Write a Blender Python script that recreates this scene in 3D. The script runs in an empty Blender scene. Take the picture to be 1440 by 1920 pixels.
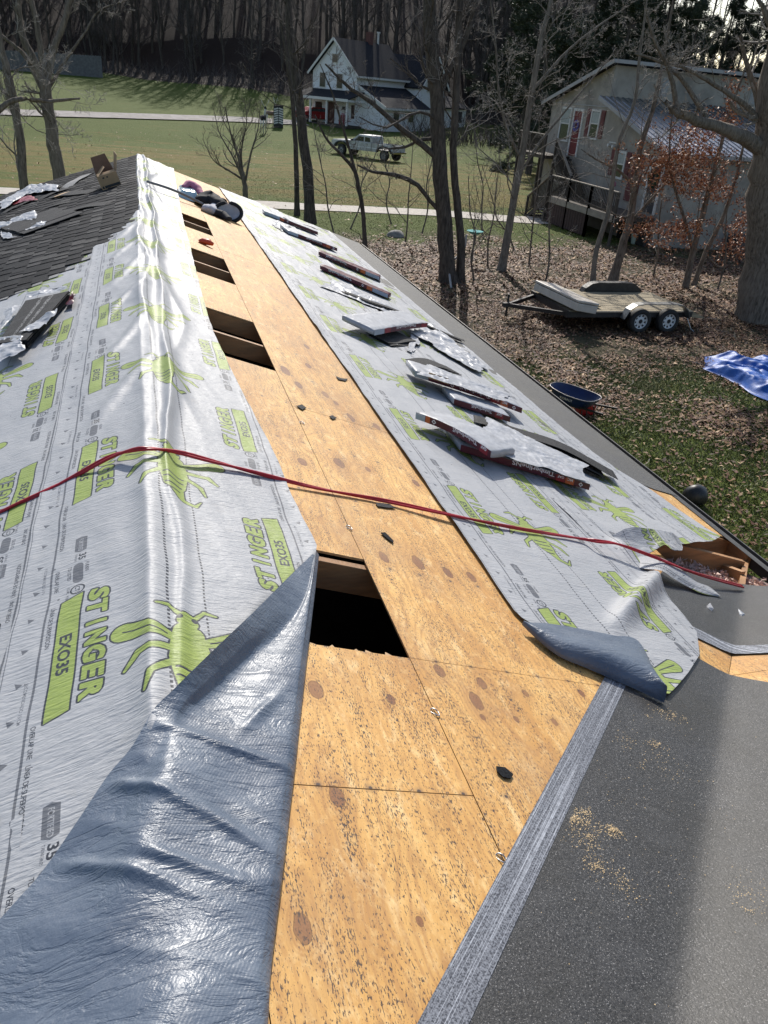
import bpy, math, random
import numpy as np
from mathutils import Matrix, Vector

random.seed(7)
RNG = np.random.default_rng(11)
S = bpy.context.scene
COL = S.collection

# ------------------------------------------------------------------ camera
CAMR = np.array([[0.9590849679625469, 0.07140917888604834, -0.27396487489940763],
                 [-0.2731850973526634, 0.4874913516824946, -0.8292901083980172],
                 [0.0743365806063, 0.8702027967665852, 0.48705355070230204]])
CAMP = np.array([0.0, 0.0, 5.4])
FPX = 1427.17
cd = bpy.data.cameras.new("camera")
cd.sensor_fit = 'VERTICAL'
cd.sensor_height = 24.0
cd.lens = FPX / 1920.0 * 24.0
cd.clip_start = 0.05
cd.clip_end = 1500
cam = bpy.data.objects.new("camera", cd)
COL.objects.link(cam)
M = Matrix([list(r) for r in CAMR]).to_4x4()
M.translation = Vector(CAMP)
cam.matrix_world = M
S.camera = cam

# ------------------------------------------------------------------ light
SUN_AZ, SUN_EL = math.radians(12), math.radians(37)
w = bpy.data.worlds.new("World")
S.world = w
w.use_nodes = True
nt = w.node_tree
nt.nodes.clear()
sky = nt.nodes.new("ShaderNodeTexSky")
sky.sky_type = 'NISHITA'
sky.sun_disc = False
sky.sun_elevation = SUN_EL
sky.sun_rotation = SUN_AZ
sky.air_density = 1.0
sky.dust_density = 1.6
sky.ozone_density = 1.0
bg = nt.nodes.new("ShaderNodeBackground")
bg.inputs[1].default_value = 0.15
wo = nt.nodes.new("ShaderNodeOutputWorld")
nt.links.new(sky.outputs[0], bg.inputs[0])
nt.links.new(bg.outputs[0], wo.inputs[0])
sd = bpy.data.lights.new("sun", 'SUN')
sd.energy = 4.6
sd.angle = math.radians(0.55)
sd.color = (1.0, 0.955, 0.88)
sun = bpy.data.objects.new("sun", sd)
COL.objects.link(sun)
sdir = Vector((math.sin(SUN_AZ) * math.cos(SUN_EL), math.cos(SUN_AZ) * math.cos(SUN_EL), math.sin(SUN_EL)))
sun.rotation_euler = sdir.to_track_quat('Z', 'Y').to_euler()
sun.location = (20, 60, 60)
S.view_settings.view_transform = 'Standard'
S.view_settings.look = 'None'
S.view_settings.gamma = 1
S.view_settings.exposure = 0.12
S.view_settings.use_curve_mapping = False
S.cycles.max_bounces = 6
S.cycles.transparent_max_bounces = 6

# ------------------------------------------------------------------ helpers
def ray(px, py):
    return CAMR @ np.array([px - 720.0, -(py - 960.0), -FPX])

ZR, XR, YG, SL = 3.9, -0.0745, -0.415, 1 / 3.0     # ridge height, ridge x, cross-gable ridge y, slope

def top(x, y):
    """height of the roof surface (main gable along y, cross gable towards +x)"""
    x = np.asarray(x, float); y = np.asarray(y, float)
    z = ZR - np.abs(x - XR) * SL
    zg = ZR - np.abs(y - YG) * SL
    return np.where(x > XR, np.maximum(z, zg), z)

def rp(px, py, off=0.0):
    """point of the roof (raised by off) seen at a pixel of the photograph"""
    d = ray(px, py); best = None
    for a, b, c in ((-SL, 0, ZR + XR * SL), (SL, 0, ZR - XR * SL), (0, -SL, ZR + YG * SL)):
        den = d[2] - a * d[0] - b * d[1]
        t = (c + off - CAMP[2]) / den
        if t <= 0: continue
        P = CAMP + t * d
        if abs(float(top(P[0], P[1])) + off - P[2]) < 2e-3 and (best is None or t < best[0]):
            best = (t, P)
    return best[1]

def hz(px, py, z=0.0):
    d = ray(px, py); return CAMP + d * (z - CAMP[2]) / d[2]

def hy(px, py, y):
    d = ray(px, py); return CAMP + d * y / d[1]

def hx(px, py, x):
    d = ray(px, py); return CAMP + d * x / d[0]

def obj(name, me, parent=None, mat=None, loc=None):
    o = bpy.data.objects.new(name, me)
    COL.objects.link(o)
    if mat is not None and me is not None and len(me.materials) == 0:
        for m in (mat if isinstance(mat, (list, tuple)) else [mat]):
            me.materials.append(m)
    if loc is not None: o.location = loc
    if parent is not None: o.parent = parent
    return o

def tag(o, label=None, cat=None, group=None, kind=None):
    if label: o['label'] = label
    if cat: o['category'] = cat
    if group: o['group'] = group
    if kind: o['kind'] = kind
    return o

def thing(name, label, cat, loc=(0, 0, 0), rz=0.0, group=None):
    o = bpy.data.objects.new(name, None)
    COL.objects.link(o)
    o.empty_display_size = 0.2
    o.location = loc
    o.rotation_euler = (0, 0, rz)
    return tag(o, label, cat, group)

def mk(name, v, f, smooth=False, uv=None, mi=None):
    """mesh from arrays; f: (n,3) or (n,4) int array or list of tuples"""
    me = bpy.data.meshes.new(name)
    v = np.asarray(v, dtype=np.float32).reshape(-1, 3)
    if isinstance(f, np.ndarray):
        n, k = f.shape
        me.vertices.add(len(v)); me.vertices.foreach_set('co', v.ravel())
        me.loops.add(n * k); me.loops.foreach_set('vertex_index', f.astype(np.int32).ravel())
        me.polygons.add(n)
        me.polygons.foreach_set('loop_start', np.arange(0, n * k, k, dtype=np.int32))
        me.polygons.foreach_set('loop_total', np.full(n, k, dtype=np.int32))
        me.update(calc_edges=True)
    else:
        me.from_pydata([tuple(map(float, p)) for p in v], [], [tuple(map(int, q)) for q in f])
        me.update()
    if smooth:
        me.polygons.foreach_set('use_smooth', np.ones(len(me.polygons), dtype=bool))
    if uv is not None:
        uvl = me.uv_layers.new(name='UVMap')
        li = np.empty(len(me.loops), dtype=np.int32); me.loops.foreach_get('vertex_index', li)
        uvl.data.foreach_set('uv', np.asarray(uv, dtype=np.float32)[li].ravel())
    if mi is not None:
        me.polygons.foreach_set('material_index', np.asarray(mi, dtype=np.int32))
    return me

class MB:
    """collects simple solids into one mesh"""
    def __init__(s): s.v = []; s.f = []; s.m = []
    def add(s, v, f, m=0):
        n = len(s.v); s.v += [tuple(map(float, p)) for p in v]; s.f += [tuple(int(i) + n for i in q) for q in f]; s.m += [m] * len(f); return s
    def box(s, a, b, m=0):
        x0, x1 = sorted((a[0], b[0])); y0, y1 = sorted((a[1], b[1])); z0, z1 = sorted((a[2], b[2]))
        v = [(x0, y0, z0), (x1, y0, z0), (x1, y1, z0), (x0, y1, z0), (x0, y0, z1), (x1, y0, z1), (x1, y1, z1), (x0, y1, z1)]
        return s.add(v, [(0, 3, 2, 1), (4, 5, 6, 7), (0, 1, 5, 4), (1, 2, 6, 5), (2, 3, 7, 6), (3, 0, 4, 7)], m)
    def hexa(s, v, m=0):
        return s.add(v, [(0, 3, 2, 1), (4, 5, 6, 7), (0, 1, 5, 4), (1, 2, 6, 5), (2, 3, 7, 6), (3, 0, 4, 7)], m)
    def bar(s, p, q, w_, h_, m=0, up=(0, 0, 1)):
        p = np.array(p, float); q = np.array(q, float); d = q - p; d /= np.linalg.norm(d)
        u = np.cross(d, up); 
        if np.linalg.norm(u) < 1e-6: u = np.cross(d, (1, 0, 0))
        u /= np.linalg.norm(u); n = np.cross(u, d)
        u = u * w_ / 2; n = n * h_ / 2
        v = [p - u - n, p + u - n, q + u - n, q - u - n, p - u + n, p + u + n, q + u + n, q - u + n]
        return s.hexa(v, m)
    def tube(s, pts, r, k=8, m=0, cap=True):
        v, f = tube_arrays(pts, r, k, cap); return s.add(v, f, m)
    def prism(s, poly, d, m=0):
        """poly: list of 3-D points (planar), extruded by vector d"""
        n = len(poly); d = np.array(d, float); a = [np.array(p, float) for p in poly]
        v = a + [p + d for p in a]
        f = [tuple(range(n))[::-1], tuple(range(n, 2 * n))] + [(i, (i + 1) % n, n + (i + 1) % n, n + i) for i in range(n)]
        return s.add(v, f, m)
    def cyl(s, c, r, h, k=16, m=0, axis=2, r2=None):
        c = np.array(c, float); r2 = r if r2 is None else r2
        v = []; ax = [(1, 2), (0, 2), (0, 1)][axis]
        for (rr, t) in ((r, 0), (r2, h)):
            for i in range(k):
                a = 2 * math.pi * i / k; p = c.copy(); p[axis] += t
                p[ax[0]] += rr * math.cos(a); p[ax[1]] += rr * math.sin(a); v.append(p)
        f = [tuple(range(k)), tuple(range(k, 2 * k))] + [(i, (i + 1) % k, k + (i + 1) % k, k + i) for i in range(k)]
        return s.add(v, f, m)
    def build(s, name, mat, parent=None, smooth=False, bevel=0.0, seg=2):
        me = mk(name, s.v, s.f, smooth, mi=s.m)
        import bmesh
        bm = bmesh.new(); bm.from_mesh(me); bmesh.ops.recalc_face_normals(bm, faces=bm.faces)
        if bevel > 0:
            bmesh.ops.bevel(bm, geom=[e for e in bm.edges if e.is_manifold and e.calc_face_angle(0) > 0.5], offset=bevel, segments=seg, affect='EDGES', profile=0.5)
        bm.to_mesh(me); bm.free()
        return obj(name, me, parent, mat)

def tube_arrays(pts, r, k=8, cap=True):
    pts = np.asarray(pts, float); n = len(pts)
    r = np.full(n, r) if np.isscalar(r) else np.asarray(r, float)
    t = np.gradient(pts, axis=0); t /= np.linalg.norm(t, axis=1)[:, None] + 1e-12
    ref = np.array([0, 0, 1.0]) if abs(t[0][2]) < 0.9 else np.array([1.0, 0, 0])
    u = np.cross(t, ref); u /= np.linalg.norm(u, axis=1)[:, None] + 1e-9
    b = np.cross(t, u)
    a = np.arange(k) * 2 * math.pi / k
    ring = np.cos(a)[None, :, None] * u[:, None, :] + np.sin(a)[None, :, None] * b[:, None, :]
    v = (pts[:, None, :] + ring * r[:, None, None]).reshape(-1, 3)
    f = []
    for i in range(n - 1):
        for j in range(k):
            f.append((i * k + j, i * k + (j + 1) % k, (i + 1) * k + (j + 1) % k, (i + 1) * k + j))
    if cap:
        f.append(tuple(range(k))[::-1]); f.append(tuple(range((n - 1) * k, n * k)))
    return v, f

def smoothpath(pts, n=8):
    """Catmull-Rom through points"""
    P = [np.array(p, float) for p in pts]; P = [2 * P[0] - P[1]] + P + [2 * P[-1] - P[-2]]
    out = []
    for i in range(1, len(P) - 2):
        for j in range(n):
            t = j / n
            out.append(0.5 * ((2 * P[i]) + (-P[i - 1] + P[i + 1]) * t + (2 * P[i - 1] - 5 * P[i] + 4 * P[i + 1] - P[i + 2]) * t * t + (-P[i - 1] + 3 * P[i] - 3 * P[i + 1] + P[i + 2]) * t ** 3))
    out.append(P[-2]); return np.array(out)

def _h(ix, iy, seed):
    n = (ix.astype(np.int64) * 374761393 + iy.astype(np.int64) * 668265263 + seed * 974711) & 0x7fffffff
    n = ((n ^ (n >> 13)) * 1274126177) & 0x7fffffff
    return ((n ^ (n >> 16)) & 0xffff) / 65535.0

def vn(x, y, seed=0):
    """smooth value noise in 0..1"""
    x = np.asarray(x, float); y = np.asarray(y, float); x, y = np.broadcast_arrays(x, y)
    ix = np.floor(x); iy = np.floor(y); fx = x - ix; fy = y - iy
    fx = fx * fx * (3 - 2 * fx); fy = fy * fy * (3 - 2 * fy)
    a = _h(ix, iy, seed); b = _h(ix + 1, iy, seed); c = _h(ix, iy + 1, seed); d = _h(ix + 1, iy + 1, seed)
    return (a * (1 - fx) + b * fx) * (1 - fy) + (c * (1 - fx) + d * fx) * fy

def fbm(x, y, seed=0, o=4):
    s = 0; a = 0.5
    for i in range(o):
        s = s + a * vn(x * 2 ** i, y * 2 ** i, seed + i * 17); a *= 0.5
    return s

def sst(x, a, b):
    t = np.clip((np.asarray(x, float) - a) / (b - a), 0, 1); return t * t * (3 - 2 * t)

def grid(name, P, uv=None, mask=None, mat=None, parent=None, smooth=True):
    """P (nv,nu,3) array -> mesh; mask (nv-1,nu-1) keeps cells"""
    nv, nu = P.shape[:2]
    i = np.arange(nv * nu).reshape(nv, nu)
    q = np.stack([i[:-1, :-1], i[:-1, 1:], i[1:, 1:], i[1:, :-1]], -1)
    if mask is not None: q = q[mask]
    q = q.reshape(-1, 4)
    used = np.unique(q); re = np.full(nv * nu, -1); re[used] = np.arange(len(used))
    me = mk(name, P.reshape(-1, 3)[used], re[q], smooth, uv=None if uv is None else uv.reshape(-1, 2)[used])
    return obj(name, me, parent, mat)

# ------------------------------------------------------------------ materials
def newmat(name):
    m = bpy.data.materials.new(name); m.use_nodes = True
    m.node_tree.nodes.clear(); return m, NB(m.node_tree)

class NB:
    def __init__(s, t):
        s.t = t
    def n(s, kind, **kw):
        nd = s.t.nodes.new(kind)
        for k, v in kw.items(): setattr(nd, k, v)
        return nd
    def put(s, sock, v):
        if v is None: return
        if isinstance(v, bpy.types.NodeSocket): s.t.links.new(v, sock)
        else:
            if sock.type == 'RGBA' and not np.isscalar(v) and len(v) == 3: v = (*v, 1)
            sock.default_value = v
    def math(s, op, a, b=None, c=None, clamp=False):
        nd = s.n("ShaderNodeMath", operation=op, use_clamp=clamp)
        s.put(nd.inputs[0], a); s.put(nd.inputs[1], b)
        if c is not None: s.put(nd.inputs[2], c)
        return nd.outputs[0]
    def vmath(s, op, a, b=None, out=0):
        nd = s.n("ShaderNodeVectorMath", operation=op); s.put(nd.inputs[0], a)
        if b is not None: s.put(nd.inputs[1], b)
        return nd.outputs[out]
    def mix(s, f, a, b, mode='MIX'):
        nd = s.n("ShaderNodeMix", data_type='RGBA', blend_type=mode)
        s.put(nd.inputs[0], f); s.put(nd.inputs[6], a); s.put(nd.inputs[7], b); return nd.outputs[2]
    def ramp(s, f, stops, interp='LINEAR'):
        nd = s.n("ShaderNodeValToRGB"); cr = nd.color_ramp; cr.interpolation = interp
        while len(cr.elements) < len(stops): cr.elements.new(0.5)
        for e, (p, c) in zip(cr.elements, stops):
            e.position = p; e.color = (c, c, c, 1) if np.isscalar(c) else (*c, 1)
        s.put(nd.inputs[0], f); return nd.outputs[0]
    def pos(s): return s.n("ShaderNodeNewGeometry").outputs['Position']
    def uv(s): return s.n("ShaderNodeTexCoord").outputs['UV']
    def obj(s): return s.n("ShaderNodeTexCoord").outputs['Object']
    def rnd(s): return s.n("ShaderNodeObjectInfo").outputs['Random']
    def scale(s, v, sc, off=(0, 0, 0), rot=(0, 0, 0)):
        nd = s.n("ShaderNodeMapping"); s.put(nd.inputs[0], v); nd.inputs['Scale'].default_value = sc
        nd.inputs['Location'].default_value = off; nd.inputs['Rotation'].default_value = rot; return nd.outputs[0]
    def noise(s, v, sc=1.0, det=3, rough=0.5, dist=0.0, out=0):
        nd = s.n("ShaderNodeTexNoise"); s.put(nd.inputs['Vector'], v)
        nd.inputs['Scale'].default_value = sc; nd.inputs['Detail'].default_value = det
        nd.inputs['Roughness'].default_value = rough; nd.inputs['Distortion'].default_value = dist; return nd.outputs[out]
    def vor(s, v, sc=1.0, feat='F1', out=0, rnd=1.0):
        nd = s.n("ShaderNodeTexVoronoi", feature=feat); s.put(nd.inputs['Vector'], v); nd.inputs['Scale'].default_value = sc
        nd.inputs['Randomness'].default_value = rnd; return nd.outputs[out]
    def bump(s, h, st=0.3, dist=0.01, normal=None):
        nd = s.n("ShaderNodeBump"); s.put(nd.inputs['Height'], h); nd.inputs['Strength'].default_value = st
        nd.inputs['Distance'].default_value = dist
        if normal is not None: s.put(nd.inputs['Normal'], normal)
        return nd.outputs[0]
    def bsdf(s, color, rough=0.6, metal=0.0, normal=None, spec=0.5, **kw):
        b = s.n("ShaderNodeBsdfPrincipled"); s.put(b.inputs['Base Color'], color); s.put(b.inputs['Roughness'], rough)
        s.put(b.inputs['Metallic'], metal); b.inputs['Specular IOR Level'].default_value = spec
        if normal is not None: s.put(b.inputs['Normal'], normal)
        for k, v in kw.items(): s.put(b.inputs[k.replace('_', ' ')], v)
        o = s.n("ShaderNodeOutputMaterial"); s.t.links.new(b.outputs[0], o.inputs[0]); return b
    def sep(s, v):
        nd = s.n("ShaderNodeSeparateXYZ"); s.put(nd.inputs[0], v); return nd.outputs
    def comb(s, x, y, z=0.0):
        nd = s.n("ShaderNodeCombineXYZ"); s.put(nd.inputs[0], x); s.put(nd.inputs[1], y); s.put(nd.inputs[2], z); return nd.outputs[0]

def simple(name, col, rough=0.6, metal=0.0, var=0.15, sc=8.0, spec=0.5, bump=0.0, bsc=60.0, coord='obj', stretch=(1, 1, 1), dirt=None):
    """a colour with uneven tone and fine relief"""
    m, b = newmat(name)
    v = b.scale(getattr(b, coord)(), stretch)
    n = b.noise(v, sc, 4, 0.6)
    c0 = tuple(max(0, c * (1 - var)) for c in col); c1 = tuple(min(1, c * (1 + var)) for c in col)
    c = b.mix(b.ramp(n, [(0.3, 0), (0.7, 1)]), c0, c1)
    if dirt is not None:
        d = b.ramp(b.noise(v, sc * 0.35, 5, 0.65), [(0.5, 0), (0.68, 1)])
        c = b.mix(b.math('MULTIPLY', d, 0.7), c, dirt)
    nm = b.bump(b.noise(v, bsc, 3), bump, 0.01) if bump else None
    b.bsdf(c, rough, metal, nm, spec)
    return m

def granule_mat(name, base, speck=(0.22, 0.21, 0.2), dens=0.62, stain=(0.05, 0.045, 0.03), sheen=0.5, rough=0.7):
    m, b = newmat(name)
    p = b.pos()
    n1 = b.noise(p, 130, 3, 0.85); n2 = b.noise(p, 240, 1, 0.5); big = b.noise(p, 2.2, 4, 0.6)
    c = b.mix(b.ramp(n1, [(0.40, 0), (0.60, 1)]), tuple(x * 0.35 for x in base), tuple(x * 1.75 for x in base))
    c = b.mix(b.ramp(n2, [(dens, 0), (dens + 0.08, 1)]), c, speck)
    c = b.mix(b.math('MULTIPLY', b.ramp(big, [(0.42, 0), (0.7, 1)]), 0.55), c, stain)
    scf = b.ramp(b.noise(b.scale(p, (5, 9, 5), rot=(0, 0, .7)), 1.0, 6, 0.75, 0.6), [(0.52, 0), (0.70, 0.30)])
    c = b.mix(scf, c, tuple(x * 2.6 + .01 for x in base))
    nm = b.bump(n1, 0.7, 0.003)
    b.bsdf(c, rough, 0, nm, sheen)
    return m

def wood_dots(b, p):
    """dark mildew dashes lined up with the grain (y)"""
    d1 = b.noise(b.scale(p, (260, 70, 95)), 1.0, 3, 0.65)
    patch = b.noise(b.scale(p, (22, 2.6, 7)), 1.0, 5, 0.8)
    th = b.math('ADD', b.math('MULTIPLY', patch, -0.52), 0.850)
    k = b.math('GREATER_THAN', d1, th)
    return k

KNOTS = []
def plywood_mat(name, knots=(), warm=1.0):
    m, b = newmat(name)
    p = b.pos()
    xyz = b.sep(p)
    P2 = b.comb(xyz[0], xyz[1], 0.0)
    wob = b.noise(b.scale(P2, (2.2, 0.8, 1)), 1.0, 3, 0.55)
    kd = None
    gx = b.math('ADD', b.math('MULTIPLY', xyz[0], 1.0), b.math('MULTIPLY', wob, 0.55))
    for (kx, ky, rx, ry) in knots:
        q = b.vmath('DIVIDE', b.vmath('SUBTRACT', P2, (kx, ky, 0)), (rx, ry, 1))
        l = b.vmath('LENGTH', q, out=1)
        kd = l if kd is None else b.math('MINIMUM', kd, l)
        pull = b.math('DIVIDE', 0.035 * rx / 0.03, b.math('ADD', 1.0, b.math('MULTIPLY', l, l)))
        gx = b.math('ADD', gx, pull)
    # sparse random knots everywhere
    vo = b.n("ShaderNodeTexVoronoi"); b.put(vo.inputs['Vector'], b.scale(P2, (2.4, 1.5, 1))); vo.inputs['Scale'].default_value = 1.0
    rc = b.sep(vo.outputs['Color'])
    d = b.math('ADD', vo.outputs['Distance'], b.math('MULTIPLY', b.math('LESS_THAN', rc[0], 0.45), 9.0))
    d = b.math('DIVIDE', d, 0.062)
    if not knots: kd = d
    else: kd = b.math('MINIMUM', kd, b.math('ADD', d, 0.0)) if name.endswith('far') else kd
    gx = b.math('ADD', gx, b.math('DIVIDE', 0.03, b.math('ADD', 1.0, b.math('MULTIPLY', d, 0.4)))) if not knots else gx
    rings = b.math('SINE', b.math('MULTIPLY', gx, 210.0))
    rings = b.math('MULTIPLY_ADD', rings, 0.5, 0.5)
    fine = b.noise(b.scale(P2, (220, 9, 1)), 1.0, 3, 0.65)
    tone = b.noise(b.scale(P2, (3.0, 0.7, 1)), 1.0, 4, 0.6)
    flake = b.noise(b.scale(P2, (26, 16, 1)), 1.0, 4, 0.75)
    c = b.mix(b.ramp(tone, [(0.35, 0), (0.66, 1)]), (0.70, 0.41, 0.128), (0.50, 0.25, 0.068))
    c = b.mix(b.math('MULTIPLY', b.ramp(rings, [(0.5, 0), (1, 1)]), b.ramp(wob, [(0.3, 0.25), (0.75, 0.85)])), c, (0.43, 0.215, 0.07))
    c = b.mix(b.math('MULTIPLY', b.ramp(fine, [(0.5, 0), (0.8, 1)]), 0.5), c, (0.40, 0.22, 0.09))
    c = b.mix(b.ramp(flake, [(0.52, 0), (0.72, 0.6)]), c, (0.80, 0.54, 0.22))
    mid = b.noise(b.scale(P2, (13, 5, 1)), 1.0, 6, 0.78, 0.5)
    c = b.mix(b.ramp(mid, [(0.30, 0.62), (0.46, 0)]), c, (0.34, 0.165, 0.055))
    c = b.mix(b.ramp(mid, [(0.54, 0), (0.68, 0.7)]), c, (0.84, 0.60, 0.29))
    # knots
    halo = b.ramp(b.math('MULTIPLY', kd, 0.25), [(0.22, 1), (0.75, 0)])
    kr = b.math('MULTIPLY_ADD', b.math('SINE', b.math('ADD', b.math('MULTIPLY', kd, 17.0), b.math('MULTIPLY', b.noise(P2, 14, 2), 9.0))), 0.5, 0.5)
    c = b.mix(b.math('MULTIPLY', halo, b.math('MULTIPLY_ADD', kr, 0.45, 0.25)), c, (0.36, 0.17, 0.055))
    kn = b.math('ADD', kd, b.math('MULTIPLY', b.math('SUBTRACT', b.noise(P2, 45, 3), 0.5), 0.5))
    core = b.math('MULTIPLY', b.ramp(kn, [(0.80, 1), (1.0, 0)]), b.math('MULTIPLY_ADD', b.noise(P2, 3.5, 1), 0.9, 0.48, clamp=True))
    kc = b.mix(b.noise(P2, 160, 3), (0.10, 0.040, 0.020), (0.34, 0.155, 0.07))
    c = b.mix(core, c, kc)
    ringk = b.ramp(kn, [(0.8, 0), (0.97, 0.8), (1.13, 0)])
    c = b.mix(ringk, c, (0.10, 0.045, 0.02))
    k = wood_dots(b, P2)
    c = b.mix(b.math('MULTIPLY', k, 0.93), c, (0.045, 0.035, 0.035))
    smear = b.ramp(b.noise(b.scale(P2, (60, 14, 1)), 1.0, 4, 0.7), [(0.60, 0), (0.74, 0.55)])
    c = b.mix(smear, c, (0.16, 0.10, 0.065))
    c = b.mix(b.ramp(b.noise(b.scale(P2, (1.7, 1.1, 1)), 1.0, 5, 0.7), [(0.48, 0), (0.70, 0.5)]), c, (0.36, 0.215, 0.11))
    c = b.mix(b.ramp(b.noise(b.scale(P2, (9, 3, 1)), 1.0, 4, 0.7), [(0.60, 0), (0.72, 0.5)]), c, (0.30, 0.13, 0.045))
    # nail and staple holes in rows over the rafters
    fy = b.math('ABSOLUTE', b.math('SUBTRACT', b.math('FRACT', b.math('DIVIDE', b.math('SUBTRACT', xyz[1], 1.69), 0.6215)), 0.5))
    fx = b.math('ABSOLUTE', b.math('SUBTRACT', b.math('FRACT', b.math('DIVIDE', b.math('ADD', xyz[0], b.math('MULTIPLY', wob, 0.05)), 0.145)), 0.5))
    nail = b.math('SQRT', b.math('ADD', b.math('POWER', b.math('MULTIPLY', fy, 0.6215), 2.0), b.math('POWER', b.math('MULTIPLY', fx, 0.145), 2.0)))
    c = b.mix(b.ramp(nail, [(0.004, 1), (0.0075, 0)]), c, (0.03, 0.025, 0.025))
    c = b.mix(b.ramp(nail, [(0.004, 0.5), (0.02, 0)]), c, (0.12, 0.08, 0.06))
    r = b.n("ShaderNodeHueSaturation"); b.put(r.inputs['Color'], c); b.put(r.inputs['Value'], b.math('MULTIPLY_ADD', b.rnd(), 0.16, 0.92))
    r.inputs['Saturation'].default_value = 0.99
    h = b.math('ADD', b.math('MULTIPLY', fine, 0.5), b.math('MULTIPLY', b.math('SUBTRACT', 1.0, k), 0.4))
    b.bsdf(r.outputs[0], 0.62, 0, b.bump(h, 0.35, 0.004), 0.35)
    return m
# ------------------------------------------------------------------ lettering
_TX = {}
def glyphs(body, bold=0.0, shear=0.0):
    """triangles of a line of text, cap height 1, starting at x=0; returns verts (n,2), tris, width"""
    k = (body, bold, shear)
    if k in _TX: return _TX[k]
    cu = bpy.data.curves.new("text", 'FONT'); cu.body = body; cu.size = 1.0; cu.offset = bold; cu.shear = shear
    cu.resolution_u = 3
    o = bpy.data.objects.new("text", cu); COL.objects.link(o)
    dg = bpy.context.evaluated_depsgraph_get(); dg.update()
    me = o.evaluated_get(dg).to_mesh()
    me.calc_loop_triangles()
    v = np.array([(p.co.x, p.co.y) for p in me.vertices]); t = np.array([tuple(q.vertices) for q in me.loop_triangles])
    o.evaluated_get(dg).to_mesh_clear()
    bpy.data.objects.remove(o); bpy.data.curves.remove(cu)
    v[:, 0] -= v[:, 0].min(); cap = 0.73
    v = v / cap
    _TX[k] = (v, t, v[:, 0].max()); return _TX[k]

def letters(name, body, O, ux, uy, width, height, mat, parent, bold=0.0, shear=0.0):
    """flat lettering as a thin mesh: O corner, ux reading direction, uy up"""
    v, t, wd = glyphs(body, bold, shear)
    O = np.array(O, float); ux = np.array(ux, float); uy = np.array(uy, float)
    P = O + v[:, :1] / wd * width * ux + v[:, 1:] * height * uy
    return obj(name, mk(name, P, t), parent, mat)

# ------------------------------------------------------------------ the print on the roofing underlayment
TW, TH, PX = 1.22, 1.24, 1000          # roll width, repeat along the roll, pixels per metre
IW, IH = int(TW * PX), int(TH * PX)

def fillp(mask, pts):
    """even-odd fill, pts in metres (v across, y along); wraps along y"""
    pts = np.asarray(pts, float) * PX
    for dy in (-IH, 0, IH):
        q = pts + (0, dy)
        x0, x1 = int(max(0, math.floor(q[:, 0].min()))), int(min(IW, math.ceil(q[:, 0].max()) + 1))
        y0, y1 = int(max(0, math.floor(q[:, 1].min()))), int(min(IH, math.ceil(q[:, 1].max()) + 1))
        if x1 <= x0 or y1 <= y0: continue
        X, Y = np.meshgrid(np.arange(x0, x1) + 0.5, np.arange(y0, y1) + 0.5)
        ins = np.zeros(X.shape, bool); n = len(q)
        for i in range(n):
            xa, ya = q[i]; xb, yb = q[(i + 1) % n]
            if ya == yb: continue
            c = ((ya > Y) != (yb > Y)) & (X < (xb - xa) * (Y - ya) / (yb - ya) + xa)
            ins ^= c
        mask[y0:y1, x0:x1] |= ins

def dilate(m, r):
    o = m.copy()
    for dx in range(-r, r + 1):
        for dy in range(-r, r + 1):
            if dx * dx + dy * dy <= r * r + 1 and (dx or dy):
                o |= np.roll(np.roll(m, dy, 0), dx, 1)
    return o

def txt(mask, body, O, ux, uy, width, height, bold=0.0, shear=0.0):
    v, t, wd = glyphs(body, bold, shear)
    P = np.array(O) + v[:, :1] / wd * width * np.array(ux) + v[:, 1:] * height * np.array(uy)
    for tr in t: fillp(mask, P[tr])

def capsule(mask, a, b, ra, rb, n=10):
    a = np.array(a, float); b = np.array(b, float); d = b - a; an = math.atan2(d[1], d[0])
    pts = [b + rb * np.array([math.cos(an + t), math.sin(an + t)]) for t in np.linspace(-math.pi / 2, math.pi / 2, n)]
    pts += [a + ra * np.array([math.cos(an + t), math.sin(an + t)]) for t in np.linspace(math.pi / 2, 1.5 * math.pi, n)]
    fillp(mask, pts)

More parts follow.
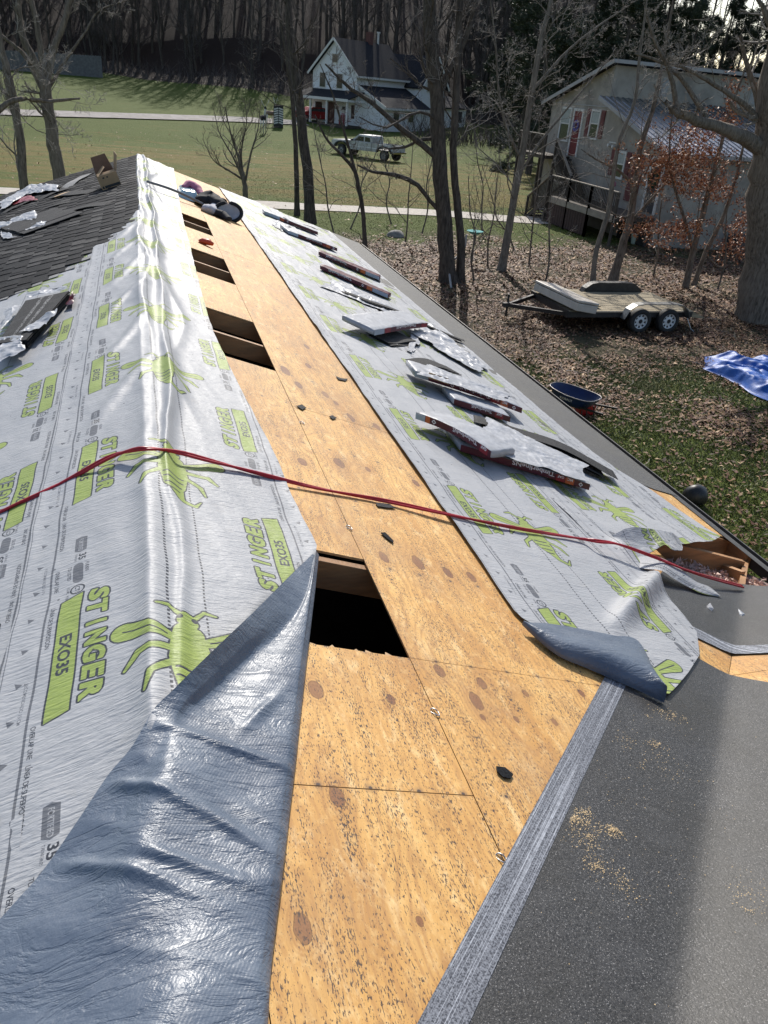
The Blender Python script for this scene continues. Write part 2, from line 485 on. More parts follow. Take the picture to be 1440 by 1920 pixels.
def make_print():
    base = np.array([0.40, 0.408, 0.42]); GR = np.array([0.30, 0.375, 0.095]); DK = np.array([0.035, 0.04, 0.05]); GY = np.array([0.13, 0.135, 0.15])
    img = np.empty((IH, IW, 3)); img[:] = base
    def M_(): return np.zeros((IH, IW), bool)
    green, dark, grey = M_(), M_(), M_()
    def rect(m, v0, v1, y0, y1): fillp(m, [(v0, y0), (v1, y0), (v1, y1), (v0, y1)])
    rect(grey, 0.112, 0.120, -0.001, TH + 0.001); rect(grey, TW - 0.120, TW - 0.112, -0.001, TH + 0.001)
    rect(grey, 0.006, 0.009, -0.001, TH + 0.001); rect(grey, TW - 0.009, TW - 0.006, -0.001, TH + 0.001)
    for k in range(62):                                        # dashed centre lines
        y = k * 0.02
        rect(dark, 0.535, 0.544, y, y + 0.0115); rect(dark, 0.664, 0.671, y, y + 0.0115)
    for k in range(8):                                         # nail marks along both edges
        y = k * TH / 8 + 0.03
        for v, s in ((0.062, 1), (TW - 0.062, -1)):
            fillp(grey, [(v - 0.004 * s, y - 0.012), (v + 0.016 * s, y + 0.002), (v - 0.012 * s, y + 0.016)])
    def row(flip, ys):
        """one printed row; flip turns it half round"""
        def T(p):
            p = np.asarray(p, float); v = p[..., 0]; y = p[..., 1]
            return np.stack([TW - v, ys + y], -1) if flip else np.stack([v, ys - y], -1)
        ux = np.array([0, 1.0]) if flip else np.array([0, -1.0]); uy = np.array([-1.0, 0]) if flip else np.array([1.0, 0])
        # EXO35 panel and STINGER lettering, reading along the roll
        box = T(np.array([(0.165, -0.25), (0.238, -0.275), (0.238, 0.285), (0.165, 0.305)]))
        m = M_(); fillp(m, box); o = dilate(m, 6) & ~m; green[m] = 1; dark[o] = 1
        t = M_(); txt(t, "EXO35", T(np.array((0.180, -0.07))), ux, uy, 0.19, 0.040, 0.03); dark[t] = 1
        xs = np.linspace(-0.27, 0.27, 8)
        lt_, dk_ = M_(), M_()
        for ch, a_, b_ in zip("STINGER", xs[:-1], xs[1:]):
            t = M_(); wd_ = (b_ - a_) * (0.26 if ch == 'I' else 0.90)
            txt(t, ch, T(np.array((0.268, (a_ + b_) / 2 - wd_ / 2))), ux, uy, wd_, 0.066, 0.035, 0.15)
            e = dilate(t, 2); lt_ |= e; dk_ |= dilate(e, 6)
        green[lt_] = 1; dark[dk_ & ~lt_] = 1
        # approval stamps
        yb = -0.62
        hexa = [(0.192, -0.10), (0.215, -0.108), (0.238, -0.10), (0.238, -0.01), (0.215, 0.0), (0.192, -0.01)]
        m = M_(); fillp(m, T(np.array(hexa) + (0, yb + 0.08))); grey[m] = 1
        t = M_(); txt(t, "FORTIFIED", T(np.array((0.206, yb - 0.012))), ux, uy, 0.084, 0.018, 0.01); lightm[t] = 1
        t = M_(); txt(t, "35", T(np.array((0.212, yb + 0.092))), ux, uy, 0.045, 0.028, 0.03); dark[t] = 1
        t = M_(); txt(t, "YEAR WARRANTY", T(np.array((0.196, yb + 0.088))), ux, uy, 0.055, 0.010, 0.01); dark[t] = 1
        pill = M_(); capsule(pill, T(np.array((0.215, yb + 0.175))), T(np.array((0.215, yb + 0.255))), 0.019, 0.019); grey[pill] = 1
        t = M_(); txt(t, "FL42430", T(np.array((0.242, yb + 0.165))), ux, uy, 0.055, 0.014, 0.015); dark[t] = 1
        t = M_(); txt(t, "TDI LISTED", T(np.array((0.176, yb + 0.165))), ux, uy, 0.08, 0.014, 0.015); dark[t] = 1
        c0 = T(np.array((0.215, yb + 0.315)))
        ring = M_(); capsule(ring, c0, c0 + (0.0005, 0), 0.027, 0.027, 16); hole = M_(); capsule(hole, c0, c0 + (0.0005, 0), 0.021, 0.021, 16)
        dark[ring & ~hole] = 1
        t = M_(); txt(t, "CTI", T(np.array((0.206, yb + 0.298))), ux, uy, 0.034, 0.018, 0.02); dark[t] = 1
        t = M_(); txt(t, "CCMC 14226", T(np.array((0.176, yb + 0.29))), ux, uy, 0.07, 0.010, 0.01); dark[t] = 1
        for body, y0, ln in (("OVERLAP LINE", 0.30, 0.12), ("L\u00cdNEA DE SUPERPOSICI\u00d3N", -0.24, 0.21), ("OVERLAP LINE", -0.45, 0.12), ("L\u00cdNEA DE SUPERPOSICI\u00d3N", -0.80, 0.21)):
            t = M_(); txt(t, body, T(np.array((0.130, y0))), ux, uy, ln, 0.016, 0.02); dark[t] = 1
        for body, y0, ln in (("RECOMENDADO 15 CM", 0.1, 0.17), ("RECOMMENDED 6 IN", -0.5, 0.15)):
            t = M_(); txt(t, body, T(np.array((0.084, y0))), ux, uy, ln, 0.012, 0.01); grey[t] = 1
    lightm = M_()
    row(False, 0.75); row(True, 1.28 - TH)
    # a plain insect shape lying along the roll
    C0 = (0.60, 0.60)
    m = M_(); st_ = M_()
    def cp(a, b, ra, rb, t=None): capsule(m if t is None else t, (C0[0] + a[0], C0[1] + a[1]), (C0[0] + b[0], C0[1] + b[1]), ra, rb)
    cp((0, 0.08), (0, 0.01), 0.052, 0.064); cp((0, -0.04), (0.005, -0.16), 0.066, 0.048); cp((0.005, -0.16), (0.03, -0.27), 0.038, 0.014); cp((0.03, -0.27), (0.085, -0.30), 0.014, 0.008); cp((0.085, -0.30), (0.115, -0.25), 0.009, 0.002)
    cp((0, 0.145), (0, 0.16), 0.036, 0.030)
    for s in (-1, 1):
        cp((s * 0.04, 0.05), (s * 0.21, 0.115), 0.016, 0.040)
        cp((s * 0.02, 0.17), (s * 0.06, 0.215), 0.009, 0.006); cp((s * 0.06, 0.215), (s * 0.10, 0.205), 0.008, 0.004)
        cp((s * 0.04, 0.0), (s * 0.16, -0.01), 0.015, 0.012); cp((s * 0.16, -0.01), (s * 0.20, -0.07), 0.013, 0.005)
        cp((s * 0.04, -0.05), (s * 0.12, -0.12), 0.013, 0.010); cp((s * 0.12, -0.12), (s * 0.14, -0.19), 0.011, 0.004)
    green[m] = 1; dark[m] = 0; dark[dilate(m, 6) & ~m] = 1
    for y_, h_ in ((-0.085, .042), (-0.125, .040), (-0.17, .032), (-0.21, .024)):
        capsule(st_, (C0[0] - h_, C0[1] + y_), (C0[0] + h_, C0[1] + y_ - .004), 0.005, 0.005)
    for s in (-1, 1):
        capsule(st_, (C0[0] + s * 0.022, C0[1] + 0.165), (C0[0] + s * 0.026, C0[1] + 0.160), 0.009, 0.009)
        capsule(st_, (C0[0] + s * 0.07, C0[1] + 0.062), (C0[0] + s * 0.21, C0[1] + 0.118), 0.003, 0.003)
    dark[st_] = 1
    img[grey] = GY; img[green] = GR; img[dark] = DK; img[lightm & grey] = base * 0.9; img[lightm & ~grey & ~dark] = base * 0.95
    # linear -> stored as non-colour floats
    im = bpy.data.images.new("underlayment_print", IW, IH, alpha=False, float_buffer=False)
    s = np.where(img <= 0.0031308, img * 12.92, 1.055 * np.power(img, 1 / 2.4) - 0.055)
    px = np.ones((IH, IW, 4), np.float32); px[..., :3] = s
    im.pixels.foreach_set(px.ravel()); im.update(); im.pack()
    return im

PRINT = make_print()

def print_mat(name, tint=(1, 1, 1)):
    m, b = newmat(name)
    t = b.n("ShaderNodeTexImage", image=PRINT, interpolation='Linear', extension='REPEAT')
    uv = b.uv()
    b.put(t.inputs[0], b.scale(uv, (1 / TW, 1 / TH, 1)))
    P = b.pos()
    soft = b.noise(P, 3.0, 4, 0.6)
    c = b.mix(b.ramp(soft, [(0.35, 0), (0.7, 1)]), b.mix(1.0, t.outputs[0], (0.88, 0.89, 0.9), 'MULTIPLY'), t.outputs[0])
    dust = b.ramp(b.noise(P, 9, 5, 0.7), [(0.60, 0), (0.8, 0.30)])
    c = b.mix(dust, c, (0.42, 0.38, 0.32))
    spots = b.vor(b.scale(uv, (9, 9, 1)), 1.0)
    c = b.mix(b.ramp(spots, [(0.035, 0.8), (0.05, 0)]), c, (0.04, 0.04, 0.045))
    cr = b.noise(b.scale(uv, (7, 55, 1)), 1.0, 4, 0.6, 0.8)
    cr2 = b.noise(b.scale(uv, (26, 90, 1)), 1.0, 2, 0.5)
    weave = b.math('SINE', b.math('MULTIPLY', b.sep(uv)[1], 2400.0))
    h = b.math('ADD', b.math('ADD', b.math('MULTIPLY', cr, 0.42), b.math('MULTIPLY', cr2, 0.35)), b.math('MULTIPLY', weave, 0.008))
    mot = b.noise(b.scale(uv, (40, 120, 1)), 1.0, 4, 0.75)
    c = b.mix(b.ramp(mot, [(0.35, 0.16), (0.6, 0)]), c, (0.15, 0.16, 0.17))
    b.bsdf(c, 0.47, 0.0, b.bump(h, 1.0, 0.010), 0.30)
    return m

def foil_mat(name, c0=(0.078, 0.103, 0.145), c1=(0.138, 0.168, 0.212)):
    m, b = newmat(name)
    P = b.pos()
    n = b.noise(P, 4.5, 4, 0.6)
    c = b.mix(b.ramp(n, [(0.35, 0), (0.7, 1)]), c0, c1)
    weave = b.math('SINE', b.math('MULTIPLY', b.sep(b.scale(P, (1, 1, 1), rot=(0, 0, 0.5)))[0], 900.0))
    cr = b.noise(b.scale(P, (9, 34, 14), rot=(0, 0, 0.35)), 1.0, 4, 0.62, 0.6)
    pk = b.noise(P, 60, 3, 0.6)
    fold = b.math('ABSOLUTE', b.math('SUBTRACT', b.noise(b.scale(P, (4.5, 13, 6), rot=(0, 0, .5)), 1.0, 5, 0.62, 1.2), 0.5))
    h = b.math('ADD', b.math('ADD', b.math('MULTIPLY', cr, 0.32), b.math('MULTIPLY', weave, 0.012)), b.math('ADD', b.math('MULTIPLY', pk, 0.22), b.math('MULTIPLY', b.math('MINIMUM', fold, 0.08), 2.2)))
    b.bsdf(c, b.math('MULTIPLY_ADD', pk, 0.30, 0.26), 0.0, b.bump(h, 1.0, 0.007), 0.6)
    return m

MT = {}
MT['print'] = print_mat("underlayment_print")
MT['foil'] = foil_mat("underlayment_back")
MT['gran'] = granule_mat("dark_granules", (0.032, 0.031, 0.030), (0.25, 0.24, 0.23), 0.63, (0.030, 0.026, 0.018), sheen=.55, rough=.46)
MT['gran_l'] = granule_mat("eave_granules", (0.060, 0.060, 0.058), (0.19, 0.18, 0.17), 0.62, (0.09, 0.085, 0.07))
MT['shingle'] = granule_mat("shingle_granules", (0.021, 0.022, 0.024), (0.07, 0.07, 0.07), 0.66, (0.026, 0.026, 0.028), 0.06)
MT['shingle2'] = granule_mat("shingle_granules_dark", (0.014, 0.015, 0.017), (0.05, 0.05, 0.05), 0.66, (0.02, 0.02, 0.021), 0.06)
MT['shingle3'] = granule_mat("shingle_granules_pale", (0.040, 0.040, 0.041), (0.10, 0.10, 0.10), 0.64, (0.036, 0.036, 0.036), 0.1)
MT['head'] = granule_mat("headlap_grey", (0.15, 0.15, 0.15), (0.3, 0.3, 0.3), 0.6, (0.12, 0.12, 0.12))
MT['wood'] = simple("rafter_wood", (0.36, 0.185, 0.075), 0.65, var=0.3, sc=3, stretch=(1, 1, 6), bump=0.2, bsc=40, dirt=(0.14, 0.07, 0.035))
MT['ply_edge'] = simple("plywood_edge", (0.42, 0.26, 0.12), 0.7, var=0.3, sc=30)
MT['metal_dark'] = simple("dark_metal", (0.075, 0.07, 0.066), 0.45, 0.3, var=0.3, sc=10)
MT['black'] = simple("black_plastic", (0.014, 0.014, 0.015), 0.45, var=0.3, sc=6)
MT['white_plastic'] = simple("white_wrap", (0.36, 0.37, 0.39), 0.44, var=0.18, sc=12, bump=0.7, bsc=20, spec=0.35)
MT['maroon'] = simple("maroon_wrap", (0.085, 0.010, 0.022), 0.35, var=0.2, sc=9, bump=0.25, bsc=30, spec=0.5)
MT['wrap_red'] = simple("red_wrap", (0.27, 0.018, 0.028), 0.35, var=0.2, sc=9)
MT['wrap_orange'] = simple("orange_label", (0.52, 0.12, 0.035), 0.4, var=0.1)
MT['label_grey'] = simple("grey_label", (0.33, 0.38, 0.45), 0.4, var=0.12, sc=20)
MT['label_tan'] = simple("tan_label", (0.50, 0.33, 0.16), 0.5, var=0.1)
MT['ink_white'] = simple("white_ink", (0.75, 0.72, 0.72), 0.5, var=0.03)
MT['rope'] = simple("red_hose", (0.42, 0.008, 0.02), 0.35, var=0.15, sc=30)
MT['card'] = simple("cardboard", (0.40, 0.25, 0.13), 0.8, var=0.12, sc=10)
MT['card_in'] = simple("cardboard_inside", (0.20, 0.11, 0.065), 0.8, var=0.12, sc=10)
MT['fluff'] = simple("insulation_fluff", (0.60, 0.43, 0.36), 0.95, var=0.3, sc=20)
MT['attic_shade'] = simple("attic_floor_shade", (0.02, 0.017, 0.014), 0.9, var=0.3)  # near-black floor colour stands in for attic shade seen through the openings

def selvage_mat():
    m, b = newmat("selvage")
    t = b.uv()                                    # u across 0..1, v along metres
    n = b.noise(b.scale(t, (5, 60, 1)), 1.0, 4, 0.7)
    P = b.pos(); g = b.noise(P, 180, 3, 0.7)
    c = b.mix(b.ramp(g, [(0.4, 0), (0.58, 1)]), (0.035, 0.038, 0.048), (0.20, 0.21, 0.235))
    st = b.noise(b.scale(t, (26, 1.2, 1)), 1.0, 3, 0.7)
    c = b.mix(b.math('MULTIPLY', b.ramp(st, [(0.54, 0), (0.60, 1)]), b.ramp(n, [(0.35, 0.35), (0.6, 1)])), c, (0.44, 0.46, 0.50))
    b.bsdf(c, 0.55, 0, b.bump(g, 0.4, 0.002), 0.4)
    return m
MT['selvage'] = selvage_mat()

# knots of the near sheets, at their places on the roof
for px, py, rr, st in ((567, 1740, .017, 1.9), (787, 1727, .008, 1.5), (632, 1493, .018, 1.7), (592, 1293, .021, 1.7), (733, 1311, .012, 1.8), (903, 1281, .016, 1.7), (968, 1349, .009, 1.6), (1040, 1354, .010, 1.6),
                       (893, 1315, .02, 2.0), (985, 1300, .011, 1.6), (720, 1045, .018, 2.2), (784, 1055, .022, 2.3), (840, 1074, .018, 2.2), (884, 1082, .017, 2.2), (824, 1258, .017, 1.8), (905, 1345, .009, 1.5), (1090, 1300, .012, 1.5),
                       (567, 866, .022, 1.8), (636, 868, .026, 2.0), (660, 785, .018, 2.4), (655, 780, .016, 2.4), (706, 800, .02, 2.4), (780, 906, .017, 2.2), (690, 880, .014, 2.0), (610, 740, .02, 2.6), (560, 722, .022, 2.6), (578, 686, .02, 2.6), (630, 756, .015, 2.4),
                       (535, 695, .028, 3.0), (575, 650, .02, 2.6)):
    P_ = rp(px, py); KNOTS.append((round(float(P_[0]), 4), round(float(P_[1]), 4), rr * 1.2, rr * st * 1.2))
MT['ply'] = plywood_mat("plywood_near", [k for k in KNOTS])
MT['ply_far'] = plywood_mat("plywood_far")
# ------------------------------------------------------------------ the house under the roof
house = thing("house", "house whose roof is being re-covered, with plywood sheathing, bare rafters and dark shingles", "house", (0, 0, 0))
XS1, XS2, XS3, XE = 0.805, 1.965, 3.125, 4.40       # sheathing seams and the eave (plan x)
YF = 16.5                                            # far gable end

def clip(poly, fn):
    """keep the part of a plan polygon where fn(p) >= 0"""
    out = []
    for i in range(len(poly)):
        a = poly[i]; b = poly[(i + 1) % len(poly)]; fa, fb = fn(a), fn(b)
        if fa >= 0: out.append(a)
        if (fa >= 0) != (fb >= 0):
            t = fa / (fa - fb); out.append((a[0] + t * (b[0] - a[0]), a[1] + t * (b[1] - a[1])))
    return out

def slab(name, poly, zt, th, mats, parent, off=0.0):
    """plan polygon as a board lying on a roof plane zt(x, y); material 0 on top, 1 at the edges"""
    if len(poly) < 3: return None
    a = sum(poly[i][0] * poly[(i + 1) % len(poly)][1] - poly[(i + 1) % len(poly)][0] * poly[i][1] for i in range(len(poly)))
    if a < 0: poly = poly[::-1]
    n = len(poly)
    v = [(x, y, zt(x, y) + off) for x, y in poly] + [(x, y, zt(x, y) + off - th) for x, y in poly]
    f = [tuple(range(n)), tuple(range(n, 2 * n))[::-1]] + [(i, n + i, n + (i + 1) % n, (i + 1) % n) for i in range(n)]
    me = mk(name, v, f, mi=[0, 1] + [1] * n)
    return obj(name, me, parent, mats)

zmR = lambda x, y: ZR - (x - XR) * SL
zmL = lambda x, y: ZR + (x - XR) * SL
zmG = lambda x, y: ZR - (y - YG) * SL
val = lambda p: p[1] - (p[0] - XR + YG)              # > 0 on the main slope's side of the valley
G_ = 0.0014
def sheets(x0, x1, cuts, near=True, zt=zmR):
    for y0, y1 in cuts:
        poly = [(x0 + G_, y0 + G_), (x1 - G_, y0 + G_), (x1 - G_, y1 - G_), (x0 + G_, y1 - G_)]
        if zt is zmR: poly = clip(poly, val)
        m = MT['ply'] if y0 < 5.5 and x1 < 2.2 else MT['ply_far']
        if len(poly) >= 3:
            slab("plywood_sheet", poly, zt, 0.012, [m, MT['ply_edge']], house, off=float(RNG.uniform(-.0012, .0012)))
HOLES = [(2.0, 2.66), (5.11, 6.33), (7.62, 8.80), (10.14, 11.20), (12.9, 13.75)]
solid = [(-4.5, -1.07), (-1.07, 1.375), (1.375, 2.0), (2.66, 3.865), (3.865, 5.11), (6.33, 7.62), (8.80, 10.14), (11.20, 12.9), (13.75, YF)]
sheets(0.12, XS1, solid)
sheets(XR, 0.12, [(-4.5, 1.375), (1.375, 3.865), (3.865, 6.3), (6.3, 8.8), (8.8, 11.2), (11.2, 13.7), (13.7, YF)])
sheets(XS1, XS2, [(-3.0, -0.44), (-0.44, 2.0), (2.0, 3.24), (3.24, 4.45), (4.45, 6.9), (6.9, 9.35), (9.35, 11.8), (11.8, 14.2), (14.2, YF)])
sheets(XS2, XS3, [(0, 3.24), (3.24, 5.7), (5.7, 8.1), (8.1, 10.6), (10.6, 13.0), (13.0, YF)])
sheets(XS3, 4.30, [(4.24, 5.3), (5.3, 7.7), (7.7, 10.1), (10.1, 12.6), (12.6, 15.1), (15.1, YF)])
for a, b_ in ((-4.5, 2.0), (2.0, 7.0), (7.0, 12.0), (12.0, YF)):
    slab("plywood_sheet", [(-1.2, a), (XR - G_, a), (XR - G_, b_ - .004), (-1.2, b_ - .004)], zmL, 0.012, [MT['ply_far'], MT['ply_edge']], house)
    slab("plywood_sheet", [(-4.6, a), (-1.204, a), (-1.204, b_ - .004), (-4.6, b_ - .004)], zmL, 0.012, [MT['ply_far'], MT['ply_edge']], house)
gp = lambda p: -val(p)
for poly in ([(XR, YG), (9, YG), (9, 0.8), (XR, 0.8)], [(XR, 0.804), (9, 0.804), (9, 2.23), (XR, 2.23)], [(1.5, 2.234), (9, 2.234), (9, 3.26), (1.5, 3.26)], [(5.6, 3.264), (9, 3.264), (9, 4.15), (5.6, 4.15)]):
    q = clip(poly, lambda p: gp(p) - 0.004)
    slab("plywood_sheet", q, zmG, 0.012, [MT['ply_far'], MT['ply_edge']], house)
# splintered end of the cut sheet beside the nearest hole
for k in range(9):
    m_ = MB()
    x = 0.16 + k * 0.072 + random.uniform(-.02, .02); l = random.uniform(.006, .022) * (3.2 if k == 8 else 1); z = zmR(x, 2.0) - 0.004
    m_.add([(x - .012, 1.998, z), (x + .014, 1.998, z), (x + random.uniform(-.01, .01), 1.998 + l, z - .001), (x - .01, 1.998, z - .007), (x + .012, 1.998, z - .007)], [(0, 1, 2), (3, 2, 4), (0, 2, 3), (1, 4, 2), (0, 3, 4, 1)]); m_.build("splinter", MT['ply_edge'], house)

# rafters
for k in range(-8, 24):
    y = 2.0 + 0.6215 * k
    if y > YF: break
    xa, xb = XR + .025, min(4.36, 9)
    if y < 4.05: xb = min(xb, y - YG + XR - 0.03)
    if xb - xa > 0.3:
        m_ = MB(); z0 = lambda x: zmR(x, 0) - 0.0165
        y0, y1 = y - 0.019, y + 0.019
        m_.hexa([(xa, y0, z0(xa) - .14), (xb, y0, z0(xb) - .14), (xb, y1, z0(xb) - .14), (xa, y1, z0(xa) - .14), (xa, y0, z0(xa)), (xb, y0, z0(xb)), (xb, y1, z0(xb)), (xa, y1, z0(xa))])
        m_.build("rafter", MT['wood'], house, bevel=0.002, seg=1)
    m_ = MB(); xa, xb = -4.5, XR - .025; z0 = lambda x: zmL(x, 0) - 0.0165; y0, y1 = y - 0.019, y + 0.019
    m_.hexa([(xa, y0, z0(xa) - .14), (xb, y0, z0(xb) - .14), (xb, y1, z0(xb) - .14), (xa, y1, z0(xa) - .14), (xa, y0, z0(xa)), (xb, y0, z0(xb)), (xb, y1, z0(xb)), (xa, y1, z0(xa))])
    m_.build("rafter", MT['wood'], house)
MB().box((XR - .019, -5, ZR - .2), (XR + .019, YF - .05, ZR - .02)).build("ridge_board", MT['wood'], house)
MB().bar((XR + .1, YG + .1, ZR - .15), (4.3, 3.96, zmR(4.3, 0) - .13), 0.04, 0.16).build("valley_rafter", MT['wood'], house)
for k in range(3):                                    # jack rafters of the wing under the corner opening
    x = 3.35 + k * 0.62
    m_ = MB(); ya = x - XR + YG + .03; yb = 4.1
    if yb - ya > .15:
        z1 = lambda y: zmG(0, y) - .0165
        m_.hexa([(x, ya, z1(ya) - .14), (x + .038, ya, z1(ya) - .14), (x + .038, yb, z1(yb) - .14), (x, yb, z1(yb) - .14), (x, ya, z1(ya)), (x + .038, ya, z1(ya)), (x + .038, yb, z1(yb)), (x, yb, z1(yb))]).build("rafter", MT['wood'], house)
# boards round the corner opening
MB().hexa([(3.30, 4.215, 2.50), (4.33, 4.215, 2.28), (4.33, 4.253, 2.28), (3.30, 4.253, 2.50), (3.30, 4.215, zmR(3.30, 0) - .0165), (4.33, 4.215, zmR(4.33, 0) - .0165), (4.33, 4.253, zmR(4.33, 0) - .0165), (3.30, 4.253, zmR(3.30, 0) - .0165)]).build("rafter", MT['wood'], house)
MB().box((4.33, 3.98, 2.28), (4.37, YF, zmR(4.35, 0) - .004)).build("fascia_board", MT['wood'], house)
MB().box((5.6, 4.16, 2.2), (9, 4.20, 2.36)).build("fascia_board", MT['wood'], house)
slab("sheathing_patch", [(3.16, 3.60), (3.62, 3.66), (3.74, 3.79), (3.10, 3.80)], zmR, 0.02, [MT['gran'], MT['ply_edge']], house, off=-.17)
# gutter-side drip edge
m_ = MB(); z = zmR(4.4, 0)
for a, b_ in ((3.56, 9.2), (9.2, YF + .06)):
    m_.box((4.368, a, z - .10), (4.376, b_ - .004, z + .012)); m_.hexa([(4.28, a, zmR(4.28, 0) + .004), (4.375, a, z + .008), (4.375, b_ - .004, z + .008), (4.28, b_ - .004, zmR(4.28, 0) + .004), (4.28, a, zmR(4.28, 0) + .006), (4.375, a, z + .011), (4.375, b_ - .004, z + .011), (4.28, b_ - .004, zmR(4.28, 0) + .006)])
m_.build("drip_edge", MT['metal_dark'], house)
# gutter: a U-shaped trough
prof = [(4.382, -.02), (4.382, -.075), (4.395, -.085), (4.43, -.085), (4.445, -.065), (4.450, -.006), (4.440, -.006), (4.437, -.062), (4.426, -.075), (4.40, -.075), (4.392, -.068), (4.391, -.02)]
m_ = MB(); m_.prism([(x, 3.55, z + dz + .004) for x, dz in prof], (0, YF - 3.53, 0)); m_.build("gutter", MT['metal_dark'], house)
wallm = simple("house_siding", (0.45, 0.43, 0.40), 0.7, var=0.08)
m_ = MB()
m_.box((3.95, 3.8, 0), (4.05, YF - .4, 2.14)); m_.box((-4.2, -5, 0), (-4.1, YF - .4, 2.42)); m_.box((-4.2, YF - .5, 0), (4.05, YF - .4, 2.42)); m_.box((3.95, 3.75, 0), (9, 3.85, 2.14)); m_.box((-4.2, -5, 0), (9, -4.9, 2.42)); m_.box((8.9, -5, 0), (9, 3.85, 2.42))
for y in (YF - .5,):
    m_.prism([(-4.2, y, 2.42), (4.05, y, 2.42), (XR, y, ZR - .2)], (0, .1, 0))
m_.prism([(8.9, -4.9, 2.42), (8.9, 3.85, 2.42), (8.9, YG, ZR - .25)], (.1, 0, 0)); m_.prism([(-4.2, -5, 2.42), (4.05, -5, 2.42), (XR, -5, ZR - .2)], (0, .1, 0))
m_.build("wall", wallm, house)
MB().box((-4.1, -4.9, 2.08), (8.9, 3.75, 2.12)).box((-4.1, 3.75, 2.08), (3.95, YF - .5, 2.12)).build("attic_floor", MT['attic_shade'], house)
slab("roof_plane", [(XR, YG), (9.1, YG), (9.1, -5), (XR, -5)], lambda x, y: ZR + (y - YG) * SL, .03, [MT['gran'], MT['gran']], house)
# loose insulation at the corner opening
N = 5200
pc = np.stack([RNG.normal(3.72, .26, N), RNG.normal(3.50, .16, N)], -1)
ok_ = (pc[:, 0] > 3.1) & (pc[:, 0] < 4.28) & (pc[:, 1] > pc[:, 0] + .02 - .60) & (pc[:, 1] < 4.2)
pc = pc[ok_]; hN = len(pc)
zc = top(pc[:, 0], pc[:, 1]) - .20 + .10 * fbm(pc[:, 0] * 9, pc[:, 1] * 9, 3) + RNG.uniform(0, .03, hN)
zc = np.minimum(zc, top(pc[:, 0], pc[:, 1]) - .045)
tri = RNG.normal(0, 0.014, (hN, 3, 3)) + np.concatenate([pc, zc[:, None]], 1)[:, None, :]
tag(obj("insulation", mk("insulation", tri.reshape(-1, 3), np.arange(hN * 3).reshape(-1, 3)), house, MT['fluff']), kind='stuff')
P_, i_ = np.meshgrid(np.linspace(3.1, 4.32, 40), np.linspace(2.9, 4.2, 40))
Z_ = np.minimum(top(P_, i_) - .22 + .09 * fbm(P_ * 8, i_ * 8, 3), top(P_, i_) - .08)
grid("insulation_batt", np.stack([P_, i_, Z_], -1), mat=MT['fluff'], parent=house)

# shingles on the far slope, every one its own slab with raised tabs
EXPO = 0.1356
xs_st = [-.09, -.18, -.33, -.44, -.56, -.70, -.83, -.96, -1.08, -1.23]; ys_st = [9.84, 9.29, 8.91, 8.58, 8.32, 8.03, 7.77, 7.63, 7.51, 7.42]
shm = [MT['shingle'], MT['shingle2'], MT['shingle3']]
SHP = []
def shingle_mesh(L, seed):
    r = random.Random(seed); m = MB()
    # local: x upslope (0 = lower edge), y along, z normal
    W_ = EXPO + .03
    def wedge(y0, y1, t0, t1, mi):
        m.hexa([(0, y0, 0), (W_, y0, 0), (W_, y1, 0), (0, y1, 0), (0, y0, t0), (W_, y0, t1), (W_, y1, t1), (0, y1, t0)], mi)
    wedge(0, L, .0075, .001, r.choice([0, 0, 1]))
    y = r.uniform(-.05, .06)
    while y < L:
        w_ = r.uniform(.09, .2); a, b_ = max(y, .002), min(y + w_, L - .002)
        if b_ - a > .03: wedge(a, b_, .0145, .004, r.choice([0, 0, 0, 1, 2]))
        y += w_ + r.uniform(.05, .15)
    me = mk("shingle", m.v, m.f, mi=m.m)
    for q in shm: me.materials.append(q)
    return me
SH_FULL = [shingle_mesh(0.996, 50 + i) for i in range(10)]
rotL = -math.atan(SL)
nsh = 0
for k in range(21):
    xl = XR - (k + 1) * EXPO
    y = float(np.interp(-xl, [-q for q in xs_st], ys_st)) if -xl < 1.23 else 7.42 - (-xl - 1.23) * .55
    first = (k % 3) * .3 + .35
    ys = y; yend = YF + .03
    while ys < yend - .02:
        L = first if ys == y else 1.0
        L = min(L, yend - ys)
        me = random.choice(SH_FULL) if abs(L - 1.0) < 1e-6 else shingle_mesh(L - .004, k * 7 + int(ys))
        o = obj("shingle", me, house); o.rotation_euler = (0, rotL, 0)
        o.location = (xl, ys, zmL(xl, 0) + .012 + random.uniform(0, .0015))
        nsh += 1; ys += L
    if k > 0 and k < 14:
        x1 = xl + EXPO + .012
        o = slab("shingle_headlap", [(x1, y + .01), (x1 + .085, y + .01), (x1 + .085, y + .12), (x1, y + .12)], zmL, .005, [MT['head'], MT['head']], house, off=.019)
# rest of that slope down to its eave, beyond the picture's edge
slab("roof_plane", [(-2.95, 7.4), (-4.6, 6.6), (-4.6, YF + .03), (-2.95, YF + .03)], zmL, .01, [MT['shingle'], MT['shingle']], house, off=.012)

# roll roofing along the eave and at the valley
def plan_grid(xs, ys, zfn):
    X, Y = np.meshgrid(xs, ys); return np.stack([X, Y, zfn(X, Y)], -1)
ys = np.linspace(4.95, YF + .05, 200)
def strip(name, xl, xr, ys, off, mat, parent, n=14, seed=1):
    P = []
    for y in ys:
        a, b_ = xl(y), xr(y); x = np.linspace(a, b_, n)
        P.append(np.stack([x, np.full(n, y), ZR - (x - XR) * SL + off + .006 * fbm(x * 4, np.full(n, y * 3), seed)], -1))
    return grid(name, np.array(P), mat=mat, parent=parent)
strip("eave_roll", lambda y: 3.40 if y > 5.16 else 3.40 + (5.16 - y) * 3.3, lambda y: 4.355, ys, .004, MT['gran_l'], house, n=24)

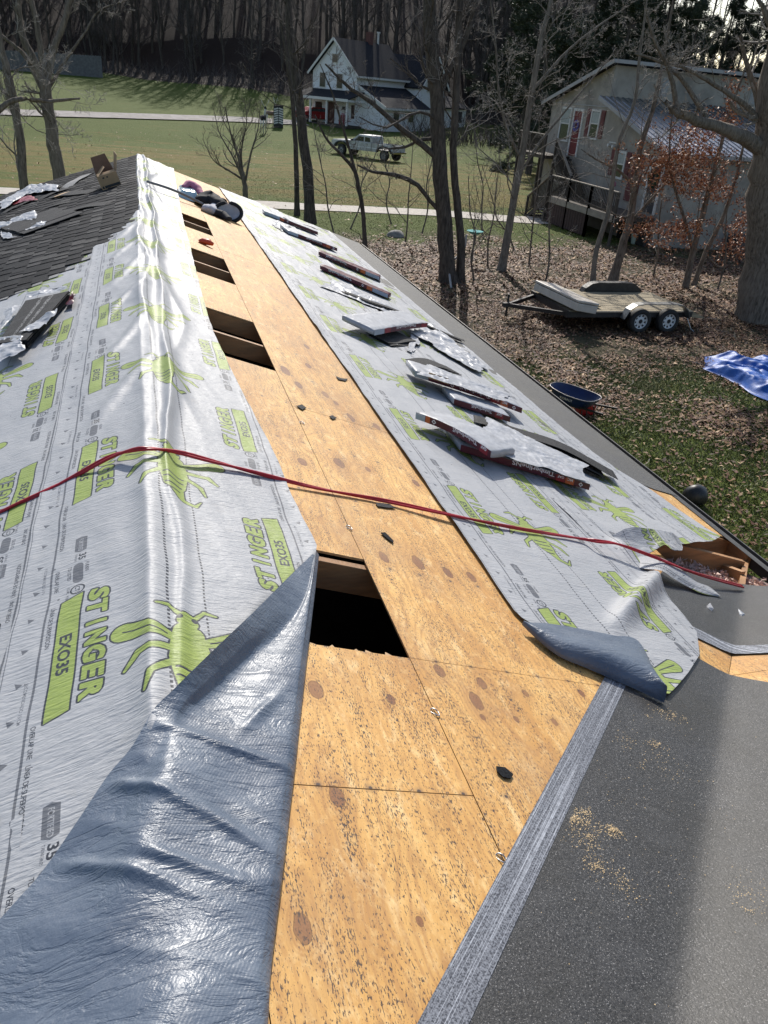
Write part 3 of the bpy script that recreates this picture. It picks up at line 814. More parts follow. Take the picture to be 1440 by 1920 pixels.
def valley_pt(a, b_):
    """a along the valley line (plan), b across it (plan), b > 0 on the main slope"""
    k = 1 / math.sqrt(2)
    x = a - b_ * k; y = a - XR * 0 + (YG - XR) + b_ * k
    return x, y
def valley_sheet(name, a0, a1, b0, b1, off, mat, nb=40, na=60, a0f=None, a1f=None, uvw=None):
    bs = np.linspace(b0, b1, nb); P = np.zeros((na, nb, 3)); UV = np.zeros((na, nb, 2))
    for j, b_ in enumerate(bs):
        s = a0f(b_) if a0f else a0; e = a1f(b_) if a1f else a1
        a = np.linspace(s, e, na); k = 1 / math.sqrt(2)
        x = a - b_ * k; y = a + (YG - XR) + b_ * k
        z = top(x, y) + off + .004 * math.exp(-(b_ / .035) ** 2) + .004 * fbm(x * 5, y * 5, 9)
        P[:, j] = np.stack([x, y, z], -1); UV[:, j, 0] = (b_ - b0) / (b1 - b0); UV[:, j, 1] = a
    return grid(name, P, uv=UV, mat=mat, parent=house)
valley_sheet("valley_roll", -0.6, 2.57, -.484, .397, .006, MT['gran'])
valley_sheet("selvage_edge", -0.6, 2.57, .396, .484, .008, MT['selvage'], nb=8)
up = lambda b_: 2.77 - (b_ * .15 if b_ > 0 else b_ * .45)
lowe = lambda b_: 3.70 - (b_ * .75 if b_ > 0 else b_ * .2)
valley_sheet("valley_roll", 0, 0, -.484, .484, .006, MT['gran'], a0f=lambda b_: up(b_) + .085, a1f=lowe)
P_ = np.zeros((6, 40, 3)); UV = np.zeros((6, 40, 2))
o = valley_sheet("selvage_edge", 0, 0, -.484, .484, .008, MT['selvage'], a0f=up, a1f=lambda b_: up(b_) + .088, na=6)
for p in o.data.uv_layers[0].data: p.uv = (p.uv[1] * 6, p.uv[0])

# small pieces left lying on the sheathing
def clipmetal(px, py, ang):
    c = rp(px, py, .002); m = MB(); pts = []
    for t in np.linspace(0, 2 * math.pi, 13)[:-1]:
        pts.append((c[0] + .013 * math.cos(t + ang) , c[1] + .018 * math.sin(t), float(top(c[0], c[1])) + .004 + .003 * math.sin(2 * t)))
    m.tube(pts + [pts[0]], .0022, 5); return m.build("panel_clip", MT['clip'], house, smooth=True)
MT['clip'] = simple("galvanised_metal", (0.42, 0.42, 0.42), 0.35, 0.8, var=0.2)
for px, py in ((941, 1611), (815, 1336), (654, 990), (566, 793)): clipmetal(px, py, .6)
# ------------------------------------------------------------------ underlayment sheets lying on the roof
def ygeo(y0, y1, d0, d1):
    """row positions with spacing growing from d0 to d1"""
    out = [y0]; y = y0
    while y < y1:
        d = d0 + (d1 - d0) * max(0.0, (y - y0) / (y1 - y0)); y += d; out.append(min(y, y1))
    return np.array(out)

def sheet(name, label, xl, xr, ys, off, voff, seed, n=110, xref=None, group=None, extra=None, wav=1.0, parent=None, damp=None):
    P = []; UV = []
    for y in ys:
        a, b_ = xl(y), xr(y); x = np.linspace(a, b_, n); yy = np.full(n, y)
        wr = .014 * (fbm(x * 2.4 + 5, yy * 1.5, seed, 3) - .45) + .014 * (fbm((x + .25 * yy) * 7, (yy - .5 * x) * 2.6, seed + 5, 3) - .45)
        wr = wr + .0060 * (fbm(x * 5, yy * 17, seed + 9, 2) - .4)
        edge = np.minimum(x - a, b_ - x); lift = .006 * vn(yy * 3.1, x * 0 + seed, 3) * np.exp(-(edge / .03) ** 2)
        up_ = off + np.maximum(wav * wr, -.004) + lift
        if extra is not None: up_ = up_ + extra(x, yy)
        if damp is not None: up_ = up_ * damp(x, yy) + .003
        z = top(x, y * np.ones(n)) + up_
        # edges wander a little
        x2 = x + .010 * (vn(yy * 1.7, x * 0, seed + 31) - .5) + .006 * (vn(yy * 7, x * 0, seed + 37) - .5)
        P.append(np.stack([x2, yy, z], -1)); r = xref if xref is not None else a
        UV.append(np.stack([(x - r) / .9487 * 1.035, yy - voff], -1))
    o = grid(name, np.array(P), uv=np.array(UV), mat=MT['print'], parent=parent)
    if parent is None: tag(o, label, "underlayment", group)
    return o

fold_y = [-1.0, -.4, .3, .79, 1.03, 1.22, 1.47, 1.74, 2.01, 2.40, 2.64]
fold_x = [-.36, -.25, -.02, .10, .16, .22, .28, .35, .42, .52, .59]
rx_y = [2.64, 2.84, 3.12, 3.59, 4.15, 4.96, 5.59, 6.56, 8.63, 10.28, 13.39, 16.5]; rx_x = [.59, .585, .565, .55, .51, .455, .425, .42, .45, .46, .53, .60]
def ridge_right(y): return float(np.interp(y, fold_y, fold_x)) if y < 2.64 else float(np.interp(y, rx_y, rx_x))
def ridge_extra(x, y):
    """loose folds running along the ridge"""
    t = sst(y, 2.3, 3.8); far = sst(y, 7, 12)
    v1, v2, v3 = vn(y * 1.3, 0 * x, 41), vn(y * 1.1, 0 * x, 42), vn(y * 1.9, 0 * x, 43)
    c1 = -.05 + .09 * (vn(y * .8, 0 * x, 44) - .5) + .03 * np.sin(y * 2.7 + 1); c2 = .06 + .10 * (vn(y * .7, 0 * x, 45) - .5) + .012 * np.sin(y * 3.3); c3 = .16 + .16 * (vn(y * .9, 0 * x, 46) - .5)
    def fold(c, w_): d_ = (x - c) / w_; return np.exp(-np.abs(d_) ** 1.6)
    h = t * ((.010 + .034 * v1) * fold(c1, .030 + .03 * v2) + (.02 + .038 * v2 + .008 * far) * fold(c2, .020 + .028 * v3) + .022 * v3 * fold(c3, .035))
    h = h + (1 - t) * .022 * np.exp(-((x + .055) / .05) ** 2) * sst(y, .6, 1.6) + .014 * np.exp(-((x - .03 - .02 * np.sin(y * 3)) / .02) ** 2) * (1 - t)
    d = .020 * t * np.maximum(0, np.sin((x * 1.9 - y * .75) * 9 + 2 * vn(x * 2, y * 1.2, 4))) ** 3 * np.exp(-((x + .17) / .14) ** 2)
    far2 = sst(y, 12.6, 14.5) * .035 * fbm(x * 6, y * 2.2, 77, 3)
    edge = .012 * sst(y, 1.9, 2.6) * sst(-y, -3.2, -2.6) * sst(x, .35, .6)
    return h + d + far2 + edge
def under_sh(x, y):
    st = np.interp(-x, [-q for q in xs_st] + [3.0], ys_st + [6.45])
    return 1 - sst(y, st - .02, st + .12) * sst(-x, .045, .085)
# under the ridge sheet on the far side: two more rolls, the lower one first
sheet("underlayment_sheet", "grey printed underlayment sheet at the left edge, beneath the striped shingle stack", lambda y: -2.42, lambda y: -1.30, ygeo(.2, 12.0, .05, .09), .002, .35, 301, n=60, xref=-2.42, damp=under_sh, group="printed underlayment sheets rolled out along the roof")
sheet("underlayment_sheet", "grey printed underlayment sheet on the left slope, lapped under the folded sheet on the ridge", lambda y: -1.53, lambda y: -.375, ygeo(.2, 12.5, .022, .06), .008, .68, 201, n=90, xref=-1.53, damp=under_sh, group="printed underlayment sheets rolled out along the roof")
ridge_sheet = sheet("underlayment_sheet", "grey printed underlayment sheet draped over the ridge with long loose folds", lambda y: -.51, ridge_right, ygeo(-.5, YF + .02, .012, .040), .017, 1.24, 101, n=140, xref=-.51, damp=lambda x, y: under_sh(x, y) * (1 - .85 * sst(np.interp(x, [-1.2, -.70, -.40, -.29, -.12, .02, .27, .6], [.2, .80, 1.13, 1.23, 1.50, 1.59, 2.15, 2.64]) - y, .01, .09)), group="printed underlayment sheets rolled out along the roof", extra=ridge_extra)
# right-hand slope
def s2_right(y):
    return float(np.interp(y, [3.50, 3.62, 3.75, 3.85, 3.95, 4.17, 4.50, 4.90, 5.16, 5.5, 6.3, 16.6], [2.80, 3.00, 3.50, 3.72, 3.90, 4.19, 4.10, 3.99, 3.86, 3.78, 3.75, 3.73]))
sheet("underlayment_sheet", "printed underlayment sheet along the right eave, torn at its near end above the open corner", lambda y: 2.50, s2_right, ygeo(3.5, YF + .06, .016, .05), .010, 1.02, 501, n=80, xref=2.57, group="printed underlayment sheets rolled out along the roof",
      extra=lambda x, y: .035 * sst(-y, -4.3, -3.8) * sst(x, 3.0, 4.1) + .03 * sst(-y, -4.5, -3.6) * vn(x * 5, y * 5, 8))
def s1_left(y): return float(np.interp(y, [1.98, 2.03, 2.17, 2.30, 2.39, 2.44], [1.98, 1.88, 1.71, 1.56, 1.475, 1.46])) if y < 2.44 else 1.46
def s1_right(y): return float(np.interp(y, [1.98, 2.05, 2.17, 2.35, 2.58, 2.8, 3.38, 3.6, 4.2], [2.0, 2.10, 2.26, 2.48, 2.65, 2.68, 2.75, 2.68, 2.63])) if y < 4.2 else 2.63
def s1_extra(x, y):
    t = (x - 1.97) * .66 - (y - 2.41) * .76                 # across the diagonal wrinkle
    s = (x - 1.97) * .76 + (y - 2.41) * .66
    h = .075 * np.exp(-(t / .055) ** 2) * sst(s, -.1, .45) * sst(-s, -1.5, -1.05)
    ov = .03 * sst(-(y - x), .15, .45)
    return h + ov + .05 * np.exp(-((x - 2.72) / .07) ** 2 - ((y - 3.42) / .14) ** 2)
sheet("underlayment_sheet", "printed underlayment sheet right of the bare plywood, its near corner rolled back", s1_left, s1_right, ygeo(1.98, YF + .04, .010, .04), .022, 1.49, 401, n=84, xref=1.46, group="printed underlayment sheets rolled out along the roof", extra=s1_extra)
s1 = [o for o in COL.objects if o.get('label', '').endswith("corner rolled back")][0]

# the rolled-back corner (its blue-grey underside shows)
def curve_rows(rows, n, m_):
    """rows of 3-D control points -> smooth grid (m_ rows, n columns)"""
    rows = [smoothpath(r, 12) for r in rows]
    R = np.array([r[np.linspace(0, len(r) - 1, n).astype(int)] if False else np.stack([np.interp(np.linspace(0, 1, n), np.linspace(0, 1, len(r)), r[:, k]) for k in range(3)], -1) for r in rows])
    out = np.array([smoothpath(R[:, j], 12) for j in range(n)])        # (n, M, 3)
    M_ = out.shape[1]; idx = np.linspace(0, M_ - 1, m_)
    res = np.zeros((m_, n, 3))
    for j in range(n):
        for k in range(3): res[:, j, k] = np.interp(idx, np.arange(M_), out[j, :, k])
    return res
rows = []
F_ = [(979, 1170), (1010, 1198), (1050, 1227), (1100, 1247), (1150, 1268), (1205, 1292), (1247, 1312)]
E_ = [(987, 1167), (1020, 1168), (1062, 1174), (1110, 1183), (1150, 1191), (1198, 1203), (1238, 1285)]
for i, (f_, e_) in enumerate(zip(F_, E_)):
    r = .012 + .030 * min(1, i / 3.5)
    a = rp(*f_, .03); e = rp(*e_, .03 + r * .9)
    pts = []
    for t, hh in ((0, -.4), (.02, .25), (.10, .95), (.25, 1.5), (.5, 1.45), (.8, 1.05), (1, .9)):
        p = a + (e - a) * t; p[2] = float(top(p[0], p[1])) + .030 + r * hh + (.02 if 0 else 0); pts.append(p)
    rows.append(pts)
CU = curve_rows(rows, 40, 90)
grid("rolled_corner", CU, mat=MT['foil'], parent=s1)

# torn pieces over the open corner
rows = []
for a, b_, c, h0, h1, h2 in (((1148, 1003), (1165, 1018), (1182, 1042), .05, .035, .02), ((1178, 990), (1195, 1018), (1200, 1044), .10, .05, .02), ((1210, 990), (1220, 1010), (1222, 1035), .12, .08, .04), ((1238, 994), (1242, 1015), (1245, 1022), .12, .10, .09),
                             ((1262, 1000), (1262, 1018), (1262, 1030), .10, .09, .10), ((1275, 1012), (1280, 1026), (1279, 1032), .06, .06, .07)):
    rows.append([rp(*a, h0), rp(*b_, h1), rp(*c, h2)])
T_ = curve_rows(rows, 24, 50); n_ = T_.shape
T_[..., 2] += .016 * (fbm(T_[..., 0] * 22, T_[..., 1] * 22, 5, 3) - .45)
uvt = np.stack([(T_[..., 0] - 2.3) * 1.3, T_[..., 1] * 1.3 + .33], -1)
sh2 = [o for o in COL.objects if o.get('label', '').endswith("above the open corner")][0]
grid("torn_edge", T_, uv=uvt, mat=MT['print'], parent=sh2)
T2 = T_.copy(); T2[..., 2] -= .004
grid("torn_edge", T2, mat=MT['foil'], parent=sh2)
rows = []
for a, b_, h0, h1 in (((1181, 1046), (1190, 1062), .02, .0), ((1215, 1042), (1206, 1066), .05, .04), ((1245, 1048), (1240, 1070), .085, .075), ((1280, 1070), (1262, 1084), .07, .055), ((1305, 1090), (1290, 1100), .045, .03), ((1330, 1100), (1315, 1112), .03, .02), ((1353, 1119), (1345, 1119), .015, .012)):
    A_, B_ = rp(*a, h0), rp(*b_, h1); M_ = (A_ + B_) / 2; M_[2] += .008; rows.append([A_, M_, B_])
T_ = curve_rows(rows, 12, 60); s_ = np.linspace(0, .62, 60)[:, None] * np.ones((1, 12)); uvt = np.stack([.0 + np.linspace(.0, .17, 12)[None, :] * np.ones((60, 1)), s_], -1)
rib = tag(grid("underlayment_scrap", T_, uv=uvt, mat=MT['print']), "narrow torn ribbon of printed underlayment pointing over the dark valley roofing", "underlayment scrap")

# the near end of the ridge sheet folded back on itself
rows_px = [((592, 1033, .028), (592, 1035, .03), (593, 1037, .026)),
           ((540, 1083, .055), (572, 1115, .035), (585, 1105, .03)),
           ((480, 1143, .095), (528, 1180, .03), (574, 1190, .035)),
           ((420, 1200, .105), (475, 1228, .026), (565, 1262, .036)),
           ((363, 1255, .095), (405, 1300, .026), (556, 1335, .040)),
           ((322, 1296, .070), (360, 1343, .030), (550, 1390, .040)),
           ((288, 1330, .045), (345, 1375, .050), (544, 1440, .040)),
           ((247, 1400, .036), (325, 1440, .060), (536, 1500, .040)),
           ((202, 1454, .034), (300, 1500, .050), (529, 1560, .040)),
           ((144, 1541, .034), (270, 1590, .046), (519, 1640, .040)),
           ((78, 1635, .036), (240, 1700, .044), (508, 1720, .040)),
           ((0, 1723, .050), (190, 1810, .046), (497, 1810, .040))]
rows = []
for L_, I_, R_ in rows_px:
    l, i2, r = rp(L_[0], L_[1], L_[2]), rp(I_[0], I_[1], I_[2]), rp(R_[0], R_[1], R_[2])
    m1 = i2 + (r - i2) * .5; m1[2] = float(top(m1[0], m1[1])) + .042
    m2 = i2 + (r - i2) * .9; m2[2] = float(top(m2[0], m2[1])) + .044
    q = r.copy(); q[2] = float(top(q[0], q[1])) + .036; s = r + np.array([.012, 0, 0]); s[2] = float(top(s[0], s[1])) + .018; u = r + np.array([.002, 0, 0]); u[2] = float(top(u[0], u[1])) + .004
    rows.append([l, (l + i2) / 2, i2, m1, m2, q, s, u])
for lx, ly, ix, iy, rx_, ry in ((-.70, .80, -.25, .72, .09, .72), (-1.15, .25, -.5, .2, -.03, .2), (-1.5, -.3, -.7, -.3, -.2, -.35)):
    def q_(x, y, o): return np.array([x, y, float(top(x, y)) + o])
    rows.append([q_(lx, ly, .06), q_((lx + ix) / 2, (ly + iy) / 2, .06), q_(ix, iy, .05), q_((ix + rx_) / 2, (iy + ry) / 2, .045), q_(rx_ - .05, ry, .044), q_(rx_, ry, .036), q_(rx_ + .012, ry, .018), q_(rx_ + .002, ry, .004)])
FL = curve_rows(rows, 190, 420)
X_, Y_ = FL[..., 0], FL[..., 1]
uu = np.linspace(0, 1, 190)[None, :] * np.ones((420, 1)); vv = np.linspace(0, 1, 420)[:, None] * np.ones((1, 190))
amp = sst(uu, .0, .12) * sst(-uu, -.93, -.80) * sst(vv, .10, .3)
wr = .008 * (fbm((X_ + .35 * Y_) * 5, (Y_ - .4 * X_) * 8, 61, 3) - .45) + .016 * (fbm(X_ * 3.2, Y_ * 3.6, 66, 2) - .4)
wr += .007 * np.maximum(0, np.sin((Y_ * .9 + X_ * .5) * 30 + 5 * vn(X_ * 4, Y_ * 4, 12))) ** 4 * vn(X_ * 5, Y_ * 3, 13)
for cx, cy, L_, an, hgt in ((.10, 1.45, .20, 2.8, .013), (-.10, 1.32, .22, 2.55, .014), (-.2, 1.15, .25, 2.6, .012), (.0, 1.10, .12, 2.7, .012), (.07, 1.22, .10, 2.4, .010), (.22, 1.60, .10, .9, .012)):
    dx, dy = X_ - cx, Y_ - cy; a_ = dx * math.cos(an) + dy * math.sin(an); c_ = -dx * math.sin(an) + dy * math.cos(an)
    wr += hgt * np.exp(-(a_ / L_) ** 2 - (c_ / .016) ** 2)
FL[..., 2] += np.maximum(wr, -.012) * amp
grid("folded_back_end", FL, mat=MT['foil'], parent=ridge_sheet)
FL2 = FL[::2, :60].copy(); FL2[..., 2] -= .0035
grid("folded_back_end", FL2, uv=np.stack([X_[::2, :60] * .9, Y_[::2, :60] * .9], -1), mat=MT['print'], parent=ridge_sheet)

# ------------------------------------------------------------------ red hose over the ridge
rope_px = [(0, 962, .012), (60, 935, .014), (130, 900, .022), (200, 862, .05), (240, 848, .066), (275, 843, .070), (330, 849, .062), (400, 867, .046), (480, 888, .030), (600, 918, .012), (720, 940, .012), (850, 968, .030), (960, 990, .036), (1080, 1010, .036), (1120, 1016, .075), (1160, 1022, .095), (1230, 1047, .10), (1300, 1075, .07), (1392, 1101, .03)]
pts = [rp(x, y, h) for x, y, h in rope_px]; pts = [pts[0] + (pts[0] - pts[1]) * 3] + pts
a = smoothpath(pts, 12); s = np.arange(len(a)) * .28
off = np.stack([0 * s, .0070 * np.sin(s * .5 + .6) + .003, .0045 * np.cos(s * .5 + .6) + .004], -1)
m_ = MB(); m_.tube(a + off, .0068, 8).tube(a - off * .9 + (0, 0, .009), .0068, 8)
m_.build("air_hose", MT['rope'], smooth=True)
tag(bpy.data.objects["air_hose"], "doubled red air hose pulled straight across the ridge and the bare plywood", "air hose")

# ------------------------------------------------------------------ packs of shingles
def pack(name, label, A, B, w_=.34, h_=.062, style='band', band=(0, 1), flip=True, seed=0, bend=0.0, dz=0.0, tilt=0.0, group="wrapped shingle packs on the right slope", crumple=1.0, back=False, items=True):
    """A, B: plan ends of the pack's lower long edge as one faces it; the pack reaches w_ further away"""
    A = np.array(A[:2], float); B = np.array(B[:2], float); L = np.linalg.norm(B - A); d = (B - A) / L; n = np.array([-d[1], d[0]])
    root = thing(name, label, "shingle pack", (A[0], A[1], float(top(A[0], A[1]))), 0, group)
    org = np.array([A[0], A[1], float(top(A[0], A[1]))])
    def F(u, v, z):
        u, v, z = np.broadcast_arrays(np.asarray(u, float), np.asarray(v, float), np.asarray(z, float))
        x = A[0] + d[0] * u + n[0] * v; y = A[1] + d[1] * u + n[1] * v
        zz = ZR - (x - XR) * SL + .032 + dz + tilt * (1 - u / L) + bend * np.sin(np.pi * np.clip(u / L, 0, 1)) + z
        return np.stack([x, y, zz], -1) - org
    nu, k = 44, 28
    U = np.linspace(0, L, nu); V = []; f = []
    sec = []
    for t in np.linspace(0, 2 * math.pi, k, endpoint=False):
        c, s_ = math.cos(t), math.sin(t); e = .28
        sec.append((w_ / 2 + w_ / 2 * math.copysign(abs(c) ** e, c), h_ / 2 + h_ / 2 * math.copysign(abs(s_) ** e, s_)))
    sec = np.array(sec)
    for i, u in enumerate(U):
        q = min(i, nu - 1 - i); sc = 1 if q > 1 else (.80, .97)[q]
        sv = (sec[:, 0] - w_ / 2) * (1 if q > 0 else .985) + w_ / 2; sz = (sec[:, 1] - h_ / 2) * sc + h_ / 2
        topf = sst(sec[:, 1], h_ * .5, h_)
        nz = crumple * topf * (.020 * (fbm(np.full(k, u * 9.0), sec[:, 0] * 14, seed, 3) - .45) + .007 * (fbm(np.full(k, u * 30.0), sec[:, 0] * 30, seed + 3, 2) - .4))
        side = crumple * .003 * (fbm(np.full(k, u * 14.0), sec[:, 1] * 40 + sec[:, 0] * 9, seed + 4, 2) - .5) * (sec[:, 0] > w_ * .05)
        V.append(F(u, sv + side, sz + nz))
    V = np.array(V).reshape(-1, 3)
    for i in range(nu - 1):
        for j in range(k): f.append((i * k + j, (i + 1) * k + j, (i + 1) * k + (j + 1) % k, i * k + (j + 1) % k))
    f.append(tuple(range(k))); f.append(tuple(range((nu - 1) * k, nu * k))[::-1])
    obj("wrapping", mk("wrapping", V, f, True), root, MT['maroon'] if style == 'maroon' else MT['white_plastic'])
    e = -.0025
    def patch(nm, u0, u1, z0, z1, mat, ee=0.0):
        uu_ = np.linspace(u0, u1, max(2, int((u1 - u0) * 40))); P = np.array([[F(u, e - ee, z) for u in uu_] for z in np.linspace(z0, z1, 3)])
        return grid(nm, P, mat=mat, parent=root)
    if not items: return root, F, L
    z0, z1 = h_ * .10, h_ * .90
    patch("band", band[0] * L, band[1] * L, z0, z1, MT['maroon'])
    def word(body, u0, wd_, zc, hh, bold=.02, ee=.002):
        v, t, W_ = glyphs(body, bold)
        if flip: uu_ = u0 + wd_ - v[:, 0] / W_ * wd_; zz = zc + hh / 2 - v[:, 1] * hh
        else: uu_ = u0 + v[:, 0] / W_ * wd_; zz = zc - hh / 2 + v[:, 1] * hh
        obj("lettering", mk("lettering", F(uu_, e - ee, zz), t), root, MT['ink_white'])
    def sq(u0, wd_, mat, nm): patch(nm, u0, u0 + wd_, z0, z1, mat, .001)
    def diamond(uc):
        r = h_ * .30; P = F(np.array([uc - r, uc, uc + r, uc]), e - .002, np.array([h_ / 2, h_ / 2 - r, h_ / 2, h_ / 2 + r])); obj("emblem", mk("emblem", P, [(0, 1, 2, 3)]), root, MT['ink_white'])
        P = F(np.array([uc - r * .5, uc, uc + r * .5, uc]), e - .003, np.array([h_ / 2, h_ / 2 - r * .5, h_ / 2, h_ / 2 + r * .5])); obj("emblem", mk("emblem", P, [(0, 1, 2, 3)]), root, MT['maroon'])
    root['_L'] = 0; del root['_L']
    return root, F, L, word, sq, diamond, patch

# nearest pack, lying over the second one
A_, B_ = rp(778, 797, .03), rp(916, 880, .03)
R2 = pack("shingle_pack", "wrapped shingle pack lying partly under the nearest one, maroon band to the right", rp(862, 850, .02), rp(1103, 923, .02), seed=21, bend=.0)
_, F, L, word, sq, dia, pat = R2
word("TimberlineNS", L * .38, L * .33, .043, .036); word("NATURAL SHADOW", L * .40, L * .13, .070, .008)
sq(L * .725, L * .07, MT['wrap_red'], "red_label"); word("GAF", L * .735, L * .05, .043, .020, .03, .004); sq(L * .80, L * .07, MT['wrap_orange'], "orange_label"); word("MC", L * .812, L * .045, .043, .024, .03, .004); dia(L * .925)
R1 = pack("shingle_pack", "nearest wrapped shingle pack, resting aslant on top of another, grey label at its left end", A_, B_, seed=11, dz=.075, tilt=-.035, bend=.03, w_=.36)
_, F, L, word, sq, dia, pat = R1
sq(0, L * .13, MT['label_grey'], "grey_label"); word("HD", L * .03, L * .05, .052, .018, .02, .003); sq(L * .135, L * .06, MT['wrap_orange'], "orange_label"); dia(L * .25); word("TimberlineNS", L * .50, L * .32, .043, .034); word("GAF", L * .87, L * .07, .043, .022, .03); sq(L * .86, L * .10, MT['wrap_red'], "red_label"); word("GAF", L * .875, L * .07, .043, .020, .03, .004)
R3b = pack("shingle_pack", "small end of a wrapped shingle pack showing beneath the one with a tan label", rp(850, 762, .02), rp(955, 795, .02), seed=31, w_=.30)
_, F, L, word, sq, dia, pat = R3b
word("TimberlineNS", L * .30, L * .36, .043, .03); sq(L * .72, L * .15, MT['wrap_red'], "red_label"); word("GAF", L * .745, L * .1, .043, .02, .03, .004)
R3 = pack("shingle_pack", "wrapped shingle pack with a tan label beside its white lettering", rp(776, 717, .03), rp(976, 785, .03), seed=41, dz=.045, bend=.012)
_, F, L, word, sq, dia, pat = R3
sq(0, L * .12, MT['label_grey'], "grey_label"); word("HD 13", L * .03, L * .06, .05, .015, .02, .003); pat("tan_label", L * .12, L * .30, .03, .082, MT['label_tan'], .001); dia(L * .335); word("TimberlineNS", L * .40, L * .29, .043, .036); sq(L * .70, L * .08, MT['wrap_red'], "red_label"); word("GAF", L * .71, L * .06, .043, .020, .03, .004); sq(L * .79, L * .07, MT['wrap_orange'], "orange_label"); word("MC", L * .80, L * .05, .043, .024, .03, .004); dia(L * .92)
R4 = pack("shingle_pack", "torn white shingle pack lying aslant across an opened one, halfway up the right slope", rp(700, 640, .05), rp(800, 622, .05), seed=51, dz=.07, w_=.34, bend=.01)
_, F, L, word, sq, dia, pat = R4
sq(0, L * .16, MT['label_grey'], "grey_label"); sq(L * .165, L * .1, MT['wrap_red'], "red_label"); word("TimberlineNS", L * .36, L * .38, .043, .03); sq(L * .86, L * .12, MT['wrap_red'], "red_label")
for (a, b_, sd_, lab, mm) in (((600, 507), (728, 562), 61, "long maroon shingle pack, the lower of the two lying side by side", 0), ((597, 480), (712, 528), 71, "long maroon shingle pack, the upper of the two lying side by side", 1)):
    R = pack("shingle_pack", lab, rp(*a, .02), rp(*b_, .02), seed=sd_, style='maroon', flip=True, w_=.30)
    _, F, L, word, sq, dia, pat = R
    if mm: dia(L * .63)
    else: dia(L * .62)
    word("TimberlineNS", L * .12, L * .34, .043, .034); sq(L * .68, L * .08, MT['wrap_orange'], "orange_label"); sq(L * .765, L * .225, MT['label_grey'], "grey_label")
R7 = pack("shingle_pack", "flat white shingle pack with a crumpled left end, next to the farthest one", rp(540, 440, .02), rp(632, 473, .02), seed=81, w_=.40)
_, F, L, word, sq, dia, pat = R7
sq(0, L * .2, MT['label_grey'], "grey_label"); word("TimberlineNS", L * .36, L * .32, .043, .032); sq(L * .70, L * .06, MT['wrap_red'], "red_label"); sq(L * .77, L * .08, MT['wrap_orange'], "orange_label"); dia(L * .92)
R8 = pack("shingle_pack", "farthest shingle pack on the right slope, half covered by a loose shingle", rp(497, 404, .02), rp(596, 442, .02), seed=91, w_=.30)
_, F, L, word, sq, dia, pat = R8
sq(0, L * .27, MT['label_grey'], "grey_label"); sq(L * .28, L * .07, MT['wrap_orange'], "orange_label"); dia(L * .42)

# crumpled wrapping and loose shingles
def crumple(name, label, pts, amp, seed, mat, cat, off=.02, nu=96, nv=64, group=None, parent=None, freq=9, plane=None):
    """four plan corners -> wrinkled sheet of plastic"""
    c = [np.array(p[:2], float) for p in pts]
    u, v = np.meshgrid(np.linspace(0, 1, nu), np.linspace(0, 1, nv))
    X = (1 - u)[..., None] * (1 - v)[..., None] * c[0] + u[..., None] * (1 - v)[..., None] * c[1] + u[..., None] * v[..., None] * c[2] + (1 - u)[..., None] * v[..., None] * c[3]
    e = np.minimum(np.minimum(u, 1 - u), np.minimum(v, 1 - v))
    X[..., 0] += .05 * (vn(u * 5, v * 5, seed + 1) - .5) * (1 - sst(e, 0, .2)); X[..., 1] += .09 * (vn(u * 6, v * 6, seed + 2) - .5) * (1 - sst(e, 0, .2))
    wx = X[..., 0] + .12 * vn(X[..., 0] * 6, X[..., 1] * 6, seed + 3); wy = X[..., 1] + .12 * vn(X[..., 0] * 6, X[..., 1] * 6, seed + 4)
    r = sum(a_ * (1 - np.abs(2 * vn(wx * f_ * (1 + .5 * (f_ > 8)), wy * f_, seed + int(f_)) - 1)) for a_, f_ in ((.55, freq * .5), (.30, freq * 1.1), (.15, freq * 2.3)))
    hole_ = vn(X[..., 0] * 7, X[..., 1] * 7, seed + 8) - .9 * (1 - sst(e, 0, .12))
    Z = top(X[..., 0], X[..., 1]) + off + amp * (r - .55) * 1.0 * (.35 + .65 * sst(e, 0, .15)) + .004
    Z = np.maximum(Z, top(X[..., 0], X[..., 1]) + off * .5 + .012)
    o = grid(name, np.concatenate([X, Z[..., None]], -1), mask=(hole_ > -.28)[1:, 1:], mat=mat, parent=parent)
    if parent is None: tag(o, label, cat, group)
    return o
W = "wrapping"
crumple("plastic_wrap", "crumpled white wrapping trailing beside the thin dark shingles in the middle of the right slope", [rp(602, 543), rp(760, 606), rp(768, 596), rp(625, 530)], .05, 3, MT['white_plastic'], W, off=.035)
crumple("plastic_wrap", "long crumpled white wrapping between the torn pack and the pack with a tan label", [rp(770, 630), rp(905, 712), rp(915, 695), rp(800, 607)], .06, 5, MT['white_plastic'], W, off=.04)
crumple("plastic_wrap", "bunched white wrapping on top of the pack with a tan label", [rp(772, 705, .12), rp(945, 760, .12), rp(965, 750, .12), rp(800, 688, .12)], .035, 7, MT['white_plastic'], W, off=.15, parent=None)
crumple("plastic_wrap", "loose white wrapping spread behind the nearest packs", [rp(905, 850, .08), rp(1085, 905, .1), rp(1120, 895, .05), rp(900, 790, .05)], .04, 9, MT['white_plastic'], W, off=.115)
crumple("plastic_wrap", "white scrap of wrapping hanging below the torn pack on the right slope", [rp(690, 630), rp(740, 645), rp(748, 655), rp(725, 628)], .03, 15, MT['white_plastic'], W, off=.03, nu=24, nv=16)
crumple("plastic_wrap", "white tongue of wrapping under the right end of the torn pack", [rp(762, 662), rp(775, 668), rp(790, 620), rp(776, 618)], .03, 17, MT['white_plastic'], W, off=.03, nu=20, nv=20)
crumple("plastic_wrap", "crumpled silver wrapping at the left end of the flat white pack", [rp(511, 425), rp(530, 438), rp(545, 428), rp(520, 415)], .05, 19, MT['white_plastic'], W, off=.03, nu=20, nv=16)

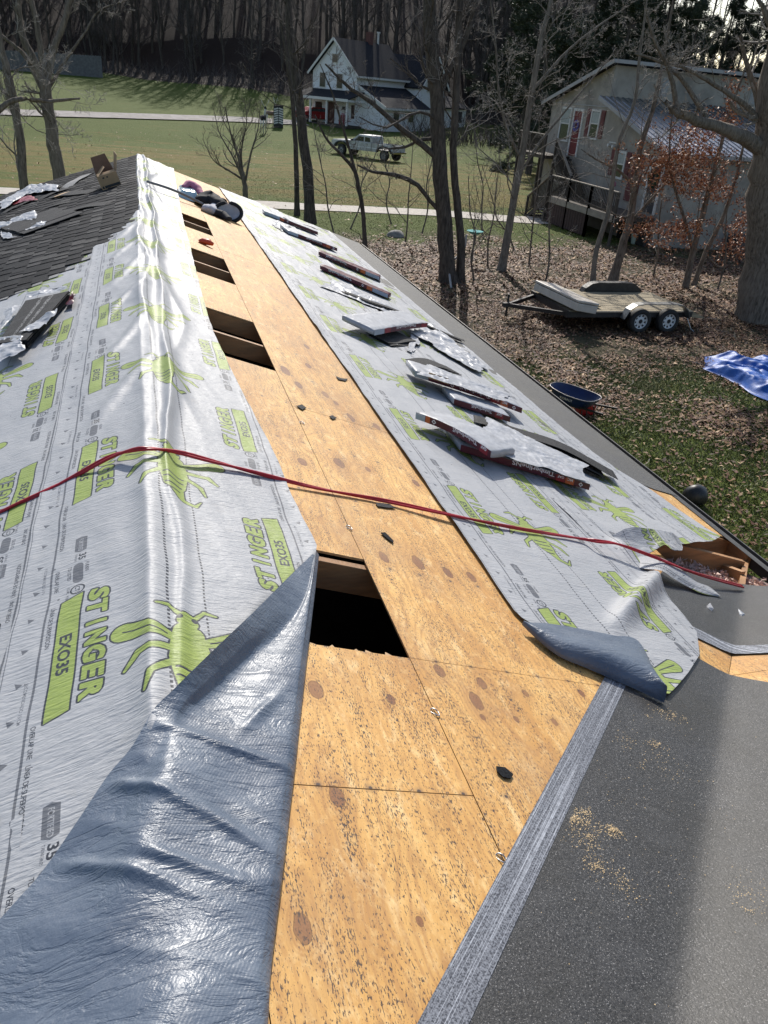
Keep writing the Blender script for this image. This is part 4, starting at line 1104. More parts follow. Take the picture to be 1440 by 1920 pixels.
def loose(name, label, A, B, w_, n, mat, seed, off=.012, bend=.03, group=None, lines=True, fan=.02):
    """a few thin shingles fanned on each other"""
    A = np.array(A[:2], float); B = np.array(B[:2], float); r = random.Random(seed)
    root = thing(name, label, "loose shingles", (A[0], A[1], float(top(A[0], A[1])) + off), 0, group) if n > 1 else None
    for k in range(n):
        d = B - A; L = np.linalg.norm(d); d = d / L; nn = np.array([-d[1], d[0]]); a = A + nn * fan * k * r.uniform(.5, 1.5) + d * r.uniform(-.05, .05) * k
        NU = 30; u = np.linspace(0, L * r.uniform(.9, 1), NU); v = np.array([0, .001, w_ - .001, w_]); 
        U, V_ = np.meshgrid(u, v); X = a[0] + d[0] * U + nn[0] * V_; Y = a[1] + d[1] * U + nn[1] * V_
        Z = top(X, Y) + off + k * .008 + bend * np.sin(np.pi * U / L) * (.6 + .4 * r.random()) + .006 * np.sin(U * 9 + seed + k)
        P = np.stack([X, Y, Z], -1); P2 = P.copy(); P2[..., 2] -= .004
        nv_, nu_ = X.shape; i = np.arange(nv_ * nu_).reshape(nv_, nu_); q = np.stack([i[:-1, :-1], i[:-1, 1:], i[1:, 1:], i[1:, :-1]], -1).reshape(-1, 4)
        nn_ = nv_ * nu_; q2 = q[:, ::-1] + nn_
        sides = [(i[0, j], i[0, j] + nn_, i[0, j + 1] + nn_, i[0, j + 1]) for j in range(nu_ - 1)] + [(i[-1, j + 1], i[-1, j + 1] + nn_, i[-1, j] + nn_, i[-1, j]) for j in range(nu_ - 1)] + [(i[j, 0], i[j + 1, 0], i[j + 1, 0] + nn_, i[j, 0] + nn_) for j in range(nv_ - 1)] + [(i[j + 1, -1], i[j, -1], i[j, -1] + nn_, i[j + 1, -1] + nn_) for j in range(nv_ - 1)]
        V3 = np.concatenate([P.reshape(-1, 3), P2.reshape(-1, 3)]); 
        if root is not None: V3 = V3 - np.array(root.location)
        o = obj("shingle" if root is not None else name, mk("shingle", V3, np.concatenate([q, q2, np.array(sides)])), root, mat)
        if root is None: tag(o, label, "loose shingle", group)
    return root
LS = MT['shingle3']
loose("shingle_stack", "fan of loose dark shingles sloping behind the two nearest packs", rp(915, 812, .02), rp(1138, 903, .02), .22, 6, LS, 4, off=.03, bend=.05, fan=.012)
loose("shingle_stack", "thin dark shingles lying beside the crumpled wrapping in the middle of the right slope", rp(640, 555), rp(775, 606), .12, 3, LS, 6, off=.03, bend=.02)
loose("shingle_stack", "dark shingles sticking out uphill of the torn pack towards the eave", rp(745, 600), rp(870, 648), .10, 4, LS, 8, off=.03, bend=.0)
loose("shingle_stack", "flat dark shingles exposed beneath the torn pack", rp(735, 655), rp(790, 650), .25, 4, LS, 12, off=.02, bend=.0)
loose("shingle_stack", "small dark shingles behind the pack with a tan label", rp(800, 704, .02), rp(868, 712, .02), .20, 3, LS, 10, off=.05, bend=.03)
loose("loose_shingle", "single brown-grey shingle leaning over the farthest pack", rp(535, 412, .08), rp(600, 440, .02), .16, 1, LS, 14, off=.09, bend=.0)
# left slope
grpL = "loose dark shingles scattered on the laid shingles"
for px_a, px_b, w_, lab in (((75, 378), (150, 350), .2, "short curled shingle just left of the cardboard box"), ((40, 382), (92, 352), .15, "curled shingle lying far left behind the torn wrapping"), ((80, 412), (210, 386), .18, "longest curled shingle in the middle of the dark left slope"), ((75, 398), (130, 383), .15, "shorter curled shingle just behind the longest one"), ((10, 403), (80, 372), .12, "long thin shingle edge in front of the red wrapping"), ((85, 378), (165, 367), .22, "wide loose shingle in front of the tan one")):
    loose("loose_shingle", lab, rp(*px_a), rp(*px_b), w_, 1, MT['shingle3'], hash(px_a) % 50, off=.022, bend=.03, group=grpL)
loose("loose_shingle", "pale curled shingle lying towards the ridge left of the cardboard box", rp(134, 352), rp(180, 325), .22, 1, MT['head'], 5, off=.02, bend=.03)
loose("loose_shingle", "tan upturned shingle among the white wrapping on the left slope", rp(112, 374), rp(146, 362), .30, 1, MT['label_tan'], 3, off=.03, bend=.02)
crumple("plastic_wrap", "large torn white wrapping at the far left of the dark slope", [rp(0, 386), rp(60, 352), rp(68, 362), rp(0, 405)], .09, 31, MT['white_plastic'], W, off=.06, freq=5)
crumple("plastic_wrap", "white wrapping with a blue-grey tail behind the tan shingle", [rp(45, 372), rp(112, 365), rp(118, 352), rp(60, 352)], .08, 33, MT['white_plastic'], W, off=.06, freq=6)
crumple("plastic_wrap", "red inside of torn wrapping on the left slope", [rp(10, 390), rp(75, 380), rp(60, 372), rp(25, 376)], .06, 35, MT['wrap_red'], W, off=.04, freq=6)
crumple("plastic_wrap", "upper strip of white wrapping around the opened pack on the left slope", [rp(18, 425), rp(72, 418), rp(72, 400), rp(22, 418)], .07, 37, MT['white_plastic'], W, off=.05, freq=7)
crumple("plastic_wrap", "white wrapping at the right corner of the opened pack on the left slope", [rp(48, 440), rp(84, 432), rp(86, 424), rp(58, 426)], .06, 39, MT['white_plastic'], W, off=.05, freq=7)
crumple("plastic_wrap", "white wrapping at the left edge beside the opened pack", [rp(0, 436), rp(16, 438), rp(24, 424), rp(0, 424)], .06, 41, MT['white_plastic'], W, off=.05, freq=7)
crumple("plastic_wrap", "lowest scrap of white wrapping in front of the opened pack", [rp(8, 455), rp(30, 452), rp(22, 445), rp(0, 440)], .05, 43, MT['white_plastic'], W, off=.04, freq=7)
loose("shingle_stack", "stack of brown-grey shingles in torn wrapping on the dark left slope", rp(2, 437), rp(40, 446), .75, 5, MT['shingle3'], 22, off=.02, bend=.0, fan=.004)
# opened pack on the printed sheet, lower left
cor = [rp(-2, 655, .05), rp(52, 648, .05), rp(131, 553, .06), rp(50, 571, .06)]
def quadstack(name, label, corners, n, mats, th=.009):
    c = [np.array(p[:2], float) for p in corners]; o_ = np.mean(c, axis=0); root = thing(name, label, "loose shingles", (o_[0], o_[1], float(top(*o_))))
    for k in range(n):
        j = RNG.normal(0, .004, 2); ps = [tuple(q + j) for q in c]; 
        a = slab("shingle", [(x - o_[0], y - o_[1]) for x, y in ps], lambda x, y: (zmL(x + o_[0], 0) - float(top(*o_))), th * .8, mats, root, off=.03 + th * (k + 1))
    return root
qs = quadstack("shingle_stack", "opened stack of grey shingles with two chalky stripes in torn wrapping on the printed sheet", cor, 7, [MT['shingle3'], MT['shingle2']])
ctr = np.array(qs.location)
for t0 in (.40, .62):
    P = []
    for s_ in np.linspace(.02, .98, 60):
        row = []
        for w_ in np.linspace(-.045, .045, 8):
            t = t0 + w_
            p = (np.array(cor[0]) * (1 - t) + np.array(cor[1]) * t) * (1 - s_) + (np.array(cor[3]) * (1 - t) + np.array(cor[2]) * t) * s_
            row.append((p[0] - ctr[0], p[1] - ctr[1], zmL(p[0], 0) - ctr[2] + .03 + .063 + .003))
        P.append(row)
    P = np.array(P); mk_ = RNG.random((59, 7)) < .62
    grid("adhesive_stripe", P, mask=mk_, mat=MT['head'], parent=qs)
crumple("plastic_wrap", "white wrapping along the far edge of the striped shingle stack", [rp(48, 575), rp(130, 555), rp(128, 549), rp(52, 565)], .04, 51, MT['white_plastic'], W, off=.06, freq=9)
crumple("plastic_wrap", "white wrapping lying over the near right corner of the striped shingle stack", [rp(40, 652), rp(92, 636), rp(112, 602), rp(75, 628)], .06, 53, MT['white_plastic'], W, off=.10, freq=9)
crumple("plastic_wrap", "large white wrapping hanging from the near left corner of the striped shingle stack", [rp(-5, 705), rp(50, 678), rp(52, 646), rp(-5, 655)], .08, 55, MT['white_plastic'], W, off=.07, freq=7)
crumple("plastic_wrap", "white wrapping along the left edge of the striped shingle stack", [rp(-2, 640), rp(8, 632), rp(45, 585), rp(15, 592)], .06, 57, MT['white_plastic'], W, off=.06, freq=7)
crumple("plastic_wrap", "crumpled maroon corner of wrapping right of the striped shingle stack", [rp(128, 575), rp(136, 583), rp(143, 566), rp(136, 553)], .06, 59, MT['maroon'], W, off=.04, nu=16, nv=16)

# cardboard box near the far end of the ridge
root = thing("cardboard_box", "open cardboard box with a raised flap lying near the ridge", "cardboard box")
c = rp(194, 358, .01); ax = rp(228, 347, .01) - c; L = np.linalg.norm(ax); ux = ax / L; uy = np.cross([-.316, 0, .949], ux); uy /= np.linalg.norm(uy); un = np.cross(ux, uy)
root.location = c
def bp(a, b_, h): return ux * a + uy * b_ + un * h
Wd = .34; H_ = .19; th = .006
def pan(nm, ps, nrm, mat): m = MB(); m.prism(ps, np.array(nrm) * th); return m.build(nm, mat, root)
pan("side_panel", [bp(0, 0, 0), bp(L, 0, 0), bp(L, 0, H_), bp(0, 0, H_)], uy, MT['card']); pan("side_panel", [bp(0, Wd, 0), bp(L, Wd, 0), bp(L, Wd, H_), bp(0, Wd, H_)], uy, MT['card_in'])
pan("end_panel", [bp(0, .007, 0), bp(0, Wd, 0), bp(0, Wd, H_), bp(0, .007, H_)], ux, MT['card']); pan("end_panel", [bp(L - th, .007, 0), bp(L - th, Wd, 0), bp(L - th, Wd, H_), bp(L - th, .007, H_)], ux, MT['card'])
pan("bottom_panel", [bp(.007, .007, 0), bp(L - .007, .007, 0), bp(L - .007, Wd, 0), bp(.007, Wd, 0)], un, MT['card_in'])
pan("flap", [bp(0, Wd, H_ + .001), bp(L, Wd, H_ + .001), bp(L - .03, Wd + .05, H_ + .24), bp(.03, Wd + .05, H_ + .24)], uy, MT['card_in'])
pan("flap", [bp(L, .01, H_ + .001), bp(L, Wd, H_ + .001), bp(L + .10, Wd - .02, H_ + .24), bp(L + .10, .08, H_ + .20)], ux, MT['card'])
pan("flap", [bp(0, 0, H_ + .001), bp(L * .95, 0, H_ + .001), bp(L * .95, .05, H_ + .03), bp(0, .07, H_ + .03)], un, MT['card'])
pan("flap", [bp(0, .01, H_ + .001), bp(0, Wd, H_ + .001), bp(.14, Wd - .03, H_ + .10), bp(.14, .06, H_ + .09)], ux, MT['card'])
e2 = np.cross(ux, un)
for a0, a1, h0, h1 in ((.16, .98, .02, .055), (.03, .12, .02, .055), (.2, .3, .15, .17), (.42, .5, .15, .17)):
    obj("printed_mark", mk("m", [bp(L * a0, -.002, h0), bp(L * a1, -.002, h0), bp(L * a1, -.002, h1), bp(L * a0, -.002, h1)], [(0, 1, 2, 3)]), root, MT['black'])
for b0, b1, h0, h1 in ((.08, .92, .02, .055), (.3, .55, .12, .17)):
    obj("printed_mark", mk("m", [bp(L + .002, Wd * b0, h0), bp(L + .002, Wd * b1, h0), bp(L + .002, Wd * b1, h1), bp(L + .002, Wd * b0, h1)], [(0, 1, 2, 3)]), root, MT['black'])

# things lying at the far end of the plywood strip
def blob(name, label, cat, pts, r, mat, amp=.03, seed=0, parent=None, k=14, flat=.6, group=None):
    """soft irregular lump along a path of points"""
    p = smoothpath(pts, 8); n = len(p); rr = np.interp(np.linspace(0, 1, n), np.linspace(0, 1, len(r)), r)
    v, f = tube_arrays(p, rr, k); q = v.reshape(n, k, 3); ce = p[:, None, :]
    s_ = 1 + amp / .03 * .5 * (fbm(q[..., 0] * 9 + seed, q[..., 1] * 9 + q[..., 2] * 7, seed, 3) - .5)
    q = ce + (q - ce) * s_[..., None]; q[..., 2] = ce[..., 2] + (q[..., 2] - ce[..., 2]) * flat
    o = obj(name, mk(name, q.reshape(-1, 3), f, True), parent, mat)
    if parent is None: tag(o, label, cat, group)
    return o
cl_b = simple("black_cloth", (0.014, 0.014, 0.017), 0.85, var=.4, bump=.3, bsc=40); cl_w = simple("grey_cloth", (0.42, 0.42, 0.45), 0.85, var=.15, bump=.3, bsc=40); cl_p = simple("pink_cloth", (0.42, 0.14, 0.22), 0.8, var=.2); glass = simple("pale_blue_plastic", (0.42, 0.56, 0.60), 0.15, var=.1)
blob("work_jacket", "crumpled black jacket on the plywood near the far end of the strip", "jacket", [rp(378, 378, .08), rp(392, 374, .13), rp(408, 384, .12), rp(418, 392, .08)], [.10, .22, .18, .08], cl_b, .05, 3)
g = thing("work_gloves", "grey and black work gloves beside the black jacket at the far end of the strip", "gloves", tuple(rp(400, 395)))
for a, r in (([(380, 388, .05), (392, 393, .05), (404, 398, .05)], [.07, .12, .09]), ([(398, 392, .07), (403, 382, .12), (408, 388, .08)], [.06, .06, .05])):
    o = blob("palm", "", "", [rp(*q) - np.array(g.location) for q in a], r, cl_w, .04, 5, g)
blob("finger", "", "", [rp(402, 398, .05) - np.array(g.location), rp(416, 403, .05) - np.array(g.location), rp(430, 411, .05) - np.array(g.location)], [.09, .10, .05], cl_b, .03, 6, g)
m_ = MB(); c = rp(428, 398, .10)
ring = [c + np.array([.20 * math.cos(t), .05 * math.sin(t), .13 * math.sin(t)]) for t in np.linspace(0, 2 * math.pi, 25)]
hat = thing("mesh_cap", "round black-rimmed cap with a pale grey inside, right end of the pile on the plywood", "cap", tuple(c))
m_.tube([p - c for p in ring], .028, 8).build("rim", cl_b, hat, smooth=True)
MB().add([(.19 * math.cos(t), .048 * math.sin(t), .12 * math.sin(t)) for t in np.linspace(0, 2 * math.pi, 17)[:-1]] + [(0, .08, -.03)], [(i, (i + 1) % 16, 16) for i in range(16)]).build("crown", cl_w, hat, smooth=True)
box = thing("clear_tub", "pale blue plastic tub with pink liner behind the black jacket", "plastic tub", tuple(rp(352, 372)))
c = rp(352, 368, .02) - np.array(box.location)
m_ = MB(); m_.hexa([c + np.array(q) for q in ((-.16, -.35, 0), (.16, -.35, -.05), (.16, .35, -.05), (-.16, .35, 0), (-.10, -.25, .13), (.12, -.25, .10), (.12, .28, .12), (-.10, .28, .14))]); m_.build("tub", glass, box, bevel=.03)
o = blob("pink_liner", "", "", [c + np.array(q) for q in ((-.06, .0, .13), (.04, .10, .17), (.14, .06, .12), (.2, -.12, .05))], [.05, .09, .09, .05], cl_p, .04, 8, box)
rail = MB(); a, b_ = rp(275, 340, .10), rp(383, 384, .06); n_ = 16
tag(rail.tube([a + (b_ - a) * t + np.array([0, 0, .03 * math.sin(3.1 * t)]) for t in np.linspace(0, 1, n_)], .020, 6).build("flat_bar", simple("dull_strap", (.16, .16, .17), .45, .2, var=.3, sc=20), smooth=True), "long dark strip lying across the ridge folds to the pile on the plywood", "dark strip")
o = thing("chalk_reel", "small orange-red reel lying between the first two openings of the strip", "chalk reel", tuple(rp(386, 460)))
orm = simple("orange_plastic", (0.50, 0.06, 0.015), 0.4, var=.15)
m_ = MB(); m_.tube([(-.07, .02, .03), (-.03, .03, .04), (.03, .0, .035), (.08, -.03, .02)], np.array([.028, .036, .034, .018]), 10).build("reel_body", orm, o, smooth=True)
MB().tube([(-.05, .05, .045), (.0, .085, .06), (.06, .03, .05)], .008, 6).build("crank", orm, o, smooth=True)
# scraps of shingle and sawdust
bk = MT['shingle2']
for i, (ps, lab) in enumerate((([(930, 1438), (947, 1440), (962, 1453), (957, 1461), (943, 1458), (932, 1448)], "black five-sided shingle scrap alone on the near plywood"), ([(714, 1000), (722, 999), (738, 1015), (737, 1019), (726, 1011)], "narrow leaf-shaped shingle scrap just below the hose on the plywood"),
                               ([(704, 943), (730, 946), (742, 953), (728, 953), (708, 950)], "long shingle scrap tucked under the red hose"), ([(556, 762), (566, 759), (574, 765), (567, 769)], "small grey shingle scrap on the seam of the plywood"), ([(630, 706), (640, 710), (652, 711), (648, 715), (634, 712)], "curled dark scrap by the edge of the right sheet"), ([(617, 781), (624, 780), (631, 784), (624, 787)], "tiny grey scrap in the middle of the plywood strip"))):
    q = [rp(x, y, .006) for x, y in ps]; m_ = MB(); m_.prism(q, (0, 0, .004)); tag(m_.build("shingle_scrap", bk if i in (0, 1) else MT['shingle3']), lab, "shingle scrap")
for (px, py, r, lab) in ((1333, 1141, .016, "little white crumpled scrap on the dark valley roofing"), (1388, 1152, .02, "white torn scrap nearest the right edge of the valley roofing")):
    c = rp(px, py, .015); P = [c + np.array([random.gauss(0, r * .6), random.gauss(0, r), random.gauss(0, .006)]) for _ in range(14)]
    import bmesh
    bm = bmesh.new(); [bm.verts.new(p) for p in P]; bmesh.ops.convex_hull(bm, input=bm.verts); me = bpy.data.meshes.new("scrap"); bm.to_mesh(me); bm.free()
    tag(obj("paper_scrap", me, None, MT['white_plastic']), lab, "scrap")
def dust(name, centers, n, mat, label):
    V = []; 
    for (px, py, sx, sy, w_) in centers:
        c = rp(px, py); sub = [(random.gauss(0, sx * 1.3), random.gauss(0, sy * 1.3), random.uniform(.15, .9)) for _ in range(9)]
        for _ in range(int(n * w_ * .6)):
            q_ = random.choice(sub); x, y = c[0] + q_[0] + random.gauss(0, sx * q_[2] * 1.5), c[1] + q_[1] + random.gauss(0, sy * q_[2] * 1.5); s_ = random.uniform(.0008, .0026)
            if (y - x - YG + XR) * .7071 > .38 or x > 3.2: continue
            s_ = s_; a = random.uniform(0, 6.28); z = float(top(x, y)) + .0115 + random.uniform(0, .003)
            for k in range(3): V.append((x + s_ * math.cos(a + k * 2.1) * random.uniform(.5, 1.6), y + s_ * math.sin(a + k * 2.1), z + random.uniform(0, .002)))
    tag(obj(name, mk(name, V, np.arange(len(V)).reshape(-1, 3)), None, mat), label, None, kind='stuff')
dust("sawdust", [(1075, 1540, .02, .012, .8), (1140, 1562, .015, .008, .9), (1085, 1530, .025, .02, .5), (1110, 1600, .03, .05, 1.2), (1135, 1640, .02, .03, .8), (1250, 1345, .03, .02, .7), (1225, 1430, .04, .04, .5), (1230, 1400, .01, .01, .3), (1420, 1700, .03, .03, .5), (1180, 1500, .3, .3, 1.5)], 420, simple("sawdust_grain", (.62, .45, .24), .9, var=.2), "pale sawdust scattered on the dark valley roofing")
dust("grit", [(1200, 1700, .4, .4, 1.0), (1300, 1450, .3, .4, 1.0)], 500, simple("grit_grain", (.35, .34, .32), .9, var=.2), "pale grit on the dark valley roofing")
# ------------------------------------------------------------------ ground
def gz(x, y):
    x = np.asarray(x, float); y = np.asarray(y, float)
    z = .055 * np.maximum(0, y - 68) * sst(y, 66, 74)
    k = .006 + .085 * sst(x, 0, 20) - .05 * sst(x, 24, 40)
    z = z + k * np.maximum(0, y - 97) * sst(y, 95, 106)
    wl = wood_line(x)
    z = z + .42 * np.clip(y - wl - 3, 0, 62) * sst(y, wl, wl + 14) * (1 - .93 * sst(x / np.maximum(y, 1), .56, .66)) - k * np.maximum(0, y - 190)
    z = z + .05 * (fbm(x * .25, y * .25, 5, 3) - .5)
    return z
def wood_line(x): return np.interp(x, [-60, -12, 0, 10, 20, 32, 60, 120], [150, 146, 132, 118, 108, 104, 100, 96])
def gp_(px, py, lo=5, hi=400):
    """where the line of sight through a pixel meets the ground"""
    d = ray(px, py); d = d / d[1]; t = np.linspace(lo, hi, 6000); P = CAMP + d * t[:, None]
    f = P[:, 2] - gz(P[:, 0], P[:, 1]); i = int(np.argmax(f < 0)); return P[i]

def ground_mat():
    m, b = newmat("lawn")
    P = b.pos(); xyz = b.sep(P)
    n1 = b.noise(P, .35, 4, .6); n2 = b.noise(b.scale(P, (.6, 1.6, 1)), 1.0, 4, .6); n3 = b.noise(P, 14, 4, .7); n4 = b.noise(P, 70, 2, .7)
    green = b.mix(b.ramp(n3, [(.3, 0), (.7, 1)]), (0.044, 0.068, 0.007), (0.104, 0.134, 0.018))
    tan = b.mix(b.ramp(n3, [(.3, 0), (.7, 1)]), (0.125, 0.095, 0.022), (0.205, 0.15, 0.040))
    far = b.ramp(b.math('DIVIDE', xyz[1], 100.0), [(.36, .0), (.42, .20), (.62, .20), (.74, .03), (1, .0)])
    t = b.ramp(b.math('ADD', b.noise(b.scale(P, (.22, .75, 1)), 1.0, 6, .7), far), [(.60, 0), (.74, 1)])
    c = b.mix(b.math('MULTIPLY', t, .85), green, tan)
    c = b.mix(b.ramp(n4, [(.6, 0), (.85, .5)]), c, (0.125, 0.14, 0.035))
    # bare earth and litter under the trees by the house
    ed = b.math('ADD', b.math('MULTIPLY', b.math('SUBTRACT', n1, .5), 14.0), xyz[1])
    a = b.math('MULTIPLY', b.ramp(b.math('DIVIDE', ed, 50.0), [(.25, 0), (.33, 1), (.58, 1), (.66, 0)]), b.ramp(b.math('DIVIDE', b.math('ADD', xyz[0], b.math('MULTIPLY', n1, 4.0)), 30.0), [(.12, 0), (.26, 1)]))
    a2 = b.math('MULTIPLY', a, b.ramp(n3, [(.2, .6), (.6, 1)]))
    soil = b.mix(b.ramp(n3, [(.3, 0), (.7, 1)]), (0.045, 0.032, 0.022), (0.11, 0.080, 0.055))
    c = b.mix(b.math('MULTIPLY', a2, .9), c, soil)
    # wood floor beyond the lawn
    wv = b.n("ShaderNodeAttribute", attribute_name="wood").outputs['Fac']
    wf = b.mix(n3, (0.018, 0.012, 0.010), (0.050, 0.032, 0.025))
    c = b.mix(b.ramp(b.math('ADD', wv, b.math('MULTIPLY', b.math('SUBTRACT', n2, .5), .5)), [(.45, 0), (.6, 1)]), c, wf)
    b.bsdf(c, 0.9, 0, b.bump(b.math('ADD', n3, b.math('MULTIPLY', n4, .5)), .9, .06), .2)
    return m
xs = np.concatenate([np.linspace(-320, -45, 30), np.linspace(-42, 60, 150), np.linspace(64, 320, 36)])
ys = np.concatenate([np.linspace(-260, -10, 12), np.linspace(-6, 80, 110), np.linspace(81, 190, 110), np.linspace(195, 420, 24)])
X_, Y_ = np.meshgrid(xs, ys); Zg = gz(X_, Y_)
g = grid("ground", np.stack([X_, Y_, Zg], -1), mat=ground_mat()); tag(g, kind='structure')
at = g.data.attributes.new("wood", 'FLOAT', 'POINT')
co = np.empty(len(g.data.vertices) * 3, np.float32); g.data.vertices.foreach_get('co', co); co = co.reshape(-1, 3)
at.data.foreach_set('value', sst(co[:, 1], wood_line(co[:, 0]) - 1.5, wood_line(co[:, 0]) + 1.5).astype(np.float32))

def ribbon(name, center, widths, mat, lift=.02, n=80, seed=1):
    p = smoothpath(center, 12); idx = np.linspace(0, len(p) - 1, n); q = np.stack([np.interp(idx, np.arange(len(p)), p[:, k]) for k in range(2)], -1)
    w_ = np.interp(np.linspace(0, 1, n), np.linspace(0, 1, len(widths)), widths)
    t = np.gradient(q, axis=0); t /= np.linalg.norm(t, axis=1)[:, None]; nn = np.stack([-t[:, 1], t[:, 0]], -1)
    u = np.linspace(-.5, .5, 9); ww = w_[:, None] * u[None, :] * (1 + .12 * (vn(np.arange(n)[:, None] * .5, u[None, :] * 0, seed) - .5))
    X = q[:, None, 0] + nn[:, None, 0] * ww; Y = q[:, None, 1] + nn[:, None, 1] * ww
    o = grid(name, np.stack([X, Y, gz(X, Y) + lift], -1), mat=mat); return tag(o, kind='structure')
conc = simple("pale_concrete", (0.40, 0.36, 0.31), .85, var=.15, sc=3, bump=.2, bsc=30, coord='pos')
grv = simple("driveway_gravel", (0.26, 0.235, 0.22), .9, var=.3, sc=2, bump=.4, bsc=20, coord='pos', dirt=(.16, .15, .10))
ribbon("path", [(-14, 40.5), (0, 39.8), (6, 39.0), (13.5, 38.6), (18.6, 37.3), (20.6, 38.4)], [2.0, 2.1, 2.2, 2.2, 2.2, 2.0], conc, .03)
dr = [gp_(-60, 207)[:2], gp_(0, 211)[:2], gp_(120, 215)[:2], gp_(250, 219)[:2], gp_(380, 223)[:2], gp_(480, 227)[:2], gp_(570, 232)[:2]]
ribbon("driveway", [tuple(q) for q in dr], [4.5, 4.5, 4.2, 4.2, 4.2, 4.2], grv, .09)

# fallen leaves, twigs and grass
def leaf_cloud(name, n, xr, yr, dens, size, mats, seed, lift=.01, curl=.5):
    r = np.random.default_rng(seed); x = r.uniform(*xr, n); y = r.uniform(*yr, n); k = r.random(n) < dens(x, y); x, y = x[k], y[k]; n = len(x)
    s = r.uniform(.6, 1.5, n) * size; a = r.uniform(0, 2 * np.pi, n); ca, sa = np.cos(a), np.sin(a); el = r.uniform(.45, .8, n)
    z0 = gz(x, y) + lift + r.uniform(0, .045, n); ti = r.normal(0, curl, (n, 3)) * s[:, None]
    q = np.array([[-1, 0], [0, .5], [1, 0], [0, -.5]]); V = np.zeros((n, 4, 3))
    for i in range(4):
        lx = q[i, 0] * s; ly = q[i, 1] * s * el * 1.4
        V[:, i, 0] = x + lx * ca - ly * sa; V[:, i, 1] = y + lx * sa + ly * ca; V[:, i, 2] = z0 + np.maximum(-.015, (ti[:, 0] if i == 0 else ti[:, 1] if i == 2 else ti[:, 2] * .5))
    me = mk(name, V.reshape(-1, 3), np.arange(n * 4).reshape(-1, 4), mi=r.integers(0, len(mats), n))
    for q_ in mats: me.materials.append(q_)
    return tag(obj(name, me), kind='stuff')
def lm(nm, c): return simple(nm, c, .7, var=.25, sc=3, coord='pos', spec=.35)
LF = [lm("leaf_tan", (.235, .13, .06)), lm("leaf_brown", (.15, .078, .038)), lm("leaf_dark", (.07, .042, .03)), lm("leaf_pale", (.42, .285, .165)), lm("leaf_brown_b", (.17, .09, .043)), lm("leaf_red", (.13, .06, .038))]
def dl(x, y):
    n = fbm(x * .35, y * .35, 21, 3); d = sst(y + 14 * (n - .5), 11.0, 15.5) * sst(-(y + 10 * (n - .5)), -33, -25) * sst(x, 2, 6) * (.25 + .75 * sst(fbm(x * 1.1, y * 1.1, 33, 3), .28, .55))
    d = d + .13 * sst(x, 3, 6) * sst(-y, -13, -8) * sst(n, .3, .6)
    d = d * (1 - .8 * np.exp(-((x - 11.0) ** 2 + (y - 17) ** 2) / 2.5)) * (1 - .7 * np.exp(-((x - 14.5) ** 2 + (y - 12) ** 2) / 4)); return np.clip(d, 0, 1)
leaf_cloud("fallen_leaves", 230000, (3.5, 27), (4.5, 21), dl, .048, LF + LF[1:3] + LF[4:] + LF[4:], 5)
leaf_cloud("fallen_leaves", 110000, (3.5, 34), (21, 36), dl, .07, LF + LF[1:3] + LF[4:] + LF[4:], 6)
leaf_cloud("fallen_leaves", 9000, (-25, 30), (25, 75), lambda x, y: .25 * np.ones_like(x), .07, LF[:2] + LF[3:4], 7)
def grass(name, n, xr, yr, dens, h_, seed, cols):
    r = np.random.default_rng(seed); x = r.uniform(*xr, n); y = r.uniform(*yr, n); k = r.random(n) < dens(x, y); x, y = x[k], y[k]; n = len(x)
    a = r.uniform(0, 2 * np.pi, n); hh = r.uniform(.5, 1.3, n) * h_; w_ = .008 + .006 * r.random(n); lean = r.normal(0, .6, (n, 2)) * hh[:, None]; z = gz(x, y)
    V = np.zeros((n, 3, 3)); V[:, 0] = np.stack([x - w_ * np.cos(a), y - w_ * np.sin(a), z], -1); V[:, 1] = np.stack([x + w_ * np.cos(a), y + w_ * np.sin(a), z], -1); V[:, 2] = np.stack([x + lean[:, 0], y + lean[:, 1], z + hh], -1)
    me = mk(name, V.reshape(-1, 3), np.arange(n * 3).reshape(-1, 3), mi=r.integers(0, len(cols), n))
    for q_ in cols: me.materials.append(q_)
    return tag(obj(name, me), kind='stuff')
GM = [simple("blade_green", (.085, .112, .024), .6, var=.3, sc=2, coord='pos'), simple("blade_olive", (.12, .135, .034), .6, var=.3, sc=2, coord='pos'), simple("blade_straw", (.24, .20, .09), .6, var=.2, sc=2, coord='pos')]
grass("grass", 200000, (3.8, 20), (4.2, 16), lambda x, y: np.clip(1.15 - dl(x, y), .12, 1), .045, 8, GM[:2] + GM[1:2] + GM[2:])
grass("grass", 90000, (2, 26), (30, 60), lambda x, y: sst(-y, -58, -40) * sst(y, 29, 33) * sst(x, 2, 6) * sst(-x, -26, -20) * (.3 + .7 * fbm(x * .5, y * .5, 4)), .045, 9, [GM[1], GM[1], GM[2]])

